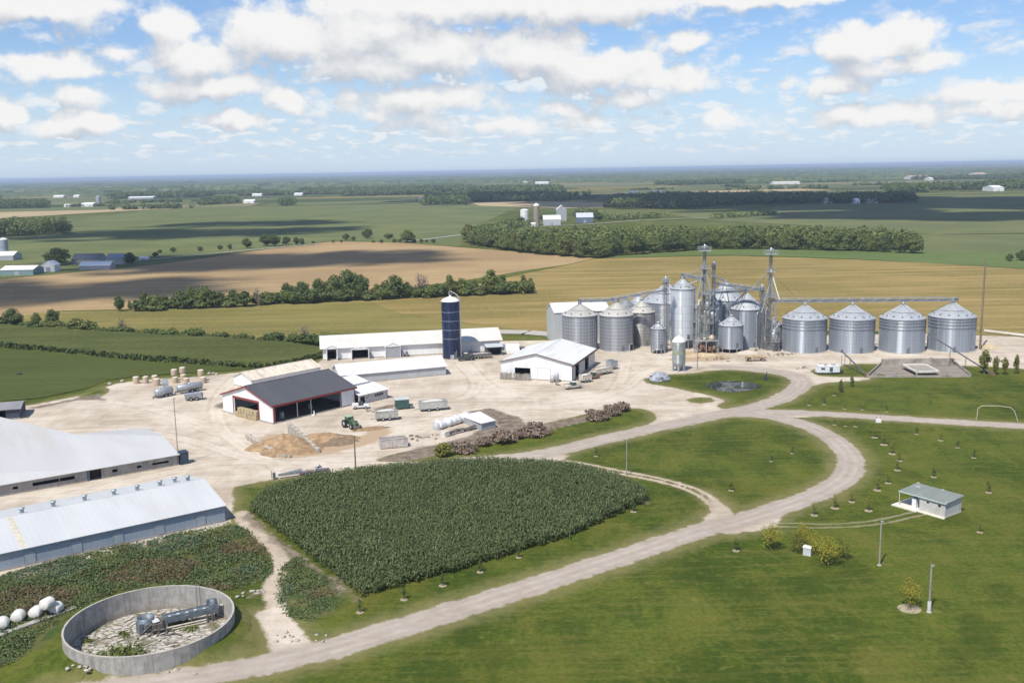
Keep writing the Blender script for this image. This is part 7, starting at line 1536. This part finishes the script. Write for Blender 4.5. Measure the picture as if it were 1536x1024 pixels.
# ------------------------------------------------------------------ the land towards the horizon
def far_mosaic():
    rng = np.random.default_rng(21); ca, sa = math.cos(R(7)), math.sin(R(7))
    tow = lambda u, v: (u*ca-v*sa, u*sa+v*ca)
    mats = [GREEN1, GREEN3, OLIVE2, TAN, field_mat('far_dark_crop', (.05, .08, .028), (.075, .10, .035), None, R(7), .05, .3, .004), field_mat('far_pale_crop', (.17, .17, .075), (.22, .205, .10), None, R(7), .05, .3, .004)]
    F_ = [MB() for _ in mats]; woods = {0: [[], []], 1: [[], []], 2: [[], []]}; cnt = {0: 0, 1: 0, 2: 0}
    near = []
    def canopy(band, u0, u1, v0, v1, s, h):
        if band == 0:
            ns = max(1, int((u1-u0)*(v1-v0)/150)); U = rng.uniform(u0, u1, ns); V_ = rng.uniform(v0, v1, ns); near.append(np.stack([U*ca-V_*sa, U*sa+V_*ca, np.full(ns, h)], 1)); return
        nu, nv_ = max(3, int((u1-u0)/s)), max(3, int((v1-v0)/s)); U, V_ = np.meshgrid(np.linspace(u0, u1, nu), np.linspace(v0, v1, nv_))
        U = U+rng.uniform(-.4, .4, U.shape)*s; V_ = V_+rng.uniform(-.4, .4, U.shape)*s
        Zc = h*rng.uniform(.80, 1.08, U.shape); Zc[0, :] = Zc[-1, :] = -2; Zc[:, 0] = Zc[:, -1] = -2
        hole = (np.sin(U*.009+u0)*np.sin(V_*.007+v0) > .72) if rng.random() < .6 else np.zeros(U.shape, bool); Zc[hole] = -2
        X = U*ca-V_*sa; Y = U*sa+V_*ca; b0 = cnt[band]; woods[band][0].append(np.stack([X.ravel(), Y.ravel(), Zc.ravel()], 1))
        i = (np.arange(nv_-1)[:, None]*nu+np.arange(nu-1)[None, :]).ravel()+b0; woods[band][1].append(np.stack([i, i+1, i+1+nu, i+nu], 1)); cnt[band] += nu*nv_
    v = 1980.0; zoff = .6
    while v < 24000:
        dv = rng.uniform(.06, .12)*v+40; half = v*.62+300; u = -half
        while u < half:
            du = rng.uniform(.07, .20)*v*.8+110; g_ = 12; q = [tow(u+g_, v+g_), tow(u+du-g_, v+g_), tow(u+du-g_, v+dv-g_), tow(u+g_, v+dv-g_)]
            pw = .10 if v < 2900 else .45 if v < 5000 else .66; band = 0 if v < 3600 else 1 if v < 9000 else 2
            s = (9, 17, 38)[band]
            if rng.random() < pw:
                w0 = rng.uniform(0, .25)*dv; canopy(band, u+rng.uniform(0, .2)*du, u+du*rng.uniform(.8, 1.05), v+w0, v+dv*rng.uniform(.6, 1.0), s, rng.uniform(12, 18))
            else:
                F_[rng.choice(6, p=[.27, .22, .18, .07, .14, .12] if v < 4200 else [.2, .2, .12, .03, .4, .05])].add([(x, y, zoff) for x, y in q], [(0, 1, 2, 3)])
                if rng.random() < .40: canopy(band, u, u+du*rng.uniform(.3, 1), v-s*1.2, v+s*1.2, s, rng.uniform(7, 13))       # hedgerow
                if rng.random() < .10: canopy(band, u-s*1.2, u+s*1.2, v, v+dv*rng.uniform(.3, .9), s, rng.uniform(7, 13))
            u += du
        v += dv
    for mt, b in zip(mats, F_):
        if b.v: tag(b.build('distant_fields', mt), kind='structure')
    T3 = np.concatenate(near); nt_ = len(T3); hh = T3[:, 2]*rng.uniform(.6, 1.1, nt_); w_ = rng.uniform(4.5, 8, nt_); q_ = 26
    D3 = rng.normal(size=(nt_, q_, 3)); D3 /= np.linalg.norm(D3, axis=2, keepdims=True); C3 = np.stack([T3[:, :1]+D3[:, :, 0]*w_[:, None], T3[:, 1:2]+D3[:, :, 1]*w_[:, None], (hh*.55)[:, None]+D3[:, :, 2]*(hh*.45)[:, None]], 2).reshape(-1, 3)
    V, Q = leafquads(rng, C3, D3.reshape(-1, 3)+np.array([0, 0, .5])+rng.normal(size=(nt_*q_, 3))*.3, 3.6); tag(npmesh('distant_woodland', V, Q, LEAFD, {'tone': np.repeat(np.repeat(rng.random(nt_), q_), 4)}), 'nearer band of distant woods and hedgerows', 'woodland', kind='stuff')
    for k_, nm in ((1, 'middle band of distant woods'), (2, 'farthest bluish woods along the horizon')):
        V = np.concatenate(woods[k_][0]); Q = np.concatenate(woods[k_][1]); zt = V[Q][:, :, 2].max(1); Q = Q[zt > 0]
        tag(npmesh('distant_woodland', V, Q, LEAFD, {'tone': rng.random(len(V))}), nm, 'woodland', kind='stuff')
far_mosaic()
for i, (pl, sp, h, q, lf, lab) in enumerate((
    ([(633,308.5),(705,308),(705,302),(640,301)], 11, 15, 60, 2.4, 0), ([(705,304),(850,303),(850,298),(705,297)], 13, 15, 55, 2.8, 0), ([(908,312),(1010,314),(1118,306),(1130,301),(980,299),(920,304)], 12, 15, 60, 2.6, 0),
    ([(1115,306),(1240,306),(1375,304.5),(1362,300),(1130,299)], 12, 14, 60, 2.6, 0), ([(-60,315),(0,314),(73,312.5),(70,307),(-60,308)], 11, 14, 60, 2.4, 0), ([(-60,357),(0,355.5),(60,353.5),(104,351),(96,341),(0,343),(-60,345)], 9, 14, 110, 1.7, 1),
    ([(300,309),(362,305.5),(345,302),(300,304)], 12, 13, 60, 2.5, 0), ([(1475,283),(1536,282),(1700,281),(1700,277),(1480,278)], 16, 16, 50, 3.4, 0), ([(1330,291),(1395,289),(1390,284),(1320,285)], 14, 15, 50, 3.0, 0), ([(420,309.5),(445,308.5),(440,305),(422,305)], 11, 12, 60, 2.3, 0),
    ([(1070,329),(1160,323),(1160,321.5),(1070,327)], 10, 6, 50, 2.0, 1), ([(905,331),(1000,327),(1000,325),(905,329)], 10, 6, 50, 2.0, 1), ([(700,352),(770,337),(800,338),(770,343),(715,356)], 9, 7, 80, 1.5, 1), ([(860,323),(905,327),(905,325),(870,320)], 9, 9, 60, 2.0, 1))):
    wood_stuff('far_wood', pl, sp, h, LEAF if lab else LEAFD, 40+i, q, lf)
# small single trees by the middle farm
for (bx, by, ty, kd, lb) in ((781, 339, 325, 'oak2', 'dark tree in front of the white silo of the middle farm'), (768, 338, 329, 'oak2', 'small tree left of the middle farm silos'), (814, 331, 322, 'oak2', 'tree behind the white barn of the middle farm'), (866, 328, 316, 'oak2', 'round tree between the arched barn and blue barn'), (889, 329, 313, 'oak', 'big round tree behind the blue barn of the middle farm'), (898, 331, 318, 'oak2', 'dark tree right of the blue barn at the middle farm'), (750, 341, 332, 'oak2', 'dark tree farthest left of the middle farm')):
    x, y = G(bx, by); plant(kd, x, y, ZH(bx, by, ty), lb, sx=1.3, z=0)
# farmsteads
FARW = M('far_white', (.74, .74, .73), .6, amt=.04); FARR = M('far_white_roof', (.78, .78, .78), .5, amt=.03); FARB = M('far_blue_side', (.12, .16, .22), .6); FARG = M('far_grey', (.34, .36, .38), .6, amt=.1); FART = M('far_teal_side', (.18, .26, .28), .6); PINK = M('far_pink_roof', (.55, .36, .32), .7)
def farshed(label, xl, xr, by, wall, rise, depth, wm, rm, slope=-.018, nm='barn', ct='barn', ridge='x'):
    A, B = Vector(G(xl, by-slope*0)), Vector(G(xr, by+slope*(xr-xl)))
    e, L, ro = gable_barn(nm, label, ct, A, B, depth, wall, rise, ridge, .3, wm, rm, plinth=False, t=.3, rt=.3)
    n = max(1, min(3, int(L/12)))
    for i in range(n): u = L*(i+.5)/n; b = MB(); b.box(u-1.4, u+1.4, -.1, -.01, 0, min(3.2, wall*.75)); b.build('door', FARG, e)
    return e
def farsilo(label, px, by, ty, wpx, wm, rm, nm='silo'):
    x, y = G(px, by); h = ZH(px, by, ty); a, b_ = G(px-wpx/2, by), G(px+wpx/2, by); r = (b_[0]-a[0])/2; e = T(nm, label, 'silo', (x, y+r, 0)); w = MB(); w.lathe([(r, 0), (r, h*.9)], 24); w.build('wall', wm, e)
    t = MB(); t.lathe([(r*1.04, h*.89), (r*.9, h*.935), (r*.4, h*.985), (.3, h), (0, h)], 24); t.build('roof', rm, e); b = MB(); b.lathe([(r+.05, h*.45), (r+.25, h*.455), (r+.05, h*.46)], 24); b.build('band', FARG, e)
farsilo('squat white silo of the middle farm', 787, 333, 313.5, 12.5, FARW, FARR); farsilo('tall brown silo with white cap at the middle farm', 805, 338.5, 305, 9, M('brown_stave', (.30, .245, .20), .8, amt=.12, scale=.2), FARR)
farshed('white barn with dark side beside the brown silo', 815, 841, 338, 6, 4.0, 24, M('shade_white', (.45, .47, .50), .6), FARR)
farshed('arched grey barn behind the white barn of the middle farm', 835, 850, 331.5, 13, 5, 16, FARG, FARR, ridge='y'); farshed('long dark blue barn at the right of the middle farm', 865, 890, 334.5, 6, 4.5, 22, FARB, M('pale_blue_roof', (.50, .53, .60), .5))
farshed('small white shed at the foot of the brown silo', 797, 803, 340, 3, 1, 5, FARW, FARR, nm='shed', ct='shed')
farsilo('grey blue silo with white cap at the left frame edge', 4, 381, 357, 10.5, M('far_silo_grey', (.30, .33, .38), .5, amt=.1), FARR); farshed('white roofed barn beside the left edge silo', -6, 20, 391, 3.5, 2.5, 14, FARG, FARR)
farshed('long low white roofed building with teal side at the left edge', 1, 50, 413.5, 3.4, 1.8, 15, FART, FARR); farshed('small white gabled shed with tiny door', 63, 82, 408, 4.2, 2.6, 9, FARW, FARR, nm='shed', ct='shed', ridge='y')
farshed('long white roofed barn right of the white gabled shed', 119, 165, 405, 2.6, 2.2, 10, FARG, FARR); farshed('low grey roofed farmhouse behind the long white barn', 108, 150, 396, 3.2, 3.2, 12, M('house_grey', (.40, .38, .36), .7), M('slate_roof', (.14, .155, .18), .7, amt=.15), nm='farmhouse', ct='house')
farshed('blue grey roofed house at the right end of the left farm', 160, 184, 397, 4.2, 2.8, 10, M('house_grey', (.4, .38, .36)), M('slate_blue_roof', (.22, .26, .32), .7, amt=.1), nm='farmhouse', ct='house'); farshed('white flat trailer standing alone right of the farm tree', 209, 221, 390.5, 1.8, .5, 5, FARW, FARR, nm='shed', ct='shed')
farsilo('slim grey silo on the far left farm', 147, 309, 293.5, 5.5, FARG, FARG); farshed('white barn beside the slim far silo', 121, 140, 310.5, 5, 3.5, 26, FARW, FARR); farshed('tiny white shed left of the far silo farm', 96, 105, 311, 4, 2, 12, FARW, FARR, nm='shed', ct='shed'); farshed('long white shed on the far left plain', 192, 230, 299.5, 5, 2.5, 30, FARG, FARR)
for (xl, xr, by, lab) in ((365, 381, 305.5, 'tiny white barn beside the left distant copse'), (378, 392, 295, 'white speck barn on the far plain left of centre'), (441, 453, 294, 'pair of tiny white barns far left of centre'), (628, 636, 301.5, 'tiny white shed left of the dark far wood'), (80, 95, 297, 'reddish white far farm on the left horizon strip'), (110, 118, 296.5, 'far white cottage on the left horizon strip'), (784, 791, 276, 'white dot barn on the horizon plain at centre'), (803, 823, 277, 'long white roofed shed on the horizon plain at centre'), (862, 878, 267.5, 'left white shed of the farthest pair'), (880, 890, 267, 'right white shed of the farthest pair'),
    (944, 958, 292.5, 'blue white barn in front of the dark far wood'), (980, 993, 292, 'white barn half in the dark far wood'), (1236, 1250, 305.5, 'white house at the left gap of the far right wood'), (1284, 1290, 306, 'white gable at the middle of the far right wood'), (1300, 1318, 305, 'pale house at the right end of the far right wood'), (1048, 1056, 302.5, 'tiny white building right of the dark far wood'), (1395, 1400, 271, 'far white tower house on the right horizon'), (1456, 1472, 281, 'white shed right of the far clump at right'), (1490, 1506, 287, 'white barn near the right frame edge'), (1484, 1492, 263, 'white roof on the right horizon'), (998, 1004, 272.5, 'white speck house right of centre')):
    far_ = by < 290; farshed(lab, xl, xr, by, 5 if not far_ else 7, 3 if not far_ else 4, 22 if not far_ else 50, FARW, FARR)
farshed('long pink roofed shed on the far right slope', 1366, 1400, 269, 7, 6, 70, FARW, PINK); farshed('pink white sheds at the far right horizon', 1462, 1480, 264, 8, 5, 60, FARW, PINK); farshed('row of pale sheds far right of centre', 1160, 1200, 277, 6, 3, 40, FARW, M('cream_far_roof', (.66, .60, .52), .6))
# pale farm lanes
def lane(name, px, w, z=.5):
    p = [Vector(G(*q)) for q in px]; b = MB()
    for a, c in zip(p[:-1], p[1:]): d = (c-a).normalized(); n_ = Vector((-d.y, d.x))*w/2; b.add([(a.x-n_.x, a.y-n_.y, z), (c.x-n_.x, c.y-n_.y, z), (c.x+n_.x, c.y+n_.y, z), (a.x+n_.x, a.y+n_.y, z)], [(0, 1, 2, 3)])
    tag(b.build(name, CONCL), kind='structure')
lane('lane', [(600,364.5),(700,352),(760,340),(800,340.5),(880,337),(960,331),(1080,326)], 5); lane('lane', [(184,392),(240,389),(330,380),(480,366)], 4); lane('lane', [(740,498),(790,499),(840,503)], 9, .25); lane('lane', [(1300,293),(1420,291),(1560,287)], 9, .8)

# ------------------------------------------------------------------ clouds overhead that shade parts of the land (they stand where their shadows put them)
def cloud(px, py, lenpx, deep, h=900.0, seed=0, n=9):
    h = 1900.0
    tx, ty = G(px, py); ax, ay = G(px-lenpx/2, py+lenpx/2*.0); bx, by = G(px+lenpx/2, py)
    k_ = h/math.tan(SUN_EL); cx, cy = tx-math.sin(SUN_HEAD)*k_, ty-math.cos(SUN_HEAD)*k_; half = math.hypot(bx-ax, by-ay)/2
    rr = random.Random(seed); m = MB()
    for i in range(n):
        f = (i+.5)/n*2-1; m.blob((cx+f*half*.85, cy+rr.uniform(-.35, .35)*deep, h+rr.uniform(0, 40)), (half*rr.uniform(1.1, 1.7)/n*1.6, deep*rr.uniform(.35, .6)*(1-.45*f*f), 40*rr.uniform(.7, 1.3)), seed*31+i, .22, 3)
    for i in range(n*7):
        a = rr.uniform(0, 6.28); q = rr.uniform(.8, 1.25); s_ = deep*rr.uniform(.04, .14); m.blob((cx+math.cos(a)*half*1.05*q, cy+math.sin(a)*deep*.75*q, h+rr.uniform(-10, 30)), (s_*rr.uniform(1, 3), s_, s_*.5), seed*77+i, .3, 1)
    tag(m.build('cloud', M('cloud_white', (.9, .9, .9), 1.0, amt=.02)), 'white cumulus cloud overhead', 'cloud', kind='structure')
cloud(10, 441, 480, 70, 700, 1, 11); cloud(270, 396, 320, 80, 700, 2, 8); cloud(500, 389, 240, 70, 700, 3, 7)
cloud(220, 352, 340, 110, 800, 4, 9); cloud(370, 336, 220, 80, 800, 5, 6); cloud(440, 346, 130, 70, 800, 10, 5); cloud(1400, 309, 520, 420, 900, 6, 11); cloud(1500, 325, 300, 120, 900, 16, 7); cloud(1050, 303, 330, 380, 900, 7, 9); cloud(780, 297, 260, 300, 900, 8, 8)
# ------------------------------------------------------------------ the air
hb = MB(); hb.box(-61000, 61000, -13000, 61000, -3.0, 68.0); m, nt, b = newmat('haze_air'); nt.nodes.remove(b); v = nt.nodes.new('ShaderNodeVolumePrincipled'); v.inputs['Color'].default_value = (.64, .78, 1.0, 1); v.inputs['Density'].default_value = 9.0e-5; v.inputs['Anisotropy'].default_value = 0.0
nt.links.new(v.outputs[0], nt.nodes['Material Output'].inputs['Volume']); o = hb.build('haze', m); tag(o, 'pale blue haze in the air over the plain', 'haze', kind='stuff')
